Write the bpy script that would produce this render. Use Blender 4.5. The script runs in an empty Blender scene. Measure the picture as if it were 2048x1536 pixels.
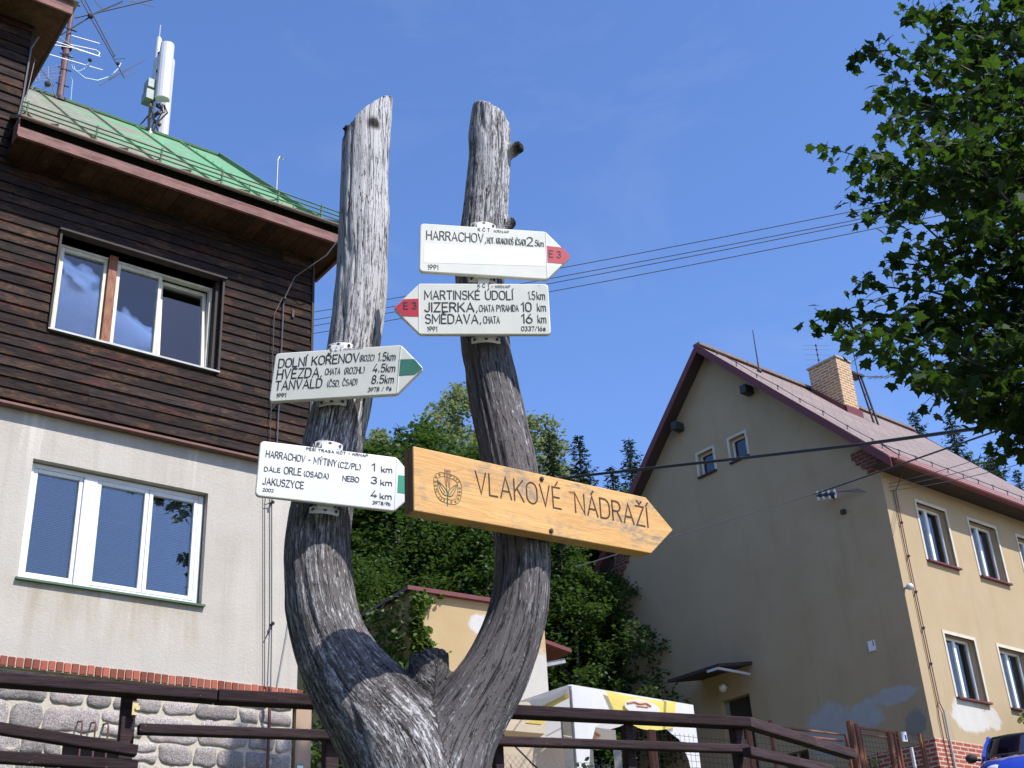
import bpy, bmesh, math, random
import numpy as np
from mathutils import Vector, Matrix, noise

R = math.radians
random.seed(7)
rng = np.random.default_rng(11)
SC = bpy.context.scene
COL = SC.collection

# ------------------------------------------------------------------ camera
FPX = 2537.0
_p, _r = R(27.447), R(-3.4145)
_up = np.array([0, -math.sin(_p), math.cos(_p)])
FWD = np.array([0, math.cos(_p), math.sin(_p)])
RGT = math.cos(_r) * np.array([1., 0, 0]) + math.sin(_r) * _up
UPV = -math.sin(_r) * np.array([1., 0, 0]) + math.cos(_r) * _up
EYE = np.array([0, 0, 1.6])
cd = bpy.data.cameras.new('camera')
cd.sensor_width = 36.0
cd.lens = FPX / 2048 * 36
cd.clip_start = 0.05
cd.clip_end = 3000
cam = bpy.data.objects.new('camera', cd)
COL.objects.link(cam)
M = Matrix([[RGT[i], UPV[i], -FWD[i], EYE[i]] for i in range(3)] + [[0, 0, 0, 1]])
cam.matrix_world = M
SC.camera = cam

# ------------------------------------------------------------------ light
SUN_AZ, SUN_EL = R(126), R(51)          # clockwise from the view direction (+Y)
w = bpy.data.worlds.new('World')
SC.world = w
w.use_nodes = True
nt = w.node_tree
bg = nt.nodes['Background']
sky = nt.nodes.new('ShaderNodeTexSky')
sky.sky_type = 'NISHITA'
sky.sun_disc = False
sky.sun_elevation = SUN_EL
sky.sun_rotation = SUN_AZ
sky.altitude = 700
sky.air_density = 1.0
sky.dust_density = 0.55
sky.ozone_density = 2.6
hs = nt.nodes.new('ShaderNodeHueSaturation')
hs.inputs['Saturation'].default_value = 1.12
hs.inputs['Value'].default_value = 1.0
nt.links.new(sky.outputs[0], hs.inputs['Color'])
tn = nt.nodes.new('ShaderNodeMix'); tn.data_type = 'RGBA'; tn.blend_type = 'MULTIPLY'
tn.inputs[0].default_value = 1.0; tn.inputs[7].default_value = (1.04, 1.0, 1.16, 1)
nt.links.new(hs.outputs[0], tn.inputs[6]); 
# faint high cirrus veil
tcw = nt.nodes.new('ShaderNodeTexCoord'); mpw = nt.nodes.new('ShaderNodeMapping'); mpw.inputs['Scale'].default_value = (2.2, 1.6, 6.0); mpw.inputs['Rotation'].default_value = (0, .25, .6)
nzw = nt.nodes.new('ShaderNodeTexNoise'); nzw.inputs['Scale'].default_value = 1.6; nzw.inputs['Detail'].default_value = 7; nzw.inputs['Roughness'].default_value = .58; nzw.inputs['Distortion'].default_value = .5
mrw = nt.nodes.new('ShaderNodeMapRange'); mrw.inputs['From Min'].default_value = .50; mrw.inputs['From Max'].default_value = .85; mrw.inputs['To Max'].default_value = .22
vl = nt.nodes.new('ShaderNodeMix'); vl.data_type = 'RGBA'; vl.inputs[7].default_value = (2.6, 3.1, 3.9, 1)
nt.links.new(tcw.outputs['Generated'], mpw.inputs[0]); nt.links.new(mpw.outputs[0], nzw.inputs[0]); nt.links.new(nzw.outputs[0], mrw.inputs[0])
nt.links.new(mrw.outputs[0], vl.inputs[0]); nt.links.new(tn.outputs[2], vl.inputs[6]); nt.links.new(vl.outputs[2], bg.inputs[0])
bg.inputs[1].default_value = 0.15
sl = bpy.data.lights.new('sun', 'SUN')
sl.energy = 3.9
sl.angle = R(0.53)
sl.color = (1.0, 0.965, 0.905)
so = bpy.data.objects.new('sun', sl)
COL.objects.link(so)
sd = Vector((math.sin(SUN_AZ) * math.cos(SUN_EL), math.cos(SUN_AZ) * math.cos(SUN_EL), math.sin(SUN_EL)))
so.rotation_euler = sd.to_track_quat('Z', 'Y').to_euler()
so.location = (10, -8, 20)
vs = SC.view_settings
vs.view_transform = 'Standard'
vs.look = 'None'
vs.exposure = 0.62
vs.gamma = 1.0
SC.cycles.max_bounces = 6
SC.cycles.transparent_max_bounces = 12

# ------------------------------------------------------------------ helpers
def ray(x, y):
    return RGT * (x - 1024) / FPX - UPV * (y - 768) / FPX + FWD
def at_y(x, y, Y):
    d = ray(x, y); return EYE + d * (Y / d[1])
def at_z(x, y, z):
    d = ray(x, y); return EYE + d * ((z - 1.6) / d[2])
def on_plane(x, y, p0, n):
    d = ray(x, y); return EYE + d * (((np.asarray(p0) - EYE) @ n) / (d @ n))
def depth_of(p):
    return (np.asarray(p) - EYE) @ FWD

TERR = [(-60, -8), (-5, -.5), (0, 0), (3.2, .95), (4.1, 1.3), (4.7, 1.9), (7, 2.0), (11, 2.6), (15, 3.0), (18, 3.6),
        (22, 4.3), (24, 5.35), (30, 6), (36, 8), (60, 20), (85, 27), (130, 31), (400, 36), (1500, 40)]
def gz(x, y):
    for (a, za), (b, zb) in zip(TERR, TERR[1:]):
        if y <= b:
            return za + (zb - za) * (y - a) / (b - a)
    return TERR[-1][1]

def tag(o, label=None, cat=None, group=None, kind=None):
    if label: o['label'] = label
    if cat: o['category'] = cat
    if group: o['group'] = group
    if kind: o['kind'] = kind
    return o
WM = {}
def thing(name, label, cat, loc=(0, 0, 0), rotz=0.0, group=None):
    o = bpy.data.objects.new(name, None)
    o.empty_display_size = 0.2
    COL.objects.link(o)
    o.location = loc; o.rotation_euler = (0, 0, rotz)
    WM[o.name] = Matrix.Translation(Vector(loc)) @ Matrix.Rotation(rotz, 4, 'Z')
    return tag(o, label, cat, group)

class MB:
    """collects geometry in world coordinates (after frame M) and links it as one mesh object"""
    def __init__(s, M=None):
        s.v = []; s.f = []; s.t = []; s.M = M; s.tint = 1.0
    def add(s, vs, fs):
        b = len(s.v)
        if s.M is not None:
            vs = [s.M @ Vector(v) for v in vs]
        s.v.extend([tuple(v) for v in vs])
        s.f.extend([tuple(i + b for i in f) for f in fs])
        s.t.extend([s.tint] * len(fs))
    def box(s, lo, hi):
        x0, y0, z0 = lo; x1, y1, z1 = hi
        s.add([(x0, y0, z0), (x1, y0, z0), (x1, y1, z0), (x0, y1, z0), (x0, y0, z1), (x1, y0, z1), (x1, y1, z1), (x0, y1, z1)],
              [(0, 3, 2, 1), (4, 5, 6, 7), (0, 1, 5, 4), (1, 2, 6, 5), (2, 3, 7, 6), (3, 0, 4, 7)])
    def bar(s, p, q, wd, ht, up=(0, 0, 1)):
        p = Vector(p); q = Vector(q); d = (q - p).normalized(); u = Vector(up)
        sdv = d.cross(u)
        if sdv.length < 1e-4: sdv = d.cross(Vector((1, 0, 0)))
        sdv.normalize(); u = sdv.cross(d)
        a = sdv * wd / 2; b = u * ht / 2
        s.add([p - a - b, p + a - b, p + a + b, p - a + b, q - a - b, q + a - b, q + a + b, q - a + b],
              [(0, 3, 2, 1), (4, 5, 6, 7), (0, 1, 5, 4), (1, 2, 6, 5), (2, 3, 7, 6), (3, 0, 4, 7)])
    def tube(s, pts, r, seg=6, cap=True):
        pts = [Vector(p) for p in pts]; n = len(pts)
        rs = r if hasattr(r, '__len__') else [r] * n
        vs = []; fs = []; prev = None
        for i, p in enumerate(pts):
            d = (pts[min(i + 1, n - 1)] - pts[max(i - 1, 0)])
            if d.length < 1e-7: d = Vector((0, 0, 1))
            d.normalize()
            if prev is None:
                a = d.orthogonal().normalized()
            else:
                a = (prev - d * prev.dot(d))
                a = a.normalized() if a.length > 1e-5 else d.orthogonal().normalized()
            prev = a; b = d.cross(a)
            for k in range(seg):
                t = 2 * math.pi * k / seg
                vs.append(p + (a * math.cos(t) + b * math.sin(t)) * rs[i])
        for i in range(n - 1):
            for k in range(seg):
                k2 = (k + 1) % seg
                fs.append((i * seg + k, i * seg + k2, (i + 1) * seg + k2, (i + 1) * seg + k))
        if cap:
            fs.append(tuple(range(seg - 1, -1, -1))); fs.append(tuple((n - 1) * seg + k for k in range(seg)))
        s.add(vs, fs)
    def sphere(s, c, r, seg=12, rings=8):
        c = Vector(c); rr = r if hasattr(r, '__len__') else (r, r, r)
        vs = []; fs = []
        for i in range(rings + 1):
            th = math.pi * i / rings
            for k in range(seg):
                ph = 2 * math.pi * k / seg
                vs.append(c + Vector((rr[0] * math.sin(th) * math.cos(ph), rr[1] * math.sin(th) * math.sin(ph), rr[2] * math.cos(th))))
        for i in range(rings):
            for k in range(seg):
                k2 = (k + 1) % seg
                fs.append((i * seg + k, (i + 1) * seg + k, (i + 1) * seg + k2, i * seg + k2))
        s.add(vs, fs)
    def prism(s, poly, a, b):
        """poly: list of points; extruded from offset vector a to b"""
        n = len(poly); a = Vector(a); b = Vector(b)
        vs = [Vector(p) + a for p in poly] + [Vector(p) + b for p in poly]
        fs = [tuple(range(n - 1, -1, -1)), tuple(range(n, 2 * n))]
        for i in range(n):
            j = (i + 1) % n
            fs.append((i, j, n + j, n + i))
        s.add(vs, fs)
    def build(s, name, mat, parent=None, smooth=False, bevel=0, loc=None, segs=2):
        me = bpy.data.meshes.new(name)
        inv = None
        if parent is not None: inv = WM[parent.name].inverted()
        elif loc is not None: inv = Matrix.Translation(-Vector(loc))
        vs = [tuple(inv @ Vector(v)) for v in s.v] if inv is not None else s.v
        me.from_pydata(vs, [], s.f)
        at = me.attributes.new('tint', 'FLOAT', 'FACE')
        at.data.foreach_set('value', s.t)
        me.update()
        bm = bmesh.new(); bm.from_mesh(me)
        bmesh.ops.recalc_face_normals(bm, faces=bm.faces)
        bm.to_mesh(me); bm.free()
        me.materials.append(mat)
        if smooth: me.polygons.foreach_set('use_smooth', [True] * len(me.polygons))
        o = bpy.data.objects.new(name, me)
        COL.objects.link(o)
        if parent is not None:
            o.parent = parent; WM[o.name] = WM[parent.name]
        else:
            if loc is not None: o.location = loc
            WM[o.name] = Matrix.Translation(Vector(loc)) if loc is not None else Matrix.Identity(4)
        if bevel:
            md = o.modifiers.new('bevel', 'BEVEL'); md.width = bevel; md.segments = segs; md.limit_method = 'ANGLE'; md.angle_limit = R(35)
        return o

def raw(name, verts, faces, mat, parent=None, loc=None, tint=None, smooth=False):
    """big meshes from numpy arrays, no normal fixing"""
    me = bpy.data.meshes.new(name)
    verts = np.asarray(verts, float)
    if parent is not None:
        inv = np.array(WM[parent.name].inverted()); verts = verts @ inv[:3, :3].T + inv[:3, 3]
    elif loc is not None: verts = verts - np.asarray(loc)
    me.from_pydata(verts.tolist(), [], [tuple(f) for f in faces])
    if tint is not None:
        at = me.attributes.new('tint', 'FLOAT', 'FACE'); at.data.foreach_set('value', np.asarray(tint, np.float32))
    me.materials.append(mat)
    if smooth: me.polygons.foreach_set('use_smooth', [True] * len(me.polygons))
    o = bpy.data.objects.new(name, me); COL.objects.link(o)
    if parent is not None:
        o.parent = parent; WM[o.name] = WM[parent.name]
    else:
        if loc is not None: o.location = loc
        WM[o.name] = Matrix.Translation(Vector(loc)) if loc is not None else Matrix.Identity(4)
    return o

# ------------------------------------------------------------------ materials
class NT:
    def __init__(s, name):
        s.m = bpy.data.materials.new(name); s.m.use_nodes = True
        s.t = s.m.node_tree; s.b = s.t.nodes['Principled BSDF']; s.out = s.t.nodes['Material Output']
    def n(s, typ, ins=None, **kw):
        x = s.t.nodes.new('ShaderNode' + typ)
        for k, v in kw.items(): setattr(x, k, v)
        if ins:
            for k, v in ins.items(): s.set(x.inputs[k], v)
        return x
    def set(s, sock, v):
        if isinstance(v, bpy.types.NodeSocket): s.t.links.new(v, sock)
        elif isinstance(v, (tuple, list)) and len(v) == 3 and sock.type == 'RGBA': sock.default_value = (*v, 1)
        else: sock.default_value = v
    def coord(s, scale=(1, 1, 1), src='Object', rot=(0, 0, 0)):
        tc = s.n('TexCoord')
        mp = s.n('Mapping', {'Vector': tc.outputs[src], 'Scale': scale, 'Rotation': rot})
        return mp.outputs[0]
    def attr(s, name, out='Fac'):
        return s.n('Attribute', attribute_name=name).outputs[out]
    def noise(s, vec, scale, detail=4, rough=.55, dist=0.0):
        return s.n('TexNoise', {'Vector': vec, 'Scale': scale, 'Detail': detail, 'Roughness': rough, 'Distortion': dist}).outputs['Fac']
    def ramp(s, fac, stops):
        x = s.n('ValToRGB', {'Fac': fac}); e = x.color_ramp.elements
        while len(e) < len(stops): e.new(.5)
        for el, (p, c) in zip(e, stops):
            el.position = p; el.color = (*c, 1) if len(c) == 3 else c
        return x.outputs[0]
    def step(s, fac, a, b):
        return s.n('MapRange', {'Value': fac, 'From Min': a, 'From Max': b}).outputs[0]
    def math(s, op, a, b=0.0):
        return s.n('Math', {0: a, 1: b}, operation=op).outputs[0]
    def mix(s, fac, a, b, blend='MIX'):
        x = s.n('Mix', data_type='RGBA', blend_type=blend)
        s.set(x.inputs[0], fac); s.set(x.inputs[6], a); s.set(x.inputs[7], b)
        return x.outputs[2]
    def bump(s, h, dist=.01, strength=1.0, prev=None):
        x = s.n('Bump', {'Height': h, 'Distance': dist, 'Strength': strength})
        if prev is not None: s.set(x.inputs['Normal'], prev)
        s.set(s.b.inputs['Normal'], x.outputs[0]); return x.outputs[0]
    def color(s, c): s.set(s.b.inputs['Base Color'], c)
    def rough(s, v): s.set(s.b.inputs['Roughness'], v)
    def metal(s, v): s.b.inputs['Metallic'].default_value = v
    def spec(s, v): s.b.inputs['Specular IOR Level'].default_value = v

def simple(name, c1, c2=None, scale=6, rough=.7, bump=0.0, bscale=40, metal=0.0, tint=False, spec=.5, sc=(1, 1, 1)):
    k = NT(name); v = k.coord(sc)
    c2 = c2 or tuple(x * .75 for x in c1)
    c = k.mix(k.step(k.noise(v, scale, 6, .65), .3, .7), c1, c2)
    if tint:
        c = k.mix(1.0, c, k.attr('tint', 'Color'), 'MULTIPLY')
    k.color(c); k.rough(rough); k.metal(metal); k.spec(spec)
    if bump: k.bump(k.noise(v, bscale, 5, .6), bump)
    return k.m
def m_trunk():
    k = NT('weathered_wood')
    g = k.n('Attribute', attribute_name='grain').outputs['Vector']
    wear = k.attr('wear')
    def gc(sc): return k.n('Mapping', {'Vector': g, 'Scale': sc}).outputs[0]
    big = k.noise(gc((7, 7, 2.2)), 1.0, 4, .6)
    streak = k.noise(gc((115, 115, 10)), 1.0, 6, .70, .12)
    fine = k.noise(gc((190, 190, 16)), 1.0, 3, .6)
    flake = k.noise(gc((170, 170, 34)), 1.0, 4, .7, .5)
    crack = k.noise(gc((26, 26, 1.5)), 1.0, 3, .5, .25)
    cr = k.math('ABSOLUTE', k.math('SUBTRACT', crack, .5))
    crm = k.step(cr, .016, .0)                       # thin long drying cracks
    pale = k.mix(fine, (.40, .385, .39), (.66, .645, .65))
    mid = k.mix(streak, (.075, .066, .066), (.20, .178, .175))
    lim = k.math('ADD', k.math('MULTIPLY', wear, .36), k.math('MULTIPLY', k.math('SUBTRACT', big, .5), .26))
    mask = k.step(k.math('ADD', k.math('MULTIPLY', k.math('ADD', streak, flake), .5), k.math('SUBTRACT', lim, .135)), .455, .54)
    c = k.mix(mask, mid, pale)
    dk = k.step(k.noise(gc((150, 150, 17)), 1.0, 5, .75, .3), .575, .64)
    c = k.mix(k.math('MULTIPLY', dk, .85), c, (.04, .034, .034))
    c = k.mix(k.math('MULTIPLY', crm, .9), c, (.018, .015, .014))
    c = k.mix(k.attr('knot'), c, (.03, .026, .024))
    k.color(c); k.rough(.82); k.spec(.25)
    b = k.bump(k.math('ADD', k.math('MULTIPLY', streak, 1.0), k.math('MULTIPLY', fine, .5)), .005, .8)
    b = k.bump(k.math('SUBTRACT', k.math('MULTIPLY', mask, .35), k.math('ADD', k.math('MULTIPLY', crm, 1.0), dk)), .006, .9, b)
    return k.m

def m_boards(name, c0, c1, c2, red, sx=1.0):
    """dark weathered horizontal boarding; local x runs along the boards"""
    k = NT(name)
    v = k.coord((1, 1, 1)); t = k.attr('tint', 'Fac')
    sh = k.n('CombineXYZ', {'X': k.math('MULTIPLY', t, 17.0), 'Z': k.math('MULTIPLY', t, 31.0)}).outputs[0]
    v = k.n('VectorMath', {0: v, 1: sh}, operation='ADD').outputs[0]
    def sc(s): return k.n('Mapping', {'Vector': v, 'Scale': s}).outputs[0]
    gr = k.noise(sc((5 * sx, 5 * sx, 70)), 1.0, 6, .7, .4)
    pt = k.noise(sc((2.2, 2.2, 6)), 1.0, 5, .65)
    sp = k.noise(sc((13, 13, 40)), 1.0, 5, .75)
    fl = k.noise(sc((45, 45, 90)), 1.0, 3, .6)
    c = k.mix(k.step(gr, .35, .65), c0, c1)
    c = k.mix(k.math('MULTIPLY', k.math('MULTIPLY', k.step(pt, .48, .68), k.step(sp, .40, .60)), .8), c, c2)
    rd = k.step(k.noise(sc((1.6, 1.6, 9)), 1.0, 4, .6), .58, .68)
    c = k.mix(k.math('MULTIPLY', rd, .55), c, red)
    c = k.mix(k.step(k.math('MULTIPLY', fl, sp), .40, .46), c, (.34, .24, .13))
    c = k.mix(1.0, c, k.n('MapRange', {'Value': t, 'To Min': .72, 'To Max': 1.25}).outputs[0], 'MULTIPLY')
    k.color(c); k.rough(.92); k.spec(.12)
    k.bump(k.math('ADD', gr, k.math('MULTIPLY', sp, .6)), .006, .8)
    return k.m

ZA, ZB = 2.8, 5.45          # ground level at the two houses
def m_plaster_a():
    k = NT('roughcast_plaster'); v = k.coord()
    big = k.noise(k.coord((.7, .7, 1.2)), 1.0, 5, .6)
    grit = k.noise(v, 42, 5, .75); pit = k.noise(v, 26, 4, .65)
    c = k.mix(k.step(big, .3, .7), (.45, .41, .355), (.545, .505, .445))
    st = k.noise(k.coord((5, 5, .35)), 1.0, 4, .6)
    sepz = k.n('SeparateXYZ', {'Vector': v}).outputs[2]
    top = k.step(sepz, 6.9 - ZA, 7.7 - ZA)
    c = k.mix(k.math('MULTIPLY', k.step(st, .55, .70), k.math('ADD', k.math('MULTIPLY', top, .5), .12)), c, (.78, .70, .62))
    c = k.mix(k.math('MULTIPLY', k.step(st, .47, .36), .22), c, (.34, .30, .24))
    # dirt running down below the window sill
    sx = k.n('SeparateXYZ', {'Vector': v}).outputs[0]
    under = k.math('MULTIPLY', k.math('MULTIPLY', k.step(sepz, 5.2 - ZA, 5.9 - ZA), k.step(sepz, 5.92 - ZA, 5.9 - ZA)), k.math('MULTIPLY', k.step(sx, -1.2, -1.0), k.step(sx, .95, .8)))
    c = k.mix(k.math('MULTIPLY', under, k.step(k.noise(k.coord((6, 6, .8)), 1.0, 4, .6), .40, .75)), c, (.36, .29, .19))
    c = k.mix(k.step(pit, .68, .74), c, (.22, .20, .17))
    low = k.step(sepz, 5.5 - ZA, 5.15 - ZA)
    c = k.mix(k.math('MULTIPLY', low, k.step(k.noise(v, 2.5, 4, .6), .35, .6)), c, (.46, .43, .39))
    k.color(c); k.rough(.95); k.spec(.1)
    k.bump(k.math('ADD', grit, k.math('MULTIPLY', pit, .8)), .009, .6)
    return k.m

def m_plaster_b(name='ochre_plaster', base=(.395, .295, .175), alt=(.435, .335, .21), patches=()):
    k = NT(name); v = k.coord()
    big = k.noise(v, .9, 5, .6); grit = k.noise(v, 45, 4, .7)
    c = k.mix(k.step(big, .3, .7), base, alt)
    c = k.mix(k.math('MULTIPLY', k.step(k.noise(k.coord((2.5, 2.5, .3)), 1.0, 4, .6), .55, .75), .35), c, tuple(x * .75 for x in base))
    c = k.mix(k.step(k.noise(v, 30, 2, .5), .72, .78), c, tuple(x * .6 for x in base))
    wob = k.noise(v, 3.2, 6, .65)
    for (ctr, rad, col) in patches:
        d = k.n('VectorMath', {0: k.n('VectorMath', {0: v, 1: ctr}, operation='SUBTRACT').outputs[0], 1: (1 / rad[0], 1 / rad[1], 1 / rad[2])}, operation='MULTIPLY').outputs[0]
        ln = k.n('VectorMath', {0: d}, operation='LENGTH').outputs['Value']
        f = k.step(k.math('ADD', ln, k.math('MULTIPLY', k.math('SUBTRACT', wob, .5), 1.5)), 1.14, .90)
        c = k.mix(k.math('MULTIPLY', f, .92), c, k.mix(k.noise(v, 4, 5, .6), col, tuple(x * 1.3 for x in col)))
    k.color(c); k.rough(.93); k.spec(.12)
    k.bump(grit, .008, .55)
    return k.m

def m_green_roof():
    k = NT('green_painted_tin'); v = k.coord()
    n1 = k.noise(k.coord((1.2, 2.5, 2.5)), 1.0, 6, .7, .4); n2 = k.noise(k.coord((6, 18, 18)), 1.0, 5, .7)
    c = k.mix(k.step(n2, .35, .65), (.115, .29, .13), (.16, .365, .17))
    sx = k.n('SeparateXYZ', {'Vector': v}).outputs[0]
    left = k.n('MapRange', {'Value': sx, 'From Min': -2.0, 'From Max': 1.8, 'To Min': .20, 'To Max': -.07}).outputs[0]
    worn = k.step(k.math('ADD', n1, left), .49, .57)
    c = k.mix(k.math('MULTIPLY', worn, k.step(n2, .25, .5)), c, k.mix(k.step(n2, .35, .65), (.17, .105, .07), (.33, .31, .23)))
    c = k.mix(k.step(k.math('ADD', k.noise(k.coord((3, 9, 9)), 1.0, 5, .7), k.math('MULTIPLY', left, .35)), .64, .70), c, (.40, .44, .33))
    k.color(c); k.rough(.5); k.spec(.35)
    k.bump(n2, .004, .5)
    return k.m

def m_stone():
    k = NT('granite'); v = k.coord()
    t = k.attr('tint', 'Color')
    s1 = k.noise(v, 90, 4, .75); s2 = k.noise(v, 22, 5, .7)
    c = k.ramp(s1, [(.30, (.06, .05, .05)), (.43, (.26, .23, .215)), (.56, (.45, .40, .375)), (.70, (.72, .66, .62))])
    c = k.mix(k.math('MULTIPLY', k.step(k.noise(v, 5, 4, .6), .5, .7), .4), c, (.40, .28, .25))
    c = k.mix(.85, c, t, 'MULTIPLY')
    k.color(c); k.rough(.85); k.spec(.3)
    k.bump(k.math('ADD', s2, k.math('MULTIPLY', s1, .5)), .02, .9)
    return k.m

def m_brick(name='brick', a=(.36, .085, .05), b=(.27, .10, .075)):
    k = NT(name); v = k.coord()
    c = k.mix(k.step(k.noise(v, 18, 5, .7), .3, .7), a, b)
    c = k.mix(1.0, c, k.attr('tint', 'Color'), 'MULTIPLY')
    c = k.mix(k.step(k.noise(v, 60, 3, .6), .66, .74), c, (.08, .05, .045))
    k.color(c); k.rough(.88); k.spec(.2); k.bump(k.noise(v, 80, 4, .7), .004, .7)
    return k.m

def m_brickwall(name, a, b, mortar, sc, rot=(R(90), 0, 0), rowh=.075, bw=.25, ms=.012):
    k = NT(name)
    sp = k.n('SeparateXYZ', {'Vector': k.coord()})
    v = k.n('CombineXYZ', {'X': k.math('ADD', sp.outputs[0], sp.outputs[1]), 'Y': sp.outputs[2]}).outputs[0]
    br = k.n('TexBrick', {'Vector': v, 'Color1': a, 'Color2': b, 'Mortar': mortar, 'Scale': sc, 'Mortar Size': ms, 'Mortar Smooth': .15,
                           'Bias': 0.0, 'Brick Width': bw, 'Row Height': rowh})
    c = k.mix(k.math('MULTIPLY', k.step(k.noise(v, 14, 5, .7), .4, .75), .5), br.outputs[0], tuple(x * .55 for x in a))
    k.color(c); k.rough(.9); k.spec(.15)
    k.bump(k.math('ADD', k.math('MULTIPLY', br.outputs[1], -1.0), k.math('MULTIPLY', k.noise(v, 60, 4, .6), .3)), .008, .8)
    return k.m

def m_pine():
    k = NT('varnished_pine'); v = k.coord()
    def sc(s): return k.n('Mapping', {'Vector': v, 'Scale': s}).outputs[0]
    kn = k.n('TexVoronoi', {'Vector': sc((3.6, 0.0, 9.5)), 'Scale': 1.0}, feature='F1').outputs['Distance']
    warp = k.math('MULTIPLY', k.step(kn, .30, .0), 1.2)
    gx = k.n('CombineXYZ', {'Z': warp}).outputs[0]
    vg = k.n('VectorMath', {0: sc((1.6, 12, 22)), 1: gx}, operation='ADD').outputs[0]
    g1 = k.noise(vg, 1.0, 4, .55, .3); g2 = k.noise(sc((9, 60, 170)), 1.0, 4, .65)
    rings = k.math('FRACT', k.math('MULTIPLY', g1, 9.0))
    c = k.mix(k.step(g1, .35, .68), (.72, .43, .15), (.60, .30, .085))
    c = k.mix(k.math('MULTIPLY', k.step(rings, .55, 1.0), .30), c, (.40, .17, .045))
    c = k.mix(k.math('MULTIPLY', g2, .22), c, (.76, .50, .24))
    gr = k.noise(sc((4.5, 4.5, 11)), 1.0, 5, .7)
    c = k.mix(k.math('MULTIPLY', k.step(gr, .50, .62), k.step(k.noise(sc((30, 30, 60)), 1.0, 4, .7), .36, .60)), c, (.27, .215, .155))
    c = k.mix(k.step(kn, .07, .035), c, (.24, .10, .035))
    k.color(c); k.rough(k.n('MapRange', {'Value': gr, 'To Min': .38, 'To Max': .7}).outputs[0]); k.spec(.35)
    k.bump(k.math('ADD', g2, k.math('MULTIPLY', rings, .25)), .0016, .7)
    return k.m

def m_enamel(name, col, rusty=True):
    k = NT(name); v = k.coord()
    n = k.noise(v, 9, 5, .65)
    c = k.mix(k.step(n, .35, .7), col, tuple(x * .9 for x in col))
    c = k.mix(k.math('MULTIPLY', k.step(k.noise(k.coord((14, 14, 3)), 1.0, 5, .7), .60, .75), .25), c, (.50, .45, .34))
    if rusty:
        c = k.mix(k.step(k.noise(v, 26, 5, .72), .69, .73), c, (.16, .055, .02))
    k.color(c); k.rough(.33); k.spec(.45)
    return k.m

def m_glass(name, refl=1.0, ior=1.75, tint=(.87, .90, .91)):
    k = NT(name)
    tr = k.n('BsdfTransparent', {'Color': tint}); gl = k.n('BsdfGlossy', {'Color': (refl * .95, refl * .98, refl), 'Roughness': .004})
    fr = k.n('Fresnel', {'IOR': ior})
    wv = k.n('Bump', {'Height': k.noise(k.coord(), 1.3, 2, .5), 'Distance': .006, 'Strength': .35})
    k.set(gl.inputs['Normal'], wv.outputs[0])
    mx = k.n('MixShader', {0: k.math('MULTIPLY', fr.outputs[0], 1.2), 1: tr.outputs[0], 2: gl.outputs[0]})
    k.t.links.new(mx.outputs[0], k.out.inputs[0])
    return k.m

def m_leaf(name, d1, d2, tr, share=.38, rough=.5):
    k = NT(name)
    t = k.attr('tint', 'Fac')
    c = k.mix(t, d1, d2)
    k.color(c); k.rough(rough); k.spec(.3)
    tl = k.n('BsdfTranslucent', {'Color': k.mix(t, tr, tuple(x * 1.35 for x in tr))})
    mx = k.n('MixShader', {0: share, 1: k.b.outputs[0], 2: tl.outputs[0]})
    k.t.links.new(mx.outputs[0], k.out.inputs[0])
    return k.m

def m_roof_b():
    k = NT('fibre_cement_tiles'); v = k.coord()
    sp = k.n('SeparateXYZ', {'Vector': v})
    # diamond pattern laid in the roof slope: x runs along the eave, z up the slope
    a = k.math('MULTIPLY', k.math('ADD', sp.outputs[0], k.math('MULTIPLY', sp.outputs[2], 1.4)), 2.6)
    b = k.math('MULTIPLY', k.math('SUBTRACT', sp.outputs[0], k.math('MULTIPLY', sp.outputs[2], 1.4)), 2.6)
    la = k.step(k.math('FRACT', a), .07, .0); lb = k.step(k.math('FRACT', b), .07, .0)
    ln = k.math('MAXIMUM', la, lb)
    cell = k.n('TexWhiteNoise', {'Vector': k.n('CombineXYZ', {'X': k.math('FLOOR', a), 'Y': k.math('FLOOR', b)}).outputs[0]}).outputs['Value']
    n = k.noise(v, 1.1, 6, .7)
    c = k.mix(k.step(n, .3, .7), (.20, .15, .132), (.28, .218, .195))
    c = k.mix(k.math('MULTIPLY', cell, .35), c, (.17, .125, .115))
    c = k.mix(k.math('MULTIPLY', k.step(k.noise(v, 14, 5, .75), .55, .7), .5), c, (.40, .34, .29))
    c = k.mix(k.math('MULTIPLY', ln, .6), c, (.10, .075, .07))
    k.color(c); k.rough(.8); k.spec(.25)
    k.bump(k.math('SUBTRACT', k.noise(v, 40, 4, .6), ln), .008, .6)
    return k.m

def m_ground():
    k = NT('grass_and_earth'); v = k.coord()
    c = k.mix(k.step(k.noise(v, .35, 6, .7), .4, .6), (.045, .075, .02), (.13, .105, .07))
    c = k.mix(k.noise(v, 9, 5, .7), c, (.06, .08, .025))
    k.color(c); k.rough(.95); k.bump(k.noise(v, 20, 5, .7), .05, .8)
    return k.m

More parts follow.
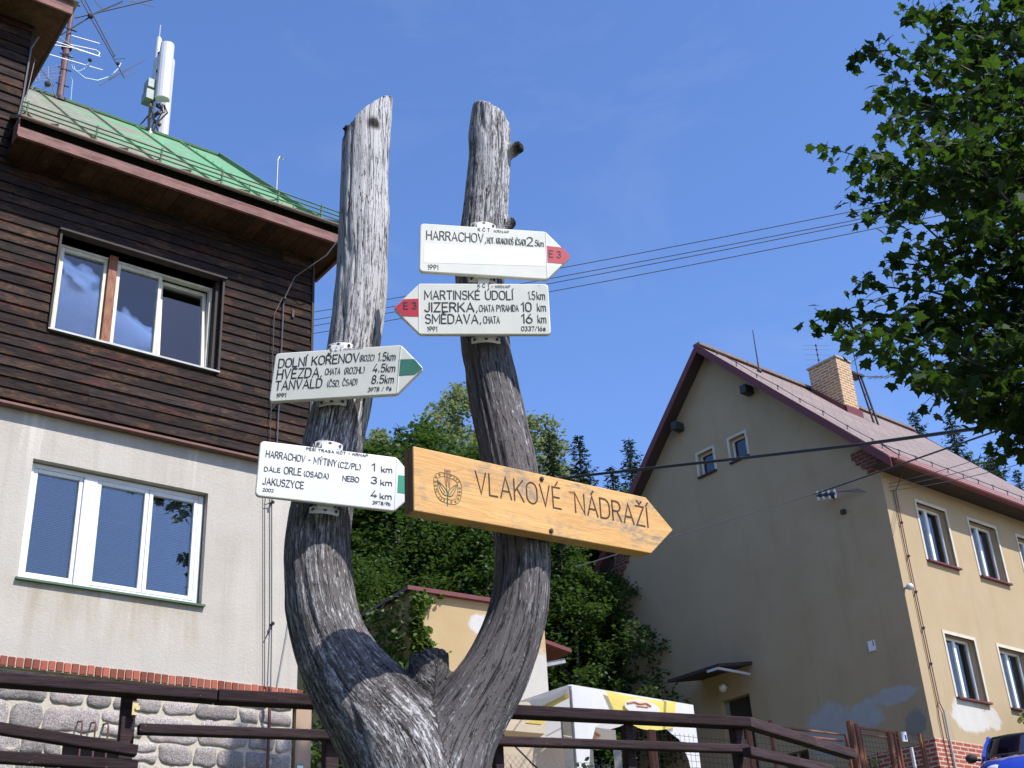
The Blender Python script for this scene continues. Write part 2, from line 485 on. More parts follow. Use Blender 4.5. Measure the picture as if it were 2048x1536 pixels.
MAT = {}
MAT['trunk'] = m_trunk()
MAT['boards'] = m_boards('dark_boarding', (.016, .012, .0115), (.050, .037, .034), (.17, .085, .038), (.11, .026, .028))
MAT['dormer_boards'] = MAT['boards']
MAT['soffit'] = m_boards('soffit_boards', (.045, .024, .016), (.085, .045, .028), (.12, .065, .035), (.07, .03, .02))
MAT['fascia'] = simple('peeling_red_paint', (.30, .145, .125), (.10, .035, .03), 9, .75, .004, 60, sc=(.4, .4, 2))
MAT['drip'] = simple('rusty_brown_flashing', (.20, .085, .06), (.11, .05, .04), 9, .6, .002)
MAT['plaster_a'] = m_plaster_a()
MAT['green_roof'] = m_green_roof()
MAT['green_metal'] = simple('green_painted_metal', (.085, .19, .09), (.055, .11, .05), 12, .5, .001)
MAT['dark_metal'] = simple('dark_gutter_metal', (.03, .032, .028), (.055, .045, .035), 9, .55)
MAT['stone'] = m_stone()
MAT['mortar'] = simple('lime_mortar', (.58, .52, .40), (.45, .40, .32), 9, .95, .008, 60)
MAT['brick'] = m_brick()
MAT['white_frame'] = simple('white_window_paint', (.82, .82, .80), (.72, .72, .70), 5, .35)
MAT['cream_frame'] = simple('aged_cream_paint', (.74, .71, .60), (.55, .50, .38), 9, .5, .001)
MAT['red_post'] = simple('flaking_red_mullion', (.17, .035, .02), (.33, .16, .07), 26, .7, .003, 70, sc=(1, 1, .25))
MAT['reveal'] = simple('dark_brown_board', (.045, .03, .026), (.03, .02, .018), 8, .75)
MAT['green_sill'] = simple('green_sill_tin', (.055, .12, .06), (.08, .14, .085), 7, .45)
MAT['glass'] = m_glass('window_glass')
MAT['blind'] = simple('grey_blind_slats', (.27, .27, .265), (.22, .22, .22), 3, .6)
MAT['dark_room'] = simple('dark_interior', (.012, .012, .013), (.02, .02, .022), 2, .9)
MAT['plaster_b'] = m_plaster_b(patches=[((0, 2.35, 7.0 - ZB), (.3, .62, .5), (.33, .33, .325)), ((0, 1.42, 7.12 - ZB), (.3, .38, .30), (.33, .33, .325)), ((0, .72, 7.36 - ZB), (.3, .55, .17), (.33, .33, .325)), ((0, .35, 6.72 - ZB), (.3, .25, .28), (.20, .19, .17)), ((1.45, 0, 6.95 - ZB), (.62, .3, .36), (.47, .455, .42)), ((2.3, 0, 7.0 - ZB), (.3, .3, .22), (.46, .43, .38))])
MAT['sur_b'] = simple('pale_window_surround', (.62, .56, .44), (.52, .46, .36), 5, .9, .003)
MAT['roof_b'] = m_roof_b()
MAT['red_trim'] = simple('dark_red_trim', (.155, .028, .028), (.11, .024, .022), 6, .55)
MAT['red_tin'] = simple('red_roof_tin', (.36, .075, .065), (.27, .06, .055), 5, .5)
MAT['chim_brick'] = m_brickwall('yellow_brick', (.50, .27, .095), (.33, .15, .05), (.58, .50, .40), 1.0, rowh=.08, bw=.26, ms=.017)
MAT['plinth_brick'] = m_brickwall('red_plinth_brick', (.40, .105, .07), (.33, .075, .05), (.55, .47, .36), 1.0, rowh=.085, bw=.27, ms=.014)
MAT['corbel_brick'] = m_brickwall('dark_corbel_brick', (.20, .07, .05), (.16, .05, .035), (.24, .18, .14), 1.0, rowh=.085, bw=.2, ms=.012)
MAT['pine'] = m_pine()
MAT['pine_end'] = simple('dark_end_grain', (.26, .125, .05), (.15, .075, .035), 30, .7, .002, 80, sc=(1, 1, .2))
MAT['burnt'] = simple('burnt_letter_groove', (.055, .022, .008), (.09, .036, .012), 30, .8)
MAT['enamel'] = m_enamel('cream_enamel', (.76, .75, .66))
MAT['enamel_new'] = m_enamel('white_enamel', (.83, .83, .80), False)
MAT['patch_white'] = m_enamel('white_overpaint', (.86, .86, .84), False)
MAT['ink'] = simple('black_lettering', (.018, .018, .018), (.03, .03, .028), 20, .6)
MAT['ink_faded'] = simple('faded_lettering', (.20, .20, .18), (.34, .34, .30), 40, .6)
MAT['red_mark'] = simple('red_trail_mark', (.52, .035, .055), (.45, .035, .05), 14, .4)
MAT['green_mark'] = simple('green_trail_mark', (.045, .17, .11), (.06, .21, .15), 18, .45)
MAT['green_mark_new'] = simple('bright_green_trail_mark', (.02, .30, .16), (.02, .27, .15), 8, .4)
MAT['bracket'] = m_enamel('white_bracket_paint', (.78, .77, .74))
MAT['screw'] = simple('dark_screw', (.05, .045, .04), (.12, .07, .04), 60, .5, metal=.6)
MAT['rail'] = m_boards('brown_stained_rail', (.030, .020, .022), (.060, .040, .043), (.075, .05, .048), (.05, .03, .038), 1.0)
MAT['rust'] = simple('rusty_orange_paint', (.30, .105, .05), (.20, .075, .04), 12, .7, .002)
MAT['rust_wire'] = simple('rusty_wire', (.15, .06, .045), (.11, .05, .04), 6, .7)
MAT['galv'] = simple('galvanised_steel', (.38, .38, .37), (.28, .28, .27), 7, .5, metal=.35)
MAT['galv_white'] = simple('pale_aluminium', (.62, .63, .64), (.5, .5, .52), 6, .45, metal=.2)
MAT['mast'] = simple('red_brown_mast', (.16, .075, .075), (.10, .05, .05), 10, .6)
MAT['black_metal'] = simple('black_iron', (.02, .02, .02), (.035, .03, .028), 10, .6)
MAT['cable'] = simple('black_cable', (.014, .014, .015), (.022, .022, .022), 4, .6)
MAT['wire'] = simple('grey_wire', (.10, .10, .11), (.14, .14, .15), 4, .5)
MAT['panel_white'] = simple('white_radome', (.64, .62, .64), (.58, .56, .58), 3, .45)
MAT['grey_box'] = simple('grey_green_box', (.26, .31, .28), (.21, .26, .23), 4, .5)
MAT['coax'] = simple('pale_coax', (.42, .58, .60), (.36, .5, .52), 4, .5)
def m_fabric(name, c1, c2, share):
    k = NT(name); v = k.coord(); c = k.mix(k.noise(v, 2.5, 4, .6), c1, c2)
    k.color(c); k.rough(.75); k.spec(.2)
    tl = k.n('BsdfTranslucent', {'Color': c}); mx = k.n('MixShader', {0: share, 1: k.b.outputs[0], 2: tl.outputs[0]})
    k.bump(k.noise(k.coord((1, 1, .5)), 5, 3, .5), .03, .6); k.t.links.new(mx.outputs[0], k.out.inputs[0]); return k.m
MAT['tent_white'] = m_fabric('white_tent_fabric', (.82, .82, .82), (.74, .74, .75), .4)
MAT['tent_yellow'] = m_fabric('yellow_banner', (.82, .69, .22), (.80, .64, .16), .35)
MAT['tent_red'] = simple('orange_red_print', (.62, .26, .14), (.55, .2, .1), 8, .7)
MAT['beige'] = simple('beige_board', (.58, .47, .33), (.50, .41, .30), 2, .8)
MAT['tan'] = simple('tan_board', (.42, .285, .195), (.38, .26, .18), 3, .85)
MAT['concrete'] = simple('grey_concrete', (.40, .37, .33), (.30, .28, .25), 14, .9, .006, 60)
MAT['leaf_maple'] = m_leaf('maple_leaf', (.018, .038, .010), (.042, .075, .018), (.075, .155, .015), .28, .68)
MAT['leaf_dec'] = m_leaf('broad_leaf', (.022, .048, .011), (.062, .108, .022), (.09, .16, .022), .32)
MAT['leaf_birch'] = m_leaf('birch_leaf', (.13, .165, .075), (.22, .26, .13), (.24, .29, .11), .42)
MAT['leaf_spruce'] = m_leaf('spruce_needle', (.012, .030, .012), (.036, .066, .022), (.03, .06, .015), .15, .6)
MAT['leaf_ivy'] = m_leaf('ivy_leaf', (.045, .085, .018), (.10, .15, .03), (.14, .22, .03), .35)
MAT['leaf_shrub'] = m_leaf('shrub_leaf', (.10, .13, .045), (.24, .26, .12), (.25, .30, .09), .4)
MAT['bark'] = simple('grey_bark', (.10, .085, .07), (.055, .045, .04), 9, .9, .02, 25, sc=(1, 1, .25))
MAT['bark_pale'] = simple('pale_birch_bark', (.34, .32, .29), (.10, .09, .08), 6, .85, .01, 25)
MAT['ground'] = m_ground()
MAT['bounce_drive'] = simple('bounce_gravel', (.34, .285, .205), (.26, .22, .165), 30, .95, .006, 90)  # unseen yard surface, lightened for warm bounce
def m_car():
    k = NT('blue_car_paint'); v = k.coord()
    k.color(k.mix(k.noise(v, 3, 3, .5), (.02, .05, .42), (.025, .06, .47))); k.metal(.35); k.rough(.22)
    k.b.inputs['Coat Weight'].default_value = .8; k.b.inputs['Coat Roughness'].default_value = .04
    return k.m
MAT['car_blue'] = m_car()
MAT['rubber'] = simple('black_rubber', (.016, .016, .017), (.026, .026, .026), 8, .75)
MAT['car_glass'] = m_glass('car_glass', 1.0, 1.6, (.35, .40, .38))
MAT['lamp_glass'] = simple('white_opal_glass', (.78, .78, .76), (.72, .72, .70), 2, .3)
MAT['plate'] = m_enamel('white_plate_enamel', (.74, .74, .73), False)
MAT['yellow_plastic'] = simple('yellow_plastic', (.74, .60, .30), (.66, .5, .24), 9, .45)
# ------------------------------------------------------------------ ground
def build_ground():
    ys = [-60, -30, -12, -5, -2, 0, 1.5, 3.2, 3.7, 4.1, 4.4, 4.7, 5.5, 7, 9, 11, 13, 15, 18, 22, 23, 24, 27, 30, 33, 36, 45, 60, 70, 85, 130, 400, 1500]
    xs = [-900, -300, -120, -60, -30, -20, -12, -8, -5, -3, -1, 1, 3, 5, 8, 12, 20, 30, 60, 120, 300, 900]
    vs = []; fs = []
    for y in ys:
        for x in xs:
            vs.append((x, y, gz(x, y) + (noise.noise(Vector((x * .3, y * .3, 0))) * .06 if abs(x) < 30 and -5 < y < 30 else 0)))
    nx = len(xs)
    for j in range(len(ys) - 1):
        for i in range(nx - 1):
            fs.append((j * nx + i, j * nx + i + 1, (j + 1) * nx + i + 1, (j + 1) * nx + i))
    o = raw('ground', vs, fs, MAT['ground'], smooth=True); tag(o, kind='structure')
    # drive under the car, widened and paled to bounce warm light on the gable
    b = MB(); pts = []
    for y in np.linspace(12.5, 23.5, 12):
        pts.append((y, gz(0, y) + .09))
    vs = []; fs = []
    for y, z in pts: vs += [(-2.5, y, z), (30, y, z)]
    for i in range(len(pts) - 1): fs.append((2 * i, 2 * i + 1, 2 * i + 3, 2 * i + 2))
    tag(raw('driveway', vs, fs, MAT['bounce_drive']), kind='structure')
build_ground()

def frame(p, az):
    return Matrix.Translation(Vector(p)) @ Matrix.Rotation(R(90) - az, 4, 'Z')

# ------------------------------------------------------------------ left house
PA = (-4.115, 12.5); AZA = R(52.14)
FA = frame((PA[0], PA[1], 0), AZA)       # local x along the facade, y into the house, absolute z
dA = np.array([math.sin(AZA), math.cos(AZA), 0]); nA = np.array([dA[1], -dA[0], 0])
PA3 = np.array([PA[0], PA[1], 0.])
def fa(x, y, n=0.0):                      # pixel -> (s, z) on a plane parallel to the facade
    p = on_plane(x, y, PA3 + n * nA, nA); return float((p - PA3) @ dA), float(p[2])
S0, S1 = -7.5, 2.0                        # facade extent
DEP = 7.7

house = thing('chalet_house', 'tall house with pale plaster ground floor, dark boarded upper floor and green tin roof', 'house',
              (PA[0], PA[1], ZA), R(90) - AZA)

def wall_holes(mb, s0, s1, z0, z1, holes, y0, y1):
    """solid wall slab between y0 (outside) and y1 with rectangular holes, built of butted boxes"""
    ss = sorted({s0, s1, *[h[0] for h in holes], *[h[1] for h in holes]})
    for a, b in zip(ss, ss[1:]):
        cuts = sorted([(h[2], h[3]) for h in holes if h[0] < (a + b) / 2 < h[1]])
        z = z0
        for c0, c1 in cuts:
            if c0 > z: mb.box((a, y0, z), (b, y1, c0))
            z = c1
        if z < z1: mb.box((a, y0, z), (b, y1, z1))

LW = (-1.09, .84, 5.93, 7.215)            # lower window opening
UW = (-1.12, .82, 8.715, 9.97)
BW = (-.455, .22, 3.95, 4.465)            # cellar window
# plaster storey
b = MB(FA); wall_holes(b, S0, S1, 5.145, 7.72, [LW], 0, .35)
b.box((S1 - .35, .35, 5.145), (S1, DEP, 7.72)); b.box((S0, .352, 5.145), (S0 + .3, DEP, 7.72)); b.box((S0 + .3, DEP - .3, 5.145), (S1 - .35, DEP, 7.72))
b.build('plaster_wall', MAT['plaster_a'], house)
# boarded storey : each board its own lapped strip
BZ = .1245
def boards(mb, s0, s1, z0, z1, holes, y, joints=()):
    z = z0; i = 0
    while z < z1 - .01:
        zt = min(z + BZ - .004, z1)
        cuts = sorted([(h[0], h[1]) for h in holes if h[2] < (z + zt) / 2 < h[3]])
        segs = []; a = s0
        for c0, c1 in cuts:
            if c0 > a: segs.append((a, c0))
            a = c1
        if a < s1: segs.append((a, s1))
        for a, c in segs:
            cut = [a] + [j for j in sorted(random.Random(i * 3 + 1).sample(joints, 2) if joints else []) if a + .1 < j < c - .1] + [c]
            for u, w_ in zip(cut, cut[1:]):
                mb.tint = random.random()
                o = random.uniform(-.003, .003)
                # lapped profile: thicker lower edge
                mb.add([(u, y - .026 + o, z), (w_ - .003, y - .026 + o, z), (w_ - .003, y - .008 + o, zt), (u, y - .008 + o, zt), (u, y + .03, z), (w_ - .003, y + .03, z), (w_ - .003, y + .03, zt), (u, y + .03, zt)],
                       [(0, 1, 2, 3), (4, 7, 6, 5), (0, 4, 5, 1), (3, 2, 6, 7), (0, 3, 7, 4), (1, 5, 6, 2)])
        z += BZ; i += 1
    mb.tint = 1.0
b = MB(FA)
boards(b, S0, S1 + .03, 7.79, 10.72, [UW], -.05, [-3.0, -2.2, -.62, .15, .9, 1.3, 1.62])
b.build('boarded_wall', MAT['boards'], house)
b = MB(FA); wall_holes(b, S0, S1, 7.725, 10.9, [UW], -.015, .3)
b.box((S1 - .3, .302, 7.725), (S1, DEP, 10.9)); b.box((S0, .302, 7.725), (S0 + .3, DEP, 10.9)); b.box((S0 + .302, DEP - .3, 7.725), (S1 - .302, DEP, 10.9))
# gable end above the eaves
b.prism([(S1 - .02, .1, 10.902), (S1 - .02, DEP, 10.902), (S1 - .02, 3.9, 14.8)], (0, 0, 0), (-.25, 0, 0))
b.build('timber_core', MAT['reveal'], house)
b = MB(FA); b.box((S1 + .032, -.085, 7.74), (S1 + .062, .06, 10.71)); b.box((S1 + .005, .062, 7.74), (S1 + .03, DEP, 10.9))
b.build('corner_board', MAT['reveal'], house)
# drip flashing between the storeys
b = MB(FA)
b.prism([(0, -.015, 7.79), (0, -.115, 7.735), (0, -.115, 7.712), (0, -.02, 7.712)], (S0, 0, 0), (S1 + .06, 0, 0))
b.build('drip_flashing', MAT['drip'], house)
# cellar: stones set in mortar
b = MB(FA); wall_holes(b, S0, S1 - .02, ZA - 1.2, 5.04, [BW], .052, .5)
b.build('mortar_wall', MAT['mortar'], house)
def stone_patch(mb, s0, s1, z0, z1, seed):
    rr = random.Random(seed); nx = max(6, int((s1 - s0) / .03)); nz = max(5, int((z1 - z0) / .03))
    grid = []; cs = (s0 + s1) / 2; cz = (z0 + z1) / 2; hw = (s1 - s0) / 2; hh = (z1 - z0) / 2; e = rr.uniform(4, 9)
    sk = rr.uniform(-.14, .14); sk2 = rr.uniform(-.2, .2)
    for j in range(nz + 1):
        for i in range(nx + 1):
            u = 0 if nx < 1 else (-1 if i == 0 else 1 if i == nx else -.965 + 1.93 * (i - 1) / (nx - 2)); v = (-1 if j == 0 else 1 if j == nz else -.955 + 1.91 * (j - 1) / (nz - 2))
            # square to superellipse
            m = (abs(u) ** e + abs(v) ** e) ** (1 / e); mx = max(abs(u), abs(v))
            f = mx / m if m > 1e-6 else 1
            U = u * f + sk * v * .5; V = v * f + sk2 * u * .4
            p = Vector((cs + U * hw * 1.0, 0, cz + V * hh * 1.0))
            edge = max(0, 1 - mx ** 5)
            nn = noise.fractal(Vector((p.x * 5 + seed, p.z * 5, seed * .7)), 1.0, 2.0, 5)
            rim = noise.noise(Vector((p.x * 9, p.z * 9, seed))) * .028
            p.x += rim; p.z += noise.noise(Vector((p.x * 9 + 40, p.z * 9, seed))) * .028
            p.y = .046 - edge * (.012 + .030 * nn) + (.03 if mx > .999 else 0)
            grid.append(p)
    fs = []
    for j in range(nz):
        for i in range(nx):
            a = j * (nx + 1) + i
            fs.append((a, a + 1, a + nx + 2, a + nx + 1))
    mb.tint = rr.uniform(.68, 1.22); mb.add(grid, fs); mb.tint = 1
b = MB(FA); rr = random.Random(5); z = 5.03; row = 0
while z > 3.55:
    h = rr.choice([.16, .21, .25, .28]) if row else .13
    s = -2.6 + rr.uniform(0, .2)
    while s < S1 - .06:
        wd = rr.uniform(.20, .58); e = min(s + wd, S1 - .03)
        if S1 - .03 - e < .14: e = S1 - .03
        zz0 = z - h + .007; zz1 = z - .007
        if e - s > .42 and h > .2 and rr.random() < .25:
            parts_ = [(s, e, zz0, zz0 + h * .45), (s, e, zz0 + h * .5, zz1)]
        else: parts_ = [(s, e, zz0, zz1)]
        for (q0, q1, r0, r1) in parts_:
            over = q1 > BW[0] - .02 and q0 < BW[1] + .02 and r0 < BW[3] + .02
            if over and r1 > BW[3] + .07: stone_patch(b, q0 + .004, q1 - .004, BW[3] + .02, r1, row * 31 + int(q0 * 17) + 100)
            elif not (q1 > BW[0] - .02 and q0 < BW[1] + .02 and r1 > BW[2] and r0 < BW[3] + .02):
                stone_patch(b, q0 + .004, q1 - .004, r0, r1, row * 31 + int(q0 * 17) + 100)
            elif q0 < BW[0] - .1:
                stone_patch(b, q0 + .004, BW[0] - .01, r0, r1, row * 31 + int(q0 * 17) + 100)
            elif q1 > BW[1] + .1:
                stone_patch(b, BW[1] + .01, q1 - .004, r0, r1, row * 31 + int(q0 * 17) + 100)
        s = e
    z -= h; row += 1
b.build('stone_plinth', MAT['stone'], house, smooth=True)
# soldier course of bricks
b = MB(FA); s = -2.6; rr = random.Random(9)
while s < S1 + .02:
    wd = .064 + rr.uniform(-.003, .003); b.tint = rr.uniform(.6, 1.35)
    dz = rr.uniform(-.004, .004); dy = rr.uniform(-.004, .004)
    b.box((s, -.022 + dy, 5.045 + dz), (s + wd, .1, 5.138 + dz)); s += wd + .013
b.tint = 1
b.build('brick_course', MAT['brick'], house, bevel=.004)
b = MB(FA); b.box((S0, -.008, 5.04), (S1 + .01, .3, 5.1435)); b.build('brick_joints', MAT['mortar'], house)

def add_pane(s0, s1, z0, z1, y, frame_w, mat_f, parent, tilt=0.0, blind=True, name='sash'):
    """one glazed sash: frame (part) > glass and blind (sub-parts)"""
    b = MB(FA)
    if tilt:
        T = Matrix.Translation(Vector((0, y, z0))) @ Matrix.Rotation(-tilt, 4, 'X') @ Matrix.Translation(Vector((0, -y, -z0)))
        b = MB(FA @ T)
    f = frame_w
    b.box((s0, y, z0), (s0 + f, y + .06, z1)); b.box((s1 - f, y, z0), (s1, y + .06, z1))
    b.box((s0 + f, y + .001, z0), (s1 - f, y + .06, z0 + f)); b.box((s0 + f, y + .001, z1 - f), (s1 - f, y + .06, z1))
    fr = b.build(name, mat_f, parent, bevel=.006)
    g = MB(b.M); g.box((s0 + f * .8, y + .028, z0 + f * .8), (s1 - f * .8, y + .036, z1 - f * .8)); g.build('pane', MAT['glass'], fr)
    if blind:
        bl = MB(b.M); z = z0 + f + .012
        while z < z1 - f - .012:
            bl.add([(s0 + f + .004, y + .083, z), (s1 - f - .004, y + .083, z), (s1 - f - .004, y + .092, z + .0165), (s0 + f + .004, y + .092, z + .0165)], [(0, 1, 2, 3)])
            z += .0185
        for q in (.18, .82):
            bl.box((s0 + (s1 - s0) * q, y + .076, z0 + f), (s0 + (s1 - s0) * q + .004, y + .080, z1 - f))
        bl.build('blind', MAT['blind'], fr)
    return fr

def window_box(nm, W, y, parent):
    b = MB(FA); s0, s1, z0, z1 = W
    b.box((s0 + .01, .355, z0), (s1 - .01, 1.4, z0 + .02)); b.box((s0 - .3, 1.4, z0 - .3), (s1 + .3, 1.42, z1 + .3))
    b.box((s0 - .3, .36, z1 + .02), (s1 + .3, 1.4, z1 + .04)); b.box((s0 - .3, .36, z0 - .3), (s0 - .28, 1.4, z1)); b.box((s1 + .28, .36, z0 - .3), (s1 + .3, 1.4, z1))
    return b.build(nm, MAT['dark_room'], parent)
# lower window
b = MB(FA); s0, s1, z0, z1 = LW; y = .085
zb, zt = 5.965, 7.205
b.box((s0 + .015, y, zb), (s0 + .05, y + .07, zt)); b.box((.765, y, zb), (s1 - .012, y + .07, zt))
b.box((s0 + .05, y + .001, zt - .05), (.765, y + .07, zt)); b.box((s0 + .05, y + .001, zb), (.765, y + .07, zb + .022))
b.box((-.52, y - .012, zb - .012), (-.375, y + .07, zt - .05))
wf = b.build('window', MAT['white_frame'], house, bevel=.006)
add_pane(s0 + .052, -.522, zb + .024, zt - .052, y + .008, .042, MAT['white_frame'], house)
add_pane(-.373, .198, zb + .024, zt - .052, y - .002, .046, MAT['white_frame'], house)
add_pane(.202, .763, zb + .024, zt - .052, y - .002, .046, MAT['white_frame'], house)
b = MB(FA)
b.prism([(0, .086, 5.955), (0, -.045, 5.925), (0, -.045, 5.903), (0, .0, 5.905), (0, .086, 5.93)], (s0 - .022, 0, 0), (s1 + .03, 0, 0))
b.build('window_sill', MAT['green_sill'], house)
window_box('room', LW, 0, house)
# upper window
s0, s1, z0, z1 = UW; y = .075; zb, zt = 8.755, 9.915
b = MB(FA)
b.box((s0 + .02, y, zb), (s0 + .055, y + .08, zt)); b.box((.73, y, zb), (.765, y + .08, zt))
b.box((s0 + .055, y + .002, zt - .03), (-.523, y + .08, zt)); b.box((-.415, y + .002, zt - .03), (.73, y + .08, zt))
b.box((s0 + .055, y + .002, zb), (-.523, y + .08, zb + .03)); b.box((-.415, y + .002, zb), (.73, y + .08, zb + .03))
b.build('window', MAT['cream_frame'], house, bevel=.005)
b = MB(FA); b.box((-.52, y - .03, zb - .02), (-.418, y + .08, zt + .03)); b.build('window_mullion', MAT['red_post'], house, bevel=.005)
add_pane(s0 + .057, -.524, zb + .032, zt - .032, y + .01, .040, MAT['cream_frame'], house)
add_pane(-.413, .136, zb + .032, zt - .032, y + .004, .044, MAT['cream_frame'], house)
add_pane(.140, .728, zb + .032, zt - .032, y + .004, .044, MAT['cream_frame'], house, tilt=R(5))
b = MB(FA)
b.box((s0 - .025, -.10, z0), (s0, .16, z1)); b.box((.768, -.02, z0 + .02), (s1 - .003, .16, z1 - .002)); b.box((s1, -.10, z0), (s1 + .025, .16, z1 + .005))
b.box((s0 - .04, -.13, z1), (s1 + .04, .16, z1 + .025))
b.build('window_casing', MAT['reveal'], house)
b = MB(FA); b.prism([(0, .074, 8.745), (0, -.10, 8.722), (0, -.10, 8.70), (0, .074, 8.722)], (s0 - .02, 0, 0), (s1 + .03, 0, 0))
b.build('window_sill', MAT['galv'], house)
window_box('room', UW, 0, house)
# cellar window with iron bars bent over the lintel
b = MB(FA); s0, s1, z0, z1 = BW
b.box((s0, .2, z0), (s1, .22, z1)); b.box((s0, .05, z1 - .04), (s1, .2, z1))
b.build('cellar_window', MAT['reveal'], house)
for sx in (-.335, -.205, -.078):
    b = MB(FA); b.tube([(sx, .06, 4.60), (sx, -.085, 4.575), (sx, -.095, 4.54), (sx, -.095, 4.16), (sx, -.095, 3.95)], .0085, 6)
    b.tube([(sx, -.095, 4.14), (sx + .035, -.095, 4.21)], .006, 5)
    b.build('window_bar', MAT['rust_wire'], house)
# ---- roof
VX = 2.3                                   # verge
prof = [(-.64, 10.93), (-.30 + .55, 11.55), (3.9, 15.05), (7.9, 11.35), (8.6, 10.9)]
b = MB(FA)
def roof_strip(mb, s0, s1, pr, th=.05):
    lo = [(p, z - th) for p, z in pr]
    poly = [(0, p, z) for p, z in pr] + [(0, p, z) for p, z in reversed(lo)]
    # split so every piece is convex
    for i in range(len(pr) - 1):
        q = [(0, *pr[i]), (0, *pr[i + 1]), (0, *lo[i + 1]), (0, *lo[i])]
        mb.prism(q, (s0, 0, 0), (s1, 0, 0))
roof_strip(b, -1.86, VX, prof)
roof_strip(b, S0 - .3, -1.862, [(.9, 12.18), (3.9, 15.05), (7.9, 11.35), (8.6, 10.9)])
# standing seams, one row every .8 m
def on_roof(yv):
    for (a, za), (c, zc) in zip(prof, prof[1:]):
        if yv <= c: return za + (zc - za) * (yv - a) / (c - a)
for s in (-1.47, -.67, .10, .86, 1.62):
    for (a, za), (c, zc) in zip(prof[:2], prof[1:3]):
        b.bar((s, a, za + .016), (s, c, zc + .016), .014, .034)
roof = b.build('roof', MAT['green_roof'], house)
b = MB(FA)
for (a, za), (c, zc) in zip(prof[:2], prof[1:3]):
    b.bar((VX + .02, a, za), (VX + .02, c, zc), .05, .13)
b.tube([(-1.7, 3.9, 15.08), (VX + .03, 3.9, 15.08)], .035, 6)
b.build('verge_trim', MAT['green_metal'], house)
for i in range(14):                         # little hooks on the verge seam
    t = (i + .5) / 14; yv = -.6 + t * 4.3
    if i % 1 == 0:
        pass
for i in range(12):
    yv = -.3 + i * .34; zz = on_roof(yv)
    b = MB(FA); b.bar((1.62, yv, zz + .02), (1.62, yv, zz + .075), .02, .012); b.build('seam_hook', MAT['green_metal'], roof)
# snow guard
for s in (-1.776, -.98, -.2, .58, 1.34, 1.95):
    b = MB(FA); zz = on_roof(-.42)
    b.bar((s, -.42, zz), (s, -.45, zz + .20), .018, .03); b.bar((s, -.43, zz + .06), (s, -.05, on_roof(-.05) + .01), .015, .012)
    b.build('snow_guard_post', MAT['green_metal'], house)
for i, dz in enumerate((.06, .115, .17)):
    b = MB(FA); zz = on_roof(-.42)
    b.tube([(-1.84, -.43 - dz * .15, zz + dz), (VX, -.43 - dz * .15, zz + dz)], .010, 5); b.build('snow_guard_rail', MAT['green_metal'], house)
# gutter, fascia, soffit
b = MB(FA); b.tube([(-1.88, -.64, 10.905), (VX, -.64, 10.905)], .020, 8); b.build('gutter', MAT['drip'], house)
b = MB(FA); b.box((-1.86, -.50, 10.722), (VX, -.46, 10.99)); b.box((-1.86, -.46, 10.97), (VX, -.05, 10.99)); b.build('eave_backing', MAT['black_metal'], house)  # closes the eave gap, coloured black as the shade in that recess
b = MB(FA); b.box((-1.86, -.585, 10.675), (VX + .02, -.545, 10.805)); b.box((-1.875, -.60, 10.68), (-1.861, -.40, 10.93))
b.box((VX - .02, -.504, 10.66), (VX + .02, .36, 10.86)); b.build('fascia', MAT['fascia'], house)
b = MB(FA); rr = random.Random(3); s = -1.86
while s < VX - .03:
    e = min(s + .16, VX - .022); b.tint = rr.random(); b.box((s, -.544, 10.695 + rr.uniform(0, .004)), (e - .005, -.03 if e < S1 + .03 else .35, 10.72)); s = e
b.tint = 1; b.build('soffit', MAT['soffit'], house)
# ---- wall dormer that rises flush with the facade
DX = -1.775
b = MB(FA); boards(b, S0, DX, 10.74, 12.98, [], -.05, [-4.0, -3.2, -2.5])
b.build('dormer_wall', MAT['dormer_boards'], house)
b = MB(FA); b.box((S0, -.018, 10.905), (DX - .003, .25, 12.98)); b.box((DX - .25, .252, 10.905), (DX - .003, 2.4, 12.98)); b.build('dormer_core', MAT['reveal'], house)
b = MB(FA); b.box((DX, -.07, 10.95), (DX + .03, .02, 12.7)); b.build('dormer_corner', MAT['reveal'], house)
EX = -1.49
b = MB(FA); b.box((S0 - .4, -.5, 12.70), (EX, -.08, 12.725)); b.box((DX + .002, -.079, 12.70), (EX, 2.6, 12.725))
b.build('dormer_soffit', MAT['soffit'], house)
b = MB(FA); b.box((S0 - .4, -.53, 12.69), (EX + .03, -.501, 12.86)); b.build('dormer_fascia', MAT['fascia'], house)
b = MB(FA); b.box((EX + .001, -.50, 12.69), (EX + .03, 2.6, 12.86)); b.build('dormer_side_fascia', MAT['reveal'], house)
b = MB(FA); c_ = -4.6
b.add([(S0 - .45, -.58, 12.865), (EX + .08, -.58, 12.865), (EX + .08, 3.2, 12.865), (S0 - .45, 3.2, 12.865), (c_, 1.9, 15.0), (c_, 3.2, 15.0)],
      [(0, 1, 4), (1, 2, 5, 4), (2, 3, 5), (3, 0, 4, 5), (0, 3, 2, 1)])
b.build('dormer_roof', MAT['green_roof'], house)

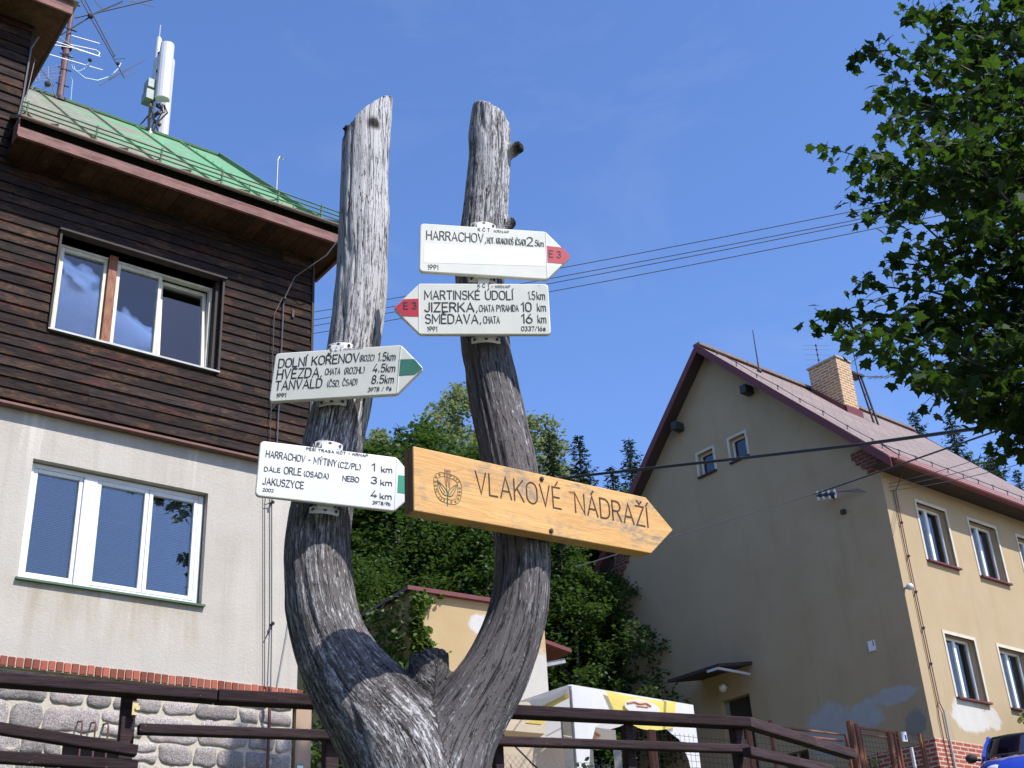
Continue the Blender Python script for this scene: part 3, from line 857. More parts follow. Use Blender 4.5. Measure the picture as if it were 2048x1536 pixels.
# ---- fittings on the left house
def wires_on(FR, polylines, r, mat, name, label, cat, group=None, clamps=()):
    p0 = polylines[0][0]; base = FR @ Vector(p0)
    t = thing(name, label, cat, base, 0, group)
    for pl in polylines:
        b = MB(FR); b.tube(pl, r, 5); b.build('wire', mat, t)
    for (p, q) in clamps:
        b = MB(FR); b.tube([p, q], r * 1.7, 5); b.sphere(q, r * 3, 6, 4); b.build('clamp', MAT['black_metal'], t)
    return t
yw = -.085
wires_on(FA, [[(1.66, -.05, 5.1), (1.655, -.03, 5.8), (1.60, -.03, 7.25), (1.61, -.085, 7.7), (1.615, -.10, 8.5), (1.63, -.10, 9.94), (1.72, -.2, 10.25), (2.0, -.5, 10.5), (2.15, -.66, 10.80)]],
         .0075, MAT['wire'], 'lightning_conductor', 'thin grey lightning wire running from gutter end down the left house corner', 'cable',
         clamps=[((1.60, .0, 7.24), (1.60, -.065, 7.24)), ((1.655, .0, 5.82), (1.655, -.065, 5.82)), ((1.63, -.02, 9.94), (1.63, -.125, 9.94)), ((1.614, -.02, 8.52), (1.614, -.125, 8.52))])
wires_on(FA, [[(1.60, -.12, 9.94), (1.50, -.115, 9.68), (1.51, -.11, 8.37), (1.515, -.1, 7.72), (1.515, -.03, 7.2), (1.58, -.03, 5.64), (1.60, -.03, 5.1)],
              [(1.515, -.03, 7.2), (1.60, -.05, 7.25)], [(1.58, -.03, 5.64), (1.655, -.05, 5.8)], [(1.51, -.11, 8.37), (1.614, -.11, 8.52)]],
         .0055, MAT['black_metal'], 'facade_cable', 'thin dark cable beside the grey lightning wire on the plaster', 'cable')
b = MB(FA); b.box((1.755, -.092, 9.735), (1.785, -.06, 9.84)); tag(b.build('vent_slot', MAT['black_metal'], house))
b = MB(FA); b.tube([(1.87, -.02, 5.92), (1.85, -.035, 5.75), (1.75, -.03, 5.14)], .006, 5)
tag(b.build('ground_rod', MAT['galv'], loc=tuple(FA @ Vector((1.75, -.03, 5.14)))), 'short grey rod leaning across the lower plaster corner of the left house', 'rod')
b = MB(FA); b.tube([(1.655, -.05, 2.8), (1.655, -.055, 5.1)], .018, 8); tag(b.build('conductor_pipe', MAT['rust_wire'], loc=tuple(FA @ Vector((1.655, -.05, 2.8)))), 'brown protective pipe of the lightning wire on the stone plinth', 'pipe')
b = MB(FA); b.tube([(-1.70, -.10, 12.55), (-1.76, -.09, 12.35), (-1.765, -.09, 11.6), (-1.80, -.09, 11.0)], .011, 6)
b.tube([(-1.70, -.10, 12.2), (-1.73, -.09, 11.6), (-1.75, -.09, 11.1)], .006, 5)
tag(b.build('conductor_wire', MAT['wire'], loc=tuple(FA @ Vector((-1.80, -.09, 11.0)))), 'pale lightning wire running down the corner of the boarded dormer', 'cable')
b = MB(FA); b.box((2.03, .06, 2.8), (2.215, .12, 5.06)); b.box((2.02, .02, 5.062), (2.24, .14, 5.075))
tb = b.build('panel_board', MAT['tan'], loc=tuple(FA @ Vector((2.1, .09, 2.8)))); tag(tb, 'flat tan brown board standing against the stone corner of the left house', 'board')
b = MB(FA); b.box((2.05, .045, 4.31), (2.12, .058, 4.37)); lb = b.build('sticker', MAT['enamel_new'], loc=tuple(FA @ Vector((2.08, .05, 4.3)))); tag(lb, 'small white and green sticker low on the tan board', 'sticker')
b = MB(FA); b.box((2.05, .0425, 4.352), (2.12, .0448, 4.37)); b.build('green_band', MAT['green_mark_new'], lb)
# lightning rod at the verge
py = on_plane(553, 388, PA3 + 2.3 * dA, dA); ny = float(-(py - PA3) @ nA); zr = float(py[2])
b = MB(FA); b.tube([(2.3, ny, zr - .1), (2.3, ny, zr + .62), (2.33, ny, zr + .70), (2.37, ny, zr + .70), (2.39, ny, zr + .64)], .011, 6)
tag(b.build('lightning_rod', MAT['galv'], loc=tuple(FA @ Vector((2.3, ny, zr)))), 'thin pale rod with a hooked tip on the verge of the green roof', 'lightning rod')

# ---- aerial mast on the ridge, drawn in the plane of the ridge
def fp(x, y, n=-3.9):
    s, z = fa(x, y, n); return (s, -n, z)
mast = thing('antenna_mast', 'red brown roof mast carrying several television aerials on the green roof', 'antenna', FA @ Vector(fp(118, 200)), R(90) - AZA)
b = MB(FA); s_, z_ = fa(118, 202, -3.9); b.tube([(s_, 3.9, z_ - .05), (s_, 3.9, z_ + 1.1)], .055, 10); b.tube([(s_, 3.9, z_ + 1.1), (s_, 3.9, z_ + 3.4)], .038, 10)
b.build('pole', MAT['mast'], mast)
b = MB(FA)
for zz in (.3, .62, .9, 1.45, 2.0): b.tube([(s_ - .10, 3.86, z_ + zz), (s_ + .11, 3.86, z_ + zz)], .012, 5)
b.tube([(s_, 3.9, z_ + 1.07), (s_, 3.9, z_ + 1.13)], .085, 10); b.tube([(s_, 3.9, z_ - .02), (s_, 3.9, z_ + .05)], .10, 10)
b.build('collar', MAT['black_metal'], mast)
def aerial(name, booms, els, mat, r=.010, er=.006, n=-3.8):
    b = MB(FA)
    for p, q in booms: b.tube([fp(*p, n), fp(*q, n)], r, 5)
    for e in els:
        p, q = e[:2]; dn = e[2] if len(e) > 2 else .0
        b.tube([fp(*p, n + dn), fp(*q, n - dn)], er, 4)
    return b.build(name, mat, mast)
aerial('long_yagi', [((162, 0), (249, 156)), ((170, 0), (229, 112)), ((175, 28), (182, 33)), ((226, 113), (231, 111))],
       [((192, 43), (203, 38)), ((205, 67), (216, 60)), ((216, 86), (227, 80)), ((228, 103), (236, 96)), ((230, 118), (250, 117), .3), ((218, 158), (266, 132), .2), ((199, 171), (289, 120), .3), ((245, 156), (269, 144)), ((170, 5), (160, 12)), ((180, 26), (170, 32))], MAT['black_metal'])
aerial('cross_yagi', [((122, 70), (180, 34)), ((150, 36), (310, -2)), ((180, 31), (245, 3))],
       [((188, 0), (206, 20)), ((260, 2), (311, 14)), ((259, 0), (260, 7)), ((270, 3), (272, 0)), ((290, 6), (292, 11)), ((180, 28), (184, 38))], MAT['black_metal'], .012)
aerial('loop_aerial', [((118, 73), (165, 107))], [((112, 83), (200, 113)), ((140, 89), (192, 100)), ((192, 100), (200, 106)), ((200, 106), (196, 112)), ((140, 94), (196, 112)), ((143, 71), (199, 87)), ((96, 108), (205, 140)), ((98, 88), (140, 95))], MAT['galv'], .008, .0075, -3.75)
aerial('panel_aerial', [((80, 136), (108, 172)), ((100, 162), (113, 196))], [((78, 140), (122, 129)), ((74, 145), (122, 136)), ((72, 150), (122, 141)), ((70, 156), (124, 150)), ((70, 162), (112, 156)), ((70, 153), (72, 163)), ((62, 181), (68, 172)), ((68, 172), (90, 167)), ((62, 181), (88, 178)), ((90, 167), (91, 177)), ((76, 139), (80, 160)), ((97, 133), (96, 157))], MAT['wire'], .010, .005, -3.7)
b = MB(FA); b.sphere(fp(95, 168, -3.65), .05, 8, 6); b.sphere(fp(180, 120, -3.7), .035, 8, 6); b.sphere(fp(181, 32, -3.75), .05, 8, 6); b.sphere(fp(236, 127, -3.75), .03, 8, 6)
b.build('junction_box', MAT['black_metal'], mast)
b = MB(FA); b.tube([fp(143, 112), fp(150, 140), fp(170, 156), fp(195, 161), fp(220, 153), fp(236, 138), fp(242, 126)], .009, 5)
b.tube([fp(142, 125), fp(146, 138), fp(157, 143), fp(168, 138), fp(178, 125)], .008, 5)
b.tube([fp(139, 150), fp(145, 160), fp(143, 185), fp(141, 209)], .006, 5); b.build('coax_cable', MAT['coax'], mast)

# ---- mobile antenna on the ridge
base = Vector(fp(300, 262)); s_, z_ = base[0], base[2]
cell = thing('cell_antenna', 'white upright mobile phone antenna panels on a pole at the green roof ridge', 'antenna', FA @ base, R(90) - AZA)
b = MB(FA); b.tube([(s_, 3.9, z_ - .1), (s_, 3.9, z_ + 1.95)], .05, 12); b.tube([(s_, 3.9, z_ + 1.95), (s_, 3.9, z_ + 2.02)], [.05, .015], 12); b.tube([(s_, 3.9, z_ + 2.0), (s_, 3.9, z_ + 2.28)], .009, 5)
b.build('pole', MAT['galv_white'], cell)
def radome(s0, y0, z0, z1, wd, dp, rot):
    T = FA @ Matrix.Translation(Vector((s0, y0, 0))) @ Matrix.Rotation(rot, 4, 'Z')
    b = MB(T); poly = []
    for i in range(9):
        a = math.pi + math.pi * i / 8
        poly.append((math.cos(a) * wd / 2, math.sin(a) * dp * .55, 0))
    poly += [(wd / 2, dp * .45, 0), (-wd / 2, dp * .45, 0)]
    b.prism(poly, (0, 0, z0), (0, 0, z1)); return b
radome(s_ + .06, 3.64, z_ + .50, z_ + 1.68, .23, .16, R(-25)).build('radome', MAT['panel_white'], cell, bevel=.01)
radome(s_ + .27, 4.02, z_ + .02, z_ + 1.72, .20, .14, R(55)).build('radome', MAT['panel_white'], cell, bevel=.01)
b = MB(FA); b.box((s_ - .19, 3.7, z_ + .48), (s_ - .06, 3.92, z_ + .68)); b.box((s_ - .17, 3.72, z_ + .74), (s_ - .03, 3.92, z_ + .92))
b.build('equipment_box', MAT['grey_box'], cell, bevel=.008)
rr = random.Random(4)
for i in range(9):
    a = rr.uniform(-.12, .18); c2 = rr.uniform(-.1, .12); b = MB(FA)
    b.tube([(s_ + a, 3.78, z_ + .52), (s_ + a + rr.uniform(-.07, .07), 3.72, z_ + .34), (s_ + c2, 3.80, z_ + .15), (s_ + c2 * .5, 3.85, z_ - .02)], .011, 5); b.build('antenna_cable', MAT['black_metal'], cell)
for zz in (.25, .6, 1.2, 1.6):
    b = MB(FA); b.bar((s_ - .02, 3.9, z_ + zz), (s_ + .26, 4.0, z_ + zz), .05, .04); b.bar((s_, 3.9, z_ + zz + .015), (s_ + .05, 3.68, z_ + zz + .015), .05, .04); b.build('clamp', MAT['black_metal'], cell)
for a in (-.16, .12):
    b = MB(FA); b.tube([(s_ + a * 1.4, 3.9, z_ - .06), (s_ + a * .3, 3.9, z_ + .3)], .012, 5); b.build('stay', MAT['black_metal'], cell)
# ------------------------------------------------------------------ right house
PB = (7.698, 25.0); AZB = R(49.13)
FB = frame((PB[0], PB[1], 0), AZB)        # local x along the sunny facade, y along the gable, absolute z
dB = np.array([math.sin(AZB), math.cos(AZB), 0]); nB = np.array([dB[1], -dB[0], 0]); dC = np.array([-dB[1], dB[0], 0])
PB3 = np.array([PB[0], PB[1], 0.])
def fbC(x, y, o=0.0):                     # pixel -> (t, z) on a plane parallel to the gable, o metres in front of it
    p = on_plane(x, y, PB3 - o * dB, dB); return float((p - PB3) @ dC), float(p[2])
def fbF(x, y, n=0.0):
    p = on_plane(x, y, PB3 + n * nB, nB); return float((p - PB3) @ dB), float(p[2])
LB, WB = 8.5, 8.15
AP, ZR = 4.2, 16.9
SL = (ZR - 12.13) / (AP + .45); SL2 = (ZR - 12.13) / (8.75 - AP)
def rz(t): return 12.13 + (t + .45) * SL if t <= AP else ZR - (t - AP) * SL2
hb = thing('gabled_house', 'ochre plastered house with steep brown roof, shaded gable and red brick plinth', 'house', (PB[0], PB[1], ZB), R(90) - AZB)
ATT = [(3.40, 3.90, 13.66, 14.24), (4.44, 4.94, 13.66, 14.24)]
DOOR = (4.36, 5.2, 5.9, 8.22); GW = (3.0, 3.75, 5.75, 6.75)
FW = [(1.13 + 2.01 * i, 2.22 + 2.01 * i, z0, z1) for i in range(4) for z0, z1 in ((7.3, 8.61), (10.2, 11.52))]
b = MB(FB)
wall_holes(b, 0, LB, 6.40, 12.30, FW, 0, .30)
b2 = MB(FB @ Matrix.Rotation(R(90), 4, 'Z') @ Matrix.Scale(-1, 4, (0, 1, 0)))    # (a, b) -> x = b, y = a
wall_holes(b2, .302, WB, ZB - .6, 12.5, [DOOR, GW], .002, .30)
ts = sorted({.02, WB, AP, *[a for w_ in ATT for a in w_[:2]]})
for a, c in zip(ts, ts[1:]):
    w_ = next((w_ for w_ in ATT if w_[0] < (a + c) / 2 < w_[1]), None)
    lo = [12.502] if not w_ else [12.502, w_[3]]
    if w_: b2.prism([(a, .002, 12.502), (c, .002, 12.502), (c, .002, w_[2]), (a, .002, w_[2])], (0, 0, 0), (0, .298, 0))
    z0 = w_[3] if w_ else 12.502
    b2.prism([(a, .002, z0), (c, .002, z0), (c, .002, rz(c) - .1), (a, .002, rz(a) - .1)], (0, 0, 0), (0, .298, 0))
b.v += b2.v; off = len(b.v) - len(b2.v); b.f += [tuple(i + off for i in f) for f in b2.f]; b.t += b2.t
b.box((0.31, WB - .3, ZB - .6), (LB, WB, 12.3)); b.box((LB - .3, .302, ZB - .6), (LB, WB - .302, 12.3))
b.build('plaster_wall', MAT['plaster_b'], hb)
b = MB(FB); b.box((.0015, -.012, ZB - .8), (LB, .3, 6.398)); b.box((-.012, -.012, ZB - .8), (.0, 2.05, 6.33)); b.box((0.0, .3, ZB - .8), (.0018, 2.05, 6.33))
b.build('brick_plinth', MAT['plinth_brick'], hb)
b = MB(FB); b.box((.3, .3, 12.31), (LB, WB - .3, 12.33)); b.box((.31, 2.3, 5.5), (.33, 6.0, 14.6)); b.box((.9, .9, 5), (.92, WB - .9, 12.3)); b.box((.9, .9, 5), (LB - .9, .92, 12.3)); b.build('floor_slab', MAT['dark_room'], hb)
# facade windows
MAT['curtain'] = simple('pale_curtain', (.36, .38, .34), (.28, .30, .27), 6, .9, sc=(4, 4, .3))
for (s0, s1, z0, z1) in FW:
    b = MB(FB)
    b.box((s0 - .065, -.016, z0), (s0, .05, z1 + .07)); b.box((s1, -.016, z0), (s1 + .065, .05, z1 + .07)); b.box((s0, -.016, z1), (s1, .05, z1 + .07))
    wnd = b.build('window', MAT['sur_b'], hb)
    b = MB(FB); y = .15; f = .05
    b.box((s0, y, z0), (s0 + f, y + .06, z1)); b.box((s1 - f, y, z0), (s1, y + .06, z1)); b.box((s0 + f, y + .001, z0), (s1 - f, y + .06, z0 + f)); b.box((s0 + f, y + .001, z1 - f), (s1 - f, y + .06, z1))
    m_ = (s0 + s1) / 2; b.box((m_ - .045, y - .008, z0 + f), (m_ + .045, y + .06, z1 - f))
    b.build('frame', MAT['white_frame'], wnd, bevel=.006)
    b = MB(FB); b.box((s0 + f, y + .03, z0 + f), (s1 - f, y + .038, z1 - f)); b.build('pane', MAT['glass'], wnd)
    n_ = 40
    for (u0, u1) in ((s0 + .02, s0 + .40), (s1 - .42, s1 - .02)):
        b = MB(FB); vs = []; fs = []
        for i in range(n_ + 1):
            u = u0 + (u1 - u0) * i / n_; yy = y + .14 + .02 * math.sin(i * 1.25)
            vs += [(u, yy, z0 + .02), (u, yy, z1 - .02)]
        for i in range(n_): fs.append((2 * i, 2 * i + 2, 2 * i + 3, 2 * i + 1))
        b.add(vs, fs); b.build('curtain', MAT['curtain'], wnd)
    b = MB(FB); b.prism([(0, .149, z0 + .012), (0, -.085, z0 - .008), (0, -.085, z0 - .045), (0, -.005, z0 - .045), (0, .149, z0 - .012)], (s0 - .05, 0, 0), (s1 + .06, 0, 0))
    b.build('sill', MAT['red_trim'], wnd)
# attic windows in the gable
G2 = FB @ Matrix.Rotation(R(90), 4, 'Z') @ Matrix.Scale(-1, 4, (0, 1, 0))   # local: x = t, y = depth into the gable
for (t0, t1, z0, z1) in ATT:
    b = MB(G2); e = .065
    b.box((t0 - e, -.014, z0), (t0, .02, z1 + e)); b.box((t1, -.014, z0), (t1 + e, .02, z1 + e)); b.box((t0, -.014, z1), (t1, .02, z1 + e))
    wnd = b.build('attic_window', MAT['sur_b'], hb)
    b = MB(G2); f = .04; y = .12
    b.box((t0, y, z0), (t0 + f, y + .05, z1)); b.box((t1 - f, y, z0), (t1, y + .05, z1)); b.box((t0 + f, y + .001, z0), (t1 - f, y + .05, z0 + f)); b.box((t0 + f, y + .001, z1 - f), (t1 - f, y + .05, z1))
    b.build('frame', MAT['white_frame'], wnd)
    b = MB(G2); b.box((t0 + f, y + .02, z0 + f), (t1 - f, y + .028, z1 - f)); b.build('pane', MAT['glass'], wnd)
    b = MB(G2); b.box((t0 - .05, -.05, z0 - .05), (t1 + .05, .1, z0 - .004)); b.build('sill', MAT['reveal'], wnd)
# door, canopy, low window
b = MB(G2); t0, t1, z0, z1 = DOOR
b.box((t0 + .01, .18, z0), (t1 - .01, .23, z1 - .01)); dr = b.build('door', MAT['reveal'], hb)
b = MB(G2); b.box((t1 - .09, .12, z0), (t1 - .012, .179, z1 - .01)); b.box((t0 + .012, .12, z0), (t0 + .06, .179, z1 - .01)); b.build('door_frame', MAT['galv'], dr)
b = MB(G2); t0, t1, z0, z1 = GW; b.box((t0, .2, z0), (t1, .22, z1)); b.build('low_window', MAT['reveal'], hb)
b = MB(G2); b.box((t0 + .34, .12, z0), (t0 + .40, .19, z1)); b.build('low_window_frame', MAT['galv'], hb)
CZ = 8.62
b = MB(G2); b.prism([(4.15, .0, CZ + .20), (4.15, -1.15, CZ), (4.15, -1.15, CZ + .07), (4.15, .0, CZ + .27)], (0, 0, 0), (1.55, 0, 0)); b.build('canopy', MAT['reveal'], hb)
b = MB(G2); b.box((4.16, -1.15, CZ - .055), (4.20, -.1, CZ - .002)); b.box((4.2, -1.152, CZ - .05), (4.5, -1.12, CZ - .002)); b.build('canopy_edge', MAT['galv_white'], hb)
b = MB(G2); b.sphere((4.98, -.14, 8.46), .095, 12, 8); b.tube([(4.98, 0, 8.5), (4.98, -.12, 8.5)], .03, 8)
tag(b.build('globe_lamp', MAT['lamp_glass'], loc=tuple(G2 @ Vector((4.98, 0, 8.46))), smooth=True), 'white globe lamp on the gable wall under the door canopy', 'lamp')
# roof
b = MB(FB); th = .07
for (pa, pb) in (((-.50, rz(-.45) - .05), (AP, ZR)), ((AP, ZR), (8.8, rz(8.75) - .05))):
    n_ = 1
    b.prism([(0, *pa), (0, *pb), (0, pb[0], pb[1] - th), (0, pa[0], pa[1] - th)], (-.36, 0, 0), (LB + .35, 0, 0))
rb = b.build('roof', MAT['roof_b'], hb)
b = MB(FB); b.bar((-.36, AP, ZR + .02), (LB + .35, AP, ZR + .02), .22, .07); b.build('ridge_cap', MAT['roof_b'], hb)
b = MB(FB)
for (pa, pb) in (((-.54, rz(-.54) - .06), (AP, ZR + .0)), ((AP, ZR), (8.84, rz(8.84) - .06))):
    for sx in (-.375, LB + .365):
        b = MB(FB); b.prism([(sx, pa[0], pa[1] + .03), (sx, pb[0], pb[1] + .03), (sx, pb[0], pb[1] - .21), (sx, pa[0], pa[1] - .19)], (-.015, 0, 0), (.013, 0, 0)); b.build('barge_board', MAT['red_trim'], hb)
b = MB(FB)
for (pa, pb) in (((-.50, rz(-.45) - .16), (AP, ZR - .11)), ((AP, ZR - .11), (8.8, rz(8.75) - .16))):
    b.prism([(0, *pa), (0, *pb), (0, pb[0], pb[1] - .02), (0, pa[0], pa[1] - .02)], (-.355, 0, 0), (-.002, 0, 0))
b.box((-.355, -.48, 11.985), (LB + .34, -.002, 12.0)); b.box((-.355, WB + .002, 11.985), (LB + .34, 8.78, 12.0))
b.build('eave_soffit', MAT['reveal'], hb)
b = MB(FB)
b.prism([(0, -.56, rz(-.56) - .035), (0, -.14, rz(-.14) - .035), (0, -.14, rz(-.14) - .02), (0, -.56, rz(-.56) - .02)], (-.3, 0, 0), (LB + .3, 0, 0))
for yv in (-.56, -.35, -.145): b.box((-.3, yv - .012, rz(yv) - .03), (LB + .3, yv + .012, rz(yv) + .012))
b.build('eave_flashing', MAT['red_tin'], hb)
b = MB(FB); n_ = 8; vs = []; fs = []
for sx in (-.33, LB + .33):
    for i in range(n_ + 1):
        a = math.pi + math.pi * i / n_
        vs.append((sx, -.58 + .075 * math.cos(a), 11.97 + .08 * math.sin(a)))
for i in range(n_): fs.append((i, i + 1, n_ + 2 + i, n_ + 1 + i))
fs.append(tuple(range(n_ + 1))); fs.append(tuple(range(2 * n_ + 1, n_, -1)))
b.add(vs, fs); b.build('gutter', MAT['red_trim'], hb)
b = MB(FB); b.box((-.34, -.50, 11.99), (LB + .33, -.482, 12.07)); b.build('eave_fascia', MAT['red_trim'], hb)
b = MB(FB)
for i, (w0, z0) in enumerate(((.28, 12.02), (.40, 12.16), (.52, 12.30), (.60, 12.44))):
    y0 = max(-.02 - .09 * i, (z0 + .30 - 12.13) / SL - .45)
    for (ya, yb) in ((y0, w0), (WB - w0, WB - y0)):
        b = MB(FB); b.box((-.06, ya, z0), (.30, yb, z0 + .138)); b.build('corbel', MAT['corbel_brick'], hb)
for (t_, z_) in ((3.03, 15.18), (5.34, 15.14)):
    b = MB(FB); b.box((-.30, t_ - .09, z_ - .10), (-.0, t_ + .09, z_ + .10)); b.build('purlin_end', MAT['black_metal'], hb)
b = MB(FB); pts = [(-.2, AP - .1, ZR + .1)]
yv = AP - .1
seq = [(.02 + .0 * i, AP - .3 - i * .55) for i in range(9)]
vw = []
for i, (sx, yy) in enumerate(seq):
    vw.append((sx, yy, rz(yy) + .09 + .02 * (i % 2)))
vw2 = [(sx, -.02, rz(-.02) + .10) for sx in np.arange(.25, LB, .62)]
b.tube(vw + vw2, .009, 5)
for p in vw + vw2: b.tube([(p[0], p[1], p[2] - .13), (p[0], p[1], p[2] + .02)], .011, 4); b.tube([(p[0] - .06, p[1], p[2] + .01), (p[0] + .06, p[1], p[2] + .01)], .010, 4)
b.build('roof_wire', MAT['black_metal'], hb)
# chimney : base corner found where the roof plane meets the sight line
rn = np.array(FB.to_3x3() @ Vector((0, -SL, 1)).normalized()); rp = np.array(FB @ Vector((0, AP, ZR)))
def on_roof_b(x, y):
    p = on_plane(x, y, rp, rn); return FB.inverted() @ Vector(p)
cc = on_roof_b(1692, 822)
cs1, ct0 = cc.x, cc.y                      # near corner
cw, cl = .62, .92
ctop = 17.36
b = MB(FB); b.box((cs1 - cw * 0, ct0, rz(ct0) - .3), (cs1 + cw, ct0 + cl, ctop)); b.build('chimney', MAT['chim_brick'], rb)
b = MB(FB); b.box((cs1 - .03, ct0 - .03, ctop), (cs1 + cw + .03, ct0 + cl + .03, ctop + .05)); b.build('chimney_cap', MAT['concrete'], rb)
b = MB(FB)
b.prism([(0, ct0 - .06, rz(ct0 - .06) + .0), (0, ct0 + cl + .0, rz(min(ct0 + cl, AP)) + .0), (0, ct0 + cl, rz(min(ct0 + cl, AP)) + .13), (0, ct0 - .06, rz(ct0 - .06) + .16)], (cs1 - .035, 0, 0), (cs1 - .004, 0, 0))
b.box((cs1 - .035, ct0 - .06, rz(ct0 - .06) - .04), (cs1 + cw + .05, ct0 - .004, rz(ct0) + .16)); b.build('chimney_flashing', MAT['red_trim'], rb)
# sweep's platform and its ladder posts
b = MB(FB); p1 = on_roof_b(1748, 846); p2 = on_roof_b(1757, 850)
zt = ctop - .28
b.bar((cs1 + cw + .02, ct0 + .12, zt), (p2.x + .1, ct0 + .12, zt + .03), .30, .06)
for p in (p1, p2): b.bar((p.x, p.y, p.z - .02), (p.x, ct0 + .02, zt), .04, .04, up=(1, 0, 0))
for f in (.3, .6): b.bar((p1.x, p1.y + (ct0 - p1.y) * f, p1.z + (zt - p1.z) * f), (p2.x, p2.y + (ct0 - p2.y) * f, p2.z + (zt - p2.z) * f), .03, .03)
b.bar((p1.x - .25, ct0 + .2, rz(ct0 + .2)), (p1.x - .25, ct0 + .2, zt + .5), .025, .025, up=(1, 0, 0))
b.build('sweep_platform', MAT['black_metal'], rb)
b = MB(FB); b.tube([(p2.x, ct0 + .1, zt), (p2.x, ct0 + .1, zt + .85)], .014, 5); b.tube([(p2.x - .1, ct0 + .1, zt + .02), (p2.x + 1.1, ct0 - .3, zt + .18)], .012, 5); b.tube([(p2.x + .1, ct0 - .1, zt - .06), (p2.x + .9, ct0 - .35, zt + .10)], .012, 5)
for f in (.4, .55, .7, .85): b.tube([(p2.x + 1.1 * f, ct0 + .1 - .4 * f - .14, zt + .17 * f), (p2.x + 1.1 * f, ct0 + .1 - .4 * f + .14, zt + .17 * f)], .006, 4)
tag(b.build('yagi_antenna', MAT['black_metal'], loc=tuple(FB @ Vector((p2.x, ct0 + .1, zt)))), 'dark rod aerial on the iron platform beside the yellow chimney', 'antenna')
b = MB(FB); cm = (cs1 + .35, ct0 + cl - .15)
b.tube([(cm[0], cm[1], ctop), (cm[0], cm[1], ctop + .85)], .014, 5)
for zz in (.2, .36, .52, .68, .82):
    b.sphere((cm[0], cm[1], ctop + zz), .03, 6, 4)
    b.tube([(cm[0] - .32, cm[1] + .2, ctop + zz), (cm[0] + .32, cm[1] - .2, ctop + zz)], .004, 4)
tag(b.build('tv_aerial', MAT['black_metal'], loc=tuple(FB @ Vector((cm[0], cm[1], ctop)))), 'small aerial with thin cross rods standing behind the yellow chimney', 'antenna')
lr = on_roof_b(1519, 745); 
b = MB(FB); b.tube([(lr.x, lr.y, rz(lr.y)), (lr.x, lr.y, rz(lr.y) + 1.25)], [.022, .012], 5); b.sphere((lr.x, lr.y, rz(lr.y) + .04), .07, 8, 5)
tag(b.build('lightning_rod', MAT['black_metal'], loc=tuple(FB @ Vector((lr.x, lr.y, rz(lr.y))))), 'tall dark rod standing near the ridge of the brown roof', 'lightning rod')

# fittings on the right house
ins = G2 @ Vector((1.22, 0, 11.80))
t = thing('insulator_bracket', 'dark iron bracket with white insulators on the shaded gable wall', 'bracket', ins)
b = MB(G2); b.bar((1.46, -.30, 11.86), (.98, -.30, 11.74), .06, .06); b.bar((1.22, 0, 11.80), (1.22, -.30, 11.80), .05, .05); b.box((1.01, -.08, 11.36), (1.11, -.0, 11.45)); b.build('bar', MAT['black_metal'], t)
IN = []
for i, tt in enumerate((1.44, 1.30, 1.15, 1.0)):
    b = MB(G2); zz = 11.86 - (1.46 - tt) * .25
    b.tube([(tt, -.30, zz - .10), (tt, -.30, zz + .07)], [.025, .035], 8); b.sphere((tt, -.30, zz + .08), .032, 8, 6); b.build('insulator', MAT['lamp_glass'], t); IN.append(G2 @ Vector((tt, -.30, zz + .06)))
b = MB(G2); b.box((.905, -.03, 8.33), (1.065, -.002, 8.545)); pl_ = b.build('wall_plate', MAT['plate'], loc=tuple(G2 @ Vector((.985, 0, 8.33))))
tag(pl_, 'small white plate with a dark figure high on the shaded gable', 'plate')
b = MB(G2); b.box((.925, -.034, 8.42), (.945, -.0305, 8.53)); b.build('dark_figure', MAT['ink'], pl_)
b = MB(FB); b.tube([(.02, -.02, 9.38), (-.05, -.16, 9.36)], .03, 8); b.sphere((-.07, -.19, 9.35), .075, 10, 6)
tag(b.build('corner_lamp', MAT['galv_white'], loc=tuple(FB @ Vector((.02, -.02, 9.38))), smooth=True), 'small pale lamp on the corner of the ochre house', 'lamp')
b = MB(G2); b.sphere((8.22, -.25, 8.55), .13, 14, 9); b.tube([(8.1, .0, 8.62), (8.2, -.2, 8.6)], .02, 6)
tag(b.build('globe_lamp', MAT['lamp_glass'], loc=tuple(G2 @ Vector((8.1, 0, 8.6))), smooth=True), 'pale globe lamp beside the left edge of the ochre gable in front of trees', 'lamp')
wires_on(FB, [[(.40, -.30, 11.95), (.40, -.03, 11.6), (.36, -.035, 10.1), (.37, -.035, 8.6), (.38, -.035, 7.1), (.46, -.035, 6.95)], [(.30, -.03, 11.6), (.30, -.03, 8.55), (.31, -.03, 7.05), (.27, -.03, 6.8), (.27, -.03, 5.5)],
              *[[(.37, -.035, z), (.30, -.03, z - .08)] for z in (10.87, 10.13, 9.36, 8.6, 7.87, 7.11)]],
         .011, MAT['rust_wire'], 'lightning_conductor', 'rusty wire with clamps running down the sunny corner of the ochre house', 'cable',
         clamps=[((.36, 0, z), (.36, -.04, z)) for z in (10.87, 10.13, 9.36, 8.6, 7.87)])
b = MB(FB); b.tube([(.43, -.05, 5.4), (.46, -.05, 6.95)], .022, 8); tag(b.build('conductor_pipe', MAT['galv'], loc=tuple(FB @ Vector((.43, -.05, 5.4)))), 'grey pipe over the wire in front of the red brick plinth', 'pipe')

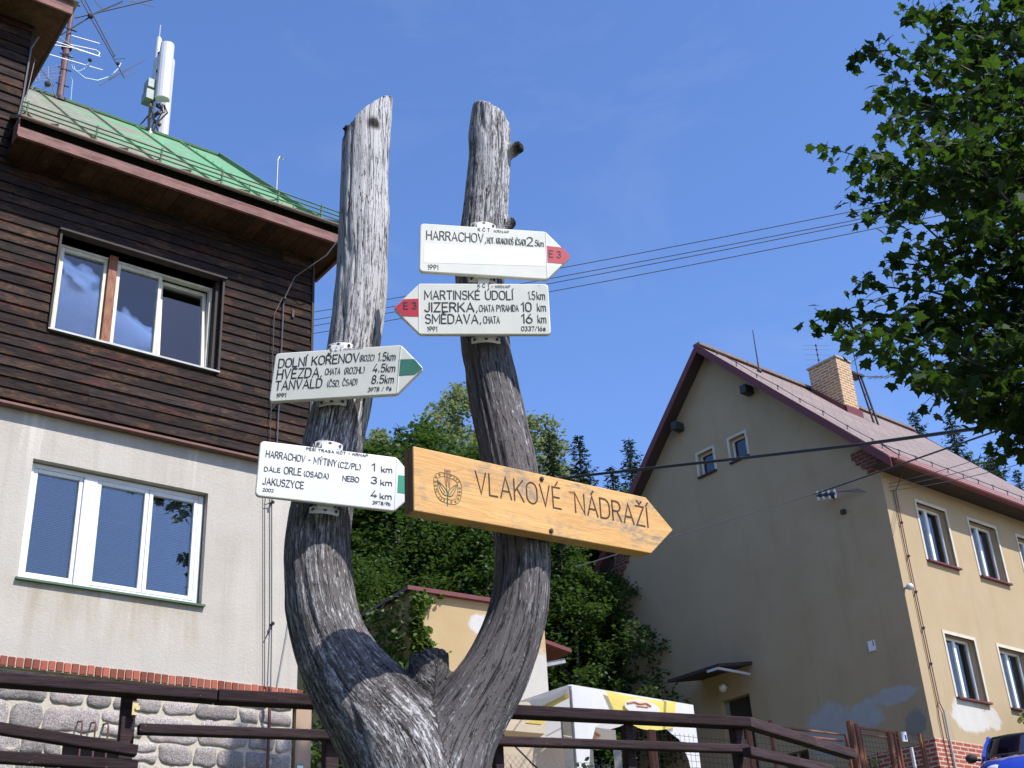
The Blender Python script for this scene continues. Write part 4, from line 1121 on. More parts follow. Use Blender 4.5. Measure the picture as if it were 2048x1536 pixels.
# ------------------------------------------------------------------ small shed between the houses
A0 = at_y(820, 1172, 21.0); AZS = R(54.9)
FS = frame((A0[0], A0[1], 0), AZS); ZT = float(A0[2]); LS = 2.80
ZS = 4.1
shed = thing('shed', 'small flat roofed ochre shed with a white plaster repair and ivy on its corner', 'shed', (A0[0], A0[1], ZS), R(90) - AZS)
pz = on_plane(958, 1247, A0, np.array(FS.to_3x3() @ Vector((0, 1, 0)))); pl0 = FS.inverted() @ Vector(pz)
pz2 = FS.inverted() @ Vector(on_plane(1085, 1345, A0, np.array(FS.to_3x3() @ Vector((0, 1, 0)))))
MAT['plaster_s'] = m_plaster_b('yellow_ochre_plaster', (.42, .30, .155), (.48, .36, .20), patches=[((pl0.x, 0, pl0.z - ZS), (.19, .3, .19), (.48, .47, .45)), ((pz2.x - .1, 0, pz2.z - ZS - .5), (.55, .3, .95), (.42, .41, .37))])
b = MB(FS); b.box((0, 0, ZS - .5), (LS, 4.5, ZT - .1)); b.build('wall', MAT['plaster_s'], shed)
b = MB(FS); b.box((-.10, -.09, ZT - .1), (LS + .04, 4.6, ZT - .04)); b.box((-.11, -.115, ZT - .105), (LS + .05, -.09, ZT - .03)); b.build('roof', MAT['red_trim'], shed)
b = MB(FS); q = FS.inverted() @ Vector(on_plane(1094, 1287, A0, np.array(FS.to_3x3() @ Vector((0, 1, 0)))))
b.prism([(LS + .003, .05, q.z + .1), (LS + .62, .05, q.z - .02), (LS + .62, .05, q.z - .09), (LS + .003, .05, q.z + .03)], (0, 0, 0), (0, 1.2, 0)); b.build('side_canopy', MAT['red_trim'], shed)
b = MB(FS); b.bar((LS + .02, .35, q.z - .34), (LS + .55, .2, q.z - .22), .10, .08); tag(b.build('floodlight', MAT['galv'], loc=tuple(FS @ Vector((LS, .35, q.z - .34)))), 'grey tube lamp sticking out from the right wall of the ochre shed', 'lamp')

# ------------------------------------------------------------------ party tent
TF = np.array([.568, 18.0, 6.08]); tu = np.array([1.89, 1.7, 0]) / 2.5421; tv = np.array([-tu[1], tu[0], 0])
AZT = math.atan2(tu[0], tu[1]); FT = frame((TF[0], TF[1], 0), AZT); zt = 6.08; zg = 3.6
tent = thing('party_tent', 'white party tent with a yellow printed banner behind the brown rail', 'tent', (TF[0], TF[1], zg), R(90) - AZT)
TL, TD = 2.56, 2.7
b = MB(FT)
b.add([(-.02, -.02, zt), (TL + .02, -.02, zt), (TL + .02, TD + .02, zt), (-.02, TD + .02, zt), (TL / 2, TD / 2, zt + .3)], [(0, 1, 4), (1, 2, 4), (2, 3, 4), (3, 0, 4)])
b.build('canopy', MAT['tent_white'], tent)
def fabric(mb, outline_top, outline_bot, y, swing=.03, axis='x'):
    """cloth strip between two polylines sampled together, with soft folds"""
    n_ = len(outline_top); m_ = 6; vs = []; fs = []
    for i in range(n_):
        for j in range(m_ + 1):
            a = outline_top[i]; c = outline_bot[i]; f = j / m_
            u = a[0] + (c[0] - a[0]) * f; z = a[1] + (c[1] - a[1]) * f
            d = swing * math.sin(u * 9 + f * 2) * f
            vs.append((u, y + d, z) if axis == 'x' else (y + d, u, z))
    for i in range(n_ - 1):
        for j in range(m_): fs.append((i * (m_ + 1) + j, (i + 1) * (m_ + 1) + j, (i + 1) * (m_ + 1) + j + 1, i * (m_ + 1) + j + 1))
    mb.add(vs, fs)
def arch(u, L):
    e = min(u, L - u); 
    pts = [(0, 2.35), (.07, 2.3), (.16, 1.5), (.26, .85), (.4, .56), (.7, .42), (1.3, .40)]
    for (a, za), (c, zc) in zip(pts, pts[1:]):
        if e <= c: return za + (zc - za) * (e - a) / (c - a)
    return .4
us = sorted({*np.linspace(0, TL, 40), .07, .16, .26, .4, TL - .07, TL - .16, TL - .26, TL - .4})
b = MB(FT); fabric(b, [(u, zt) for u in us], [(u, zt - arch(u, TL)) for u in us], -.03, .015); b.build('front_curtain', MAT['tent_white'], tent)
b = MB(FT); us2 = np.linspace(0, TD, 30)
fabric(b, [(u, zt) for u in us2], [(u, zt - .16 - .10 * math.sin(u / TD * math.pi)) for u in us2], -.03, .01, 'y'); b.build('side_valance', MAT['tent_white'], tent)
b = MB(FT); fabric(b, [(u, zt - .12 - .10 * math.sin(u / TD * math.pi)) for u in us2], [(u, zt - .19 - .14 * math.sin(u / TD * math.pi)) for u in us2], -.045, .01, 'y'); b.build('valance_stripe', MAT['tent_yellow'], tent)
ub = np.linspace(.62, 2.12, 24)
b = MB(FT); fabric(b, [(u, zt - .015 - .03 * math.sin((u - .62) / 1.5 * math.pi)) for u in ub], [(.85 + (u - .62) * .80, zt - .40 - .10 * math.sin((u - .62) / 1.5 * math.pi)) for u in ub], -.075, .02)
bn = b.build('banner', MAT['tent_yellow'], tent)
b = MB(FT); n_ = 28; vs = [(1.32 + .37 * math.cos(2 * math.pi * i / n_), -.115, zt - .20 + .115 * math.sin(2 * math.pi * i / n_)) for i in range(n_)]
b.prism(vs, (0, -.004, 0), (0, .004, 0)); b.build('oval_logo', MAT['tent_white'], bn)
b = MB(FT); b.tube([(1.0, -.125, zt - .17), (1.14, -.125, zt - .135), (1.26, -.125, zt - .15), (1.40, -.125, zt - .125), (1.5, -.125, zt - .16)], .016, 5); b.tube([(1.2, -.125, zt - .19), (1.44, -.125, zt - .18)], .010, 5); b.build('logo_stroke', MAT['tent_red'], bn)
for (u, v) in ((.03, .03), (TL - .03, .03), (.03, TD - .03), (TL - .03, TD - .03)):
    b = MB(FT); b.tube([(u, v, zg - .1), (u, v, zt - .01)], .024, 8); b.build('pole', MAT['galv'], tent)
b = MB(FT); b.box((0.05, TD - .02, zg), (TL - .05, TD, zt - .45)); b.build('back_cloth', MAT['beige'], tent)
# things under and beside the tent
b = MB(FT); b.box((.62, .5, zt - .62), (1.35, .9, zt - .40)); b.box((.70, .49, zt - .66), (.9, .5, zt - .50))
cr = b.build('promo_box', MAT['tent_white'], loc=tuple(FT @ Vector((1, .7, zt - .62)))); tag(cr, 'pale box with orange print hanging under the tent canopy', 'box')
b = MB(FT); b.tube([(.68, .485, zt - .52), (.78, .485, zt - .47), (.92, .485, zt - .49), (1.0, .485, zt - .52), (.9, .485, zt - .55), (.75, .485, zt - .55), (.68, .485, zt - .52)], .02, 5); b.build('orange_print', MAT['tent_red'], cr)
aw0 = at_y(985, 1462, 16.8); 
b = MB(frame((aw0[0], aw0[1], 0), R(72)))
b.prism([(0, -.03, 5.38), (1.0, -.03, 5.30), (1.06, -.03, 5.42), (.86, -.03, 5.62), (0, -.03, 5.62)], (-.35, 0, 0), (-.35, .5, 0))
b.prism([(0, -.05, 5.28), (1.05, -.05, 5.20), (1.05, -.05, 5.30), (0, -.05, 5.38)], (-.35, 0, 0), (-.35, .5, 0))
awn = b.build('folded_awning', MAT['beige'], loc=tuple(aw0)); tag(awn, 'beige folded awning with a yellow edge below the brown rail', 'awning')
b = MB(frame((aw0[0], aw0[1], 0), R(72)))
b.prism([(.45, -.036, 5.345), (.72, -.036, 5.32), (.72, -.036, 5.40), (.62, -.036, 5.42)], (0, -.004, 0), (0, .004, 0)); b.build('yellow_edge', MAT['tent_yellow'], awn)
b = MB(frame((aw0[0], aw0[1], 0), R(72))); rr = random.Random(2)
for i in range(8): b.bar((-.2 + i * .045, -.036, 5.43), (-.185 + i * .045, -.036, 5.43 + rr.uniform(.03, .06)), .008, .014)
b.build('dark_print', MAT['ink_faded'], awn)
h0 = at_y(985, 1500, 18.3); h1 = at_y(1128, 1500, 18.5)
b = MB(); b.bar((h0[0], h0[1], 4.55), (h1[0], h1[1], 4.55), .04, 1.55); tag(b.build('hoarding_board', MAT['beige'], loc=(float(h0[0]), float(h0[1]), 3.6)), 'plain beige board standing behind the chain link fence', 'board')
h0 = at_y(1127, 1500, 18.5); h1 = at_y(1184, 1500, 18.9)
b = MB(); b.bar((h0[0], h0[1], 4.75), (h1[0], h1[1], 4.75), .04, 1.9); tag(b.build('grey_screen', MAT['concrete'], loc=(float(h0[0]), float(h0[1]), 3.6)), 'grey panel standing behind the front leg of the white tent', 'board')

# ------------------------------------------------------------------ brown rail fence
ZF = 3.0
def fz(x, y): p = at_z(x, y, ZF); return Vector((float(p[0]), float(p[1]), ZF))
fa0, fa1 = fz(0, 1344), fz(1490, 1438)
fd = (fa1 - fa0).normalized(); fn = Vector((fd.y, -fd.x, 0))
if fn.y > 0: fn = -fn
fpl = np.array(fa0 + fn * .03); fnn = np.array(fn)
def ff(x, y):                              # pixel -> point on the fence plane
    return Vector(on_plane(x, y, fpl, fnn))
fence = thing('rail_fence', 'dark brown wooden rail fence crossing the whole picture behind the forked trunk', 'fence', (fa0.x, fa0.y, gz(fa0.x, fa0.y)))
def rail(p, q, h, w_, off=0.0, name='rail', ext0=0, ext1=0):
    d = (q - p).normalized(); p = p - d * ext0; q = q + d * ext1
    az = math.atan2(d.x, d.y)
    b = MB(); b.tint = random.random()
    n_ = max(2, int((q - p).length / .25)); pts = [p + (q - p) * i / n_ for i in range(n_ + 1)]
    b.bar(p + fn * off, q + fn * off, w_, h)
    return b.build(name, MAT['rail'], fence, bevel=.006)
def rail_px(t0, b0, t1, b1, x0, x1, wd, off, **kw):
    a = ff(x0, t0); c = ff(x0, b0); e = ff(x1, t1); g = ff(x1, b1)
    return rail((a + c) / 2, (e + g) / 2, ((a - c).length + (e - g).length) / 2, wd, off, **kw)
rail_px(1348, 1372, 1383, 1405, 0, 430, .085, 0, ext0=1.5)
rail_px(1383.5, 1405, 1436, 1458, 432, 1490, .085, 0)
rail_px(1450, 1469, 1491, 1508, 275, 1492, .05, .01)
rail_px(1456, 1478, 1499, 1522, 0, 266, .045, .075, ext0=1.2)
rail_px(1510, 1533, 1527, 1550, 0, 268, .045, .06, ext0=1.2)
# falling section on the right
g0 = fa1; g1 = Vector([float(c) for c in at_z(1702, 1503, 3.0)])
b = MB(); b.bar(g0 - Vector((0, 0, .018)), g1 - Vector((0, 0, .018)), .06, .052); b.build('rail', MAT['rail'], fence, bevel=.006)
h0 = Vector([float(c) for c in at_z(1494, 1503, 2.80)]); h1 = Vector([float(c) for c in at_z(1662, 1541, 2.80)])
b = MB(); b.bar(h0, h1, .05, .046); b.build('rail', MAT['rail'], fence, bevel=.006)
def post(x, y, wpx, off=-.045, top=None):
    p = ff(x, y); wd = wpx / FPX * depth_of(p); b = MB(); b.tint = random.random()
    q = Vector((p.x, p.y, 0)) + fn * off
    T = Matrix.Translation(q) @ Matrix.Rotation(math.atan2(fd.y, fd.x), 4, 'Z')
    b.M = T; b.box((-wd / 2, -wd * .5, gz(q.x, q.y) - .4), (wd / 2, wd * .5, p.z)); b.build('post', MAT['rail'], fence, bevel=.006)
post(264, 1372, 28); post(1000, 1428, 20); post(1262, 1446, 20); post(668, 1410, 28); post(1482, 1452, 22)
b = MB(); p = ff(269, 1418) + fn * .012
T = Matrix.Translation(p) @ Matrix.Rotation(math.atan2(fd.y, fd.x), 4, 'Z')
b.M = T; b.box((-.012, -.006, -.028), (.010, .004, .028)); b.tube([(.008, -.012, .0), (.008, .0, .0)], .010, 8); tag(b.build('hose_bracket', MAT['yellow_plastic'], loc=tuple(p)), 'small pale yellow plastic clip on the brown fence post at the left', 'clip')
b = MB(); p0_ = ff(1036, 1442); p1_ = ff(1130, 1536); b.tube([p0_ - fn * .2, p1_ - fn * .2], .0045, 5); tag(b.build('guy_wire', MAT['black_metal'], loc=tuple(p1_)), 'thin dark guy wire slanting down behind the brown fence', 'cable')

# ------------------------------------------------------------------ chain link and rusty mesh fences in the yard
def chain(P, Q, z0, z1, name, label, pitch=.06, wr=.0022, mat='galv', diag=True, posts=(), pmat='concrete', pr=.03, zp=.05):
    P = Vector(P); Q = Vector(Q); L = (Q - P).length; d = (Q - P).normalized()
    t = thing(name, label, 'fence', (P.x, P.y, z0))
    b = MB(); H = z1 - z0
    if diag:
        n_ = int((L + H) / pitch)
        for i in range(n_ + 1):
            a = i * pitch
            u0, h0 = (a, 0) if a <= L else (L, a - L); u1, h1 = (a - H, H) if a >= H else (0, a)
            if h0 <= H and u1 <= L:
                b.tube([P + d * u0 + Vector((0, 0, z0 + h0)), P + d * u1 + Vector((0, 0, z0 + h1))], wr, 3, False)
                b.tube([P + d * (L - u0) + Vector((0, 0, z0 + h0)), P + d * (L - u1) + Vector((0, 0, z0 + h1))], wr, 3, False)
    else:
        for i in range(int(L / pitch) + 1): b.tube([P + d * i * pitch + Vector((0, 0, z0)), P + d * i * pitch + Vector((0, 0, z1))], wr, 3, False)
        for j in range(int(H / pitch) + 1): b.tube([P + Vector((0, 0, z0 + j * pitch)), Q + Vector((0, 0, z0 + j * pitch))], wr, 3, False)
    b.build('wire_mesh', MAT[mat], t)
    for f in posts:
        b = MB(); q = P + (Q - P) * f; b.tube([q + Vector((0, 0, z0 - .3)), q + Vector((0, 0, z1 + zp))], pr, 8); b.build('post', MAT[pmat], t)
    return t
def gp(x, Y, y=1500):
    p = at_y(x, y, Y); return (float(p[0]), float(p[1]), 0)
P, Q = gp(940, 9.3), gp(1222, 10.2)
chain(P, Q, 2.35, 3.49, 'chain_link_fence', 'grey chain link fence behind the brown rails in front of the tent', .055, .0016)
b = MB(); q = Vector(gp(1234, 10.25)); b.box((q.x - .03, q.y - .03, 2.3), (q.x + .03, q.y + .03, 3.68)); tag(b.build('concrete_post', MAT['concrete'], loc=(q.x, q.y, 2.4)), 'grey concrete fence post beside the rusty pipe post', 'post')
P, Q = gp(1252, 10.4), gp(1492, 11.2)
chain(P, Q, 2.5, 3.82, 'mesh_fence', 'rusty square mesh fence panel in front of the right tent leg', .05, .0020, 'rust_wire', False, (0.0, .2, .225, 1.0), 'rust', .024, .0)
zt_ = [float(at_y(x, y, Y)[2]) for x, y, Y in ((1541, 1449, 11.3), (1693, 1470, 11.9))]
t = chain(gp(1500, 11.2), gp(1696, 11.9), 2.55, min(zt_) - .06, 'mesh_fence', 'rusty square mesh panel beyond the falling brown rail', .05, .0018, 'rust_wire', False, (.0, .02, .235), 'rust', .018, .12)
b = MB(); P3 = Vector(gp(1500, 11.2)); P4 = Vector(gp(1696, 11.9)); b.tube([P3 + Vector((0, 0, zt_[0] + .03)), P3 + (P4 - P3) * .235 + Vector((0, 0, zt_[0])), P4 + Vector((0, 0, zt_[1])), P4 + Vector((.03, 0, 2.5))], .014, 6)
b.tube([P3 + (P4 - P3) * .28 + Vector((0, 0, zt_[0] - .06)), P4 + Vector((-.03, 0, zt_[1] - .05))], .010, 6); b.build('frame', MAT['rust'], t)
zt_ = float(at_y(1711, 1450, 12.0)[2])
gate = chain(gp(1728, 12.0), gp(1790, 12.25), 2.6, zt_ - .06, 'mesh_gate', 'rusty mesh gate between thick pipe posts near the brick plinth', .045, .0016, 'rust_wire', False)
gate['category'] = 'gate'
for x_, r_, dz in ((1709, .036, .02), (1719, .032, .0), (1727, .014, -.02), (1783, .026, -.04), (1794, .014, -.03), (1800, .016, -.02)):
    b = MB(); q = Vector(gp(x_, 12.0 + (x_ - 1728) * .004)); b.tube([q + Vector((0, 0, 2.3)), q + Vector((0, 0, zt_ + dz))], r_, 10); b.build('post' if r_ > .02 else 'frame', MAT['rust'], gate)
b = MB(); b.tube([Vector(gp(1728, 12.0)) + Vector((0, 0, zt_ - .03)), Vector(gp(1798, 12.28)) + Vector((0, 0, zt_ - .035))], .014, 6); b.tube([Vector(gp(1728, 12.0)) + Vector((0, 0, zt_ - .09)), Vector(gp(1798, 12.28)) + Vector((0, 0, zt_ - .09))], .008, 6); b.build('frame', MAT['rust'], gate)
t = chain(gp(1806, 12.4), gp(1848, 12.6), 2.6, zt_ + .0, 'mesh_fence', 'narrow rusty mesh panel between the gate and the house corner', .045, .0014, 'rust_wire', False, (.93, 1.03), 'rust', .015, .0)
q = at_y(1806, 1474, 12.35); b = MB(); T = Matrix.Translation(Vector(q)) @ Matrix.Rotation(R(20), 4, 'Z'); b.M = T
b.box((-.025, -.02, -.045), (.03, .0, .045)); mb_ = b.build('gate_sign', MAT['plate'], loc=tuple(float(c) for c in q)); tag(mb_, 'small white plate with a blue mark hung beside the rusty gate', 'plate')
b = MB(T); b.box((.008, -.024, -.03), (.022, -.0205, .015)); b.build('blue_mark', MAT['car_blue'], mb_)
q = at_y(1822, 1495, 13.2); b = MB(); b.tube([(q[0], q[1], 2.8), (q[0], q[1], float(q[2]))], .02, 8); tag(b.build('grey_stake', MAT['galv_white'], loc=(float(q[0]), float(q[1]), 2.8)), 'pale grey stake leaning behind the gate by the plinth', 'post')

# ------------------------------------------------------------------ overhead lines
def line(pts, r, name, label, cat, group=None, sag=0.0, mat='cable'):
    p = [Vector([float(c) for c in q]) for q in pts]; out = []
    for a, c in zip(p, p[1:]):
        for i in range(12):
            f = i / 12; v = a + (c - a) * f; v.z -= sag * 4 * f * (1 - f); out.append(v)
    out.append(p[-1]); b = MB(); b.tube(out, r, 5)
    return tag(b.build(name, MAT[mat], loc=tuple(out[0])), label, cat, group)
pos = ['topmost', 'second from the top', 'third from the top', 'lowest']
for i, (y0, y1) in enumerate(((614.5, 511.5), (630, 528.5), (642, 538), (657, 554.5))):
    P = at_y(615, y0, 30); Q = at_y(1160, y1, 26.0); d = np.array(Q) - np.array(P)
    line([np.array(P) - d * .9, np.array(P) + d * 2.6], .011, 'power_line', '%s of four thin overhead wires crossing the sky behind the signs' % pos[i], 'wire', 'thin overhead wires', .25, 'wire')
line([at_y(900, 985, 24), at_y(1150, 953, 21), at_y(1440, 921, 19), at_y(1720, 889, 16.5), at_y(2060, 842, 13.5), at_y(2300, 800, 12)], .026, 'overhead_cable', 'thick black cable sagging across the gable of the ochre house', 'cable', None, .0)
line([IN[0], at_y(1340, 1075, 19), at_y(1150, 1135, 15)], .008, 'overhead_cable', 'thin black cable from the gable insulators down behind the wooden signpost board', 'cable')
line([IN[0], at_y(2050, 842, 13.6)], .014, 'overhead_cable', 'twisted cable rising from the gable insulators towards the maple', 'cable')
for i, (i2, y1, lab) in enumerate(((1, 883, 'upper'), (2, 905, 'middle'), (3, 925, 'lower'))):
    line([IN[i2], FB @ Vector((.4, -.35, 11.75 - .1 * i)), at_y(2070, y1 - 6, 20)], .007, 'service_wire', '%s of three thin wires from the gable insulators past the roof' % lab, 'wire', 'thin wires over the brown roof', .05, 'wire')

# ------------------------------------------------------------------ blue car
def build_car():
    c0 = at_y(2056, 1500, 21.4); x0, y0 = float(c0[0]), float(c0[1]); zg_ = gz(x0, y0) + .09
    rot = R(-108)                          # local x = forward
    T = Matrix.Translation((x0, y0, zg_)) @ Matrix.Rotation(rot, 4, 'Z')
    car = thing('parked_car', 'shiny blue hatchback parked before the brick plinth at the right edge', 'car', (x0, y0, zg_), rot)
    # cross sections from nose to tail: x, half width, z bottom, z belt
    secs = [(1.55, .50, .34, .55), (1.48, .68, .25, .70), (1.25, .79, .22, .83), (.75, .83, .2, .92), (.30, .84, .2, .97), (-.6, .845, .2, .98), (-1.5, .84, .22, .98), (-2.1, .80, .25, .95), (-2.3, .70, .35, .85)]
    b = MB(T); vs = []; fs = []; n_ = 12
    for (x, hw, z0, z1) in secs:
        ring = [(-hw * .9, z0), (-hw, z0 + .14), (-hw * 1.01, (z0 + z1) / 2), (-hw * .97, z1 - .10), (-hw * .86, z1 - .01), (-hw * .4, z1 + .025)]
        ring = ring + [(-a, z) for a, z in reversed(ring)]
        vs += [(x, a, z) for a, z in ring]
    for i in range(len(secs) - 1):
        for k in range(n_): fs.append((i * n_ + k, i * n_ + (k + 1) % n_, (i + 1) * n_ + (k + 1) % n_, (i + 1) * n_ + k))
    fs.append(tuple(range(n_))); fs.append(tuple((len(secs) - 1) * n_ + k for k in range(n_ - 1, -1, -1)))
    b.add(vs, fs); body = b.build('body', MAT['car_blue'], car, smooth=True)
    # cabin: roof plus pillars
    zr_ = 1.43; fr = .62; rf = -.12; rr_ = -1.55; rb_ = -2.12
    b = MB(T); vs = []; fs = []
    roofpts = [(rf + .06, .50, zr_ - .02), (rf - .1, .56, zr_), (-.7, .58, zr_ + .025), (rr_, .56, zr_ - .01), (rr_ - .2, .52, zr_ - .06)]
    for (x, hw, z) in roofpts: vs += [(x, -hw - .035, z - .035), (x, -hw, z - .004), (x, -hw * .5, z + .018), (x, hw * .5, z + .018), (x, hw, z - .004), (x, hw + .035, z - .035)]
    for i in range(len(roofpts) - 1):
        for k in range(5): fs.append((i * 6 + k, i * 6 + k + 1, (i + 1) * 6 + k + 1, (i + 1) * 6 + k))
    b.add(vs, fs); b.build('roof', MAT['car_blue'], car, smooth=True)
    b = MB(T)
    for sg in (-1, 1):
        b.tube([(fr + .06, sg * .72, .97), (.25, sg * .65, 1.22), (rf + .04, sg * .56, zr_ - .03)], .03, 6)
        b.tube([(rf + .0, sg * .575, zr_ - .03), (-.7, sg * .595, zr_ - .01), (rr_, sg * .58, zr_ - .035), (rr_ - .35, sg * .66, 1.18), (rb_, sg * .72, .98)], .03, 6)
        b.tube([(-.62, sg * .78, .98), (-.66, sg * .60, zr_ - .02)], .028, 6)
    b.build('pillar', MAT['car_blue'], car)
    b = MB(T); W = []; 
    for f in np.linspace(0, 1, 5):
        for g_ in np.linspace(-1, 1, 9):
            W.append((fr + .05 + (rf - fr) * f - .06 * g_ * g_ * (1 - f * .3), g_ * (.71 - .16 * f), .965 + (zr_ - .985) * f))
    b.add(W, [(i * 9 + j, i * 9 + j + 1, (i + 1) * 9 + j + 1, (i + 1) * 9 + j) for i in range(4) for j in range(8)])
    b.build('windscreen', MAT['car_glass'], car, smooth=True)
    b = MB(T)
    for sg in (-1, 1): b.add([(fr - .05, sg * .735, .99), (-2.0, sg * .745, .99), (rr_ - .2, sg * .59, zr_ - .07), (rf, sg * .575, zr_ - .05)], [(0, 1, 2, 3)])
    b.add([(rb_ - .02, -.7, .99), (rb_ - .02, .7, .99), (rr_ - .22, .52, zr_ - .08), (rr_ - .22, -.52, zr_ - .08)], [(0, 1, 2, 3)])
    b.build('side_window', MAT['car_glass'], car)
    b = MB(T); b.box((-.75, -.6, .7), (-.6, -.1, 1.15)); b.box((-.75, .1, .7), (-.6, .6, 1.15)); b.box((-.72, -.42, 1.16), (-.64, -.28, 1.32)); b.box((-.72, .28, 1.16), (-.64, .42, 1.32)); b.tube([(.15, .38, .9), (.05, .38, 1.08)], .03, 6); b.box((.25, -.7, .85), (.6, .7, .955)); b.build('seat', MAT['rubber'], car, bevel=.03)
    b = MB(T); b.bar((.63, -.68, .985), (.63, .68, .985), .03, .02); b.tube([(.66, -.5, 1.0), (.60, .1, 1.02)], .008, 4); b.build('wiper', MAT['rubber'], car)
    for sg in (-1, 1):
        b = MB(T); b.sphere((.38, sg * .90, 1.03), (.06, .10, .075), 10, 8); b.bar((.36, sg * .76, .99), (.37, sg * .86, 1.01), .04, .03); b.build('mirror', MAT['rubber'], car, smooth=True)
        b = MB(T); b.sphere((1.36, sg * .58, .66), (.14, .16, .08), 10, 8); b.build('headlight', MAT['galv_white'], car, smooth=True)
        for x in (.95, -1.55):
            b = MB(T); b.tube([(x, sg * .66, .29), (x, sg * .85, .29)], .29, 24); w_ = b.build('wheel', MAT['rubber'], car, bevel=.03)
            b = MB(T); b.tube([(x, sg * .80, .29), (x, sg * .857, .29)], .18, 20); b.build('rim', MAT['galv_white'], w_)
build_car()
# ------------------------------------------------------------------ forked trunk
YT = 3.767
def wp(x, y, rpx, Y=YT):
    p = at_y(x, y, Y); return Vector([float(c) for c in p]), rpx / FPX * float(depth_of(p))
LEFT = [(742, 165, 47), (738, 200, 48), (732, 262, 48), (731, 310, 48), (729, 408, 49), (727, 473, 50.5), (724, 554, 51.5), (711, 670, 53), (687, 796, 57), (667, 880, 61), (645, 1000, 64),
        (634, 1110, 66), (641, 1207, 70), (664, 1290, 75), (708, 1370, 89), (768, 1450, 108), (822, 1540, 124), (842, 1650, 128), (845, 1800, 130), (845, 2300, 138), (845, 2900, 150)]
RIGHT = [(992, 165, 38), (985, 205, 40), (981, 262, 41), (979, 326, 42), (968, 450, 47), (959, 557, 49), (970, 672, 48.5), (982, 750, 50.5), (1003, 850, 53), (1022, 945, 56), (1040, 1050, 56.5),
         (1046, 1120, 57), (1042, 1190, 58), (1028, 1255, 61), (1000, 1328, 66), (958, 1400, 75), (912, 1475, 88), (870, 1570, 108), (848, 1660, 118)]
STUB = [(850, 1500, 60), (856, 1420, 50), (858, 1360, 44), (858, 1325, 40), (858, 1290, 38)]
def smooth_path(pts, n=8):
    P = [wp(*p) for p in pts]; out = []
    for i in range(len(P) - 1):
        p0 = P[max(i - 1, 0)]; p1 = P[i]; p2 = P[i + 1]; p3 = P[min(i + 2, len(P) - 1)]
        for j in range(n):
            t = j / n
            f = lambda a, b_, c, d: .5 * ((2 * b_) + (-a + c) * t + (2 * a - 5 * b_ + 4 * c - d) * t * t + (-a + 3 * b_ - 3 * c + d) * t ** 3)
            out.append((f(p0[0], p1[0], p2[0], p3[0]), f(p0[1], p1[1], p2[1], p3[1])))
    out.append(P[-1]); return out
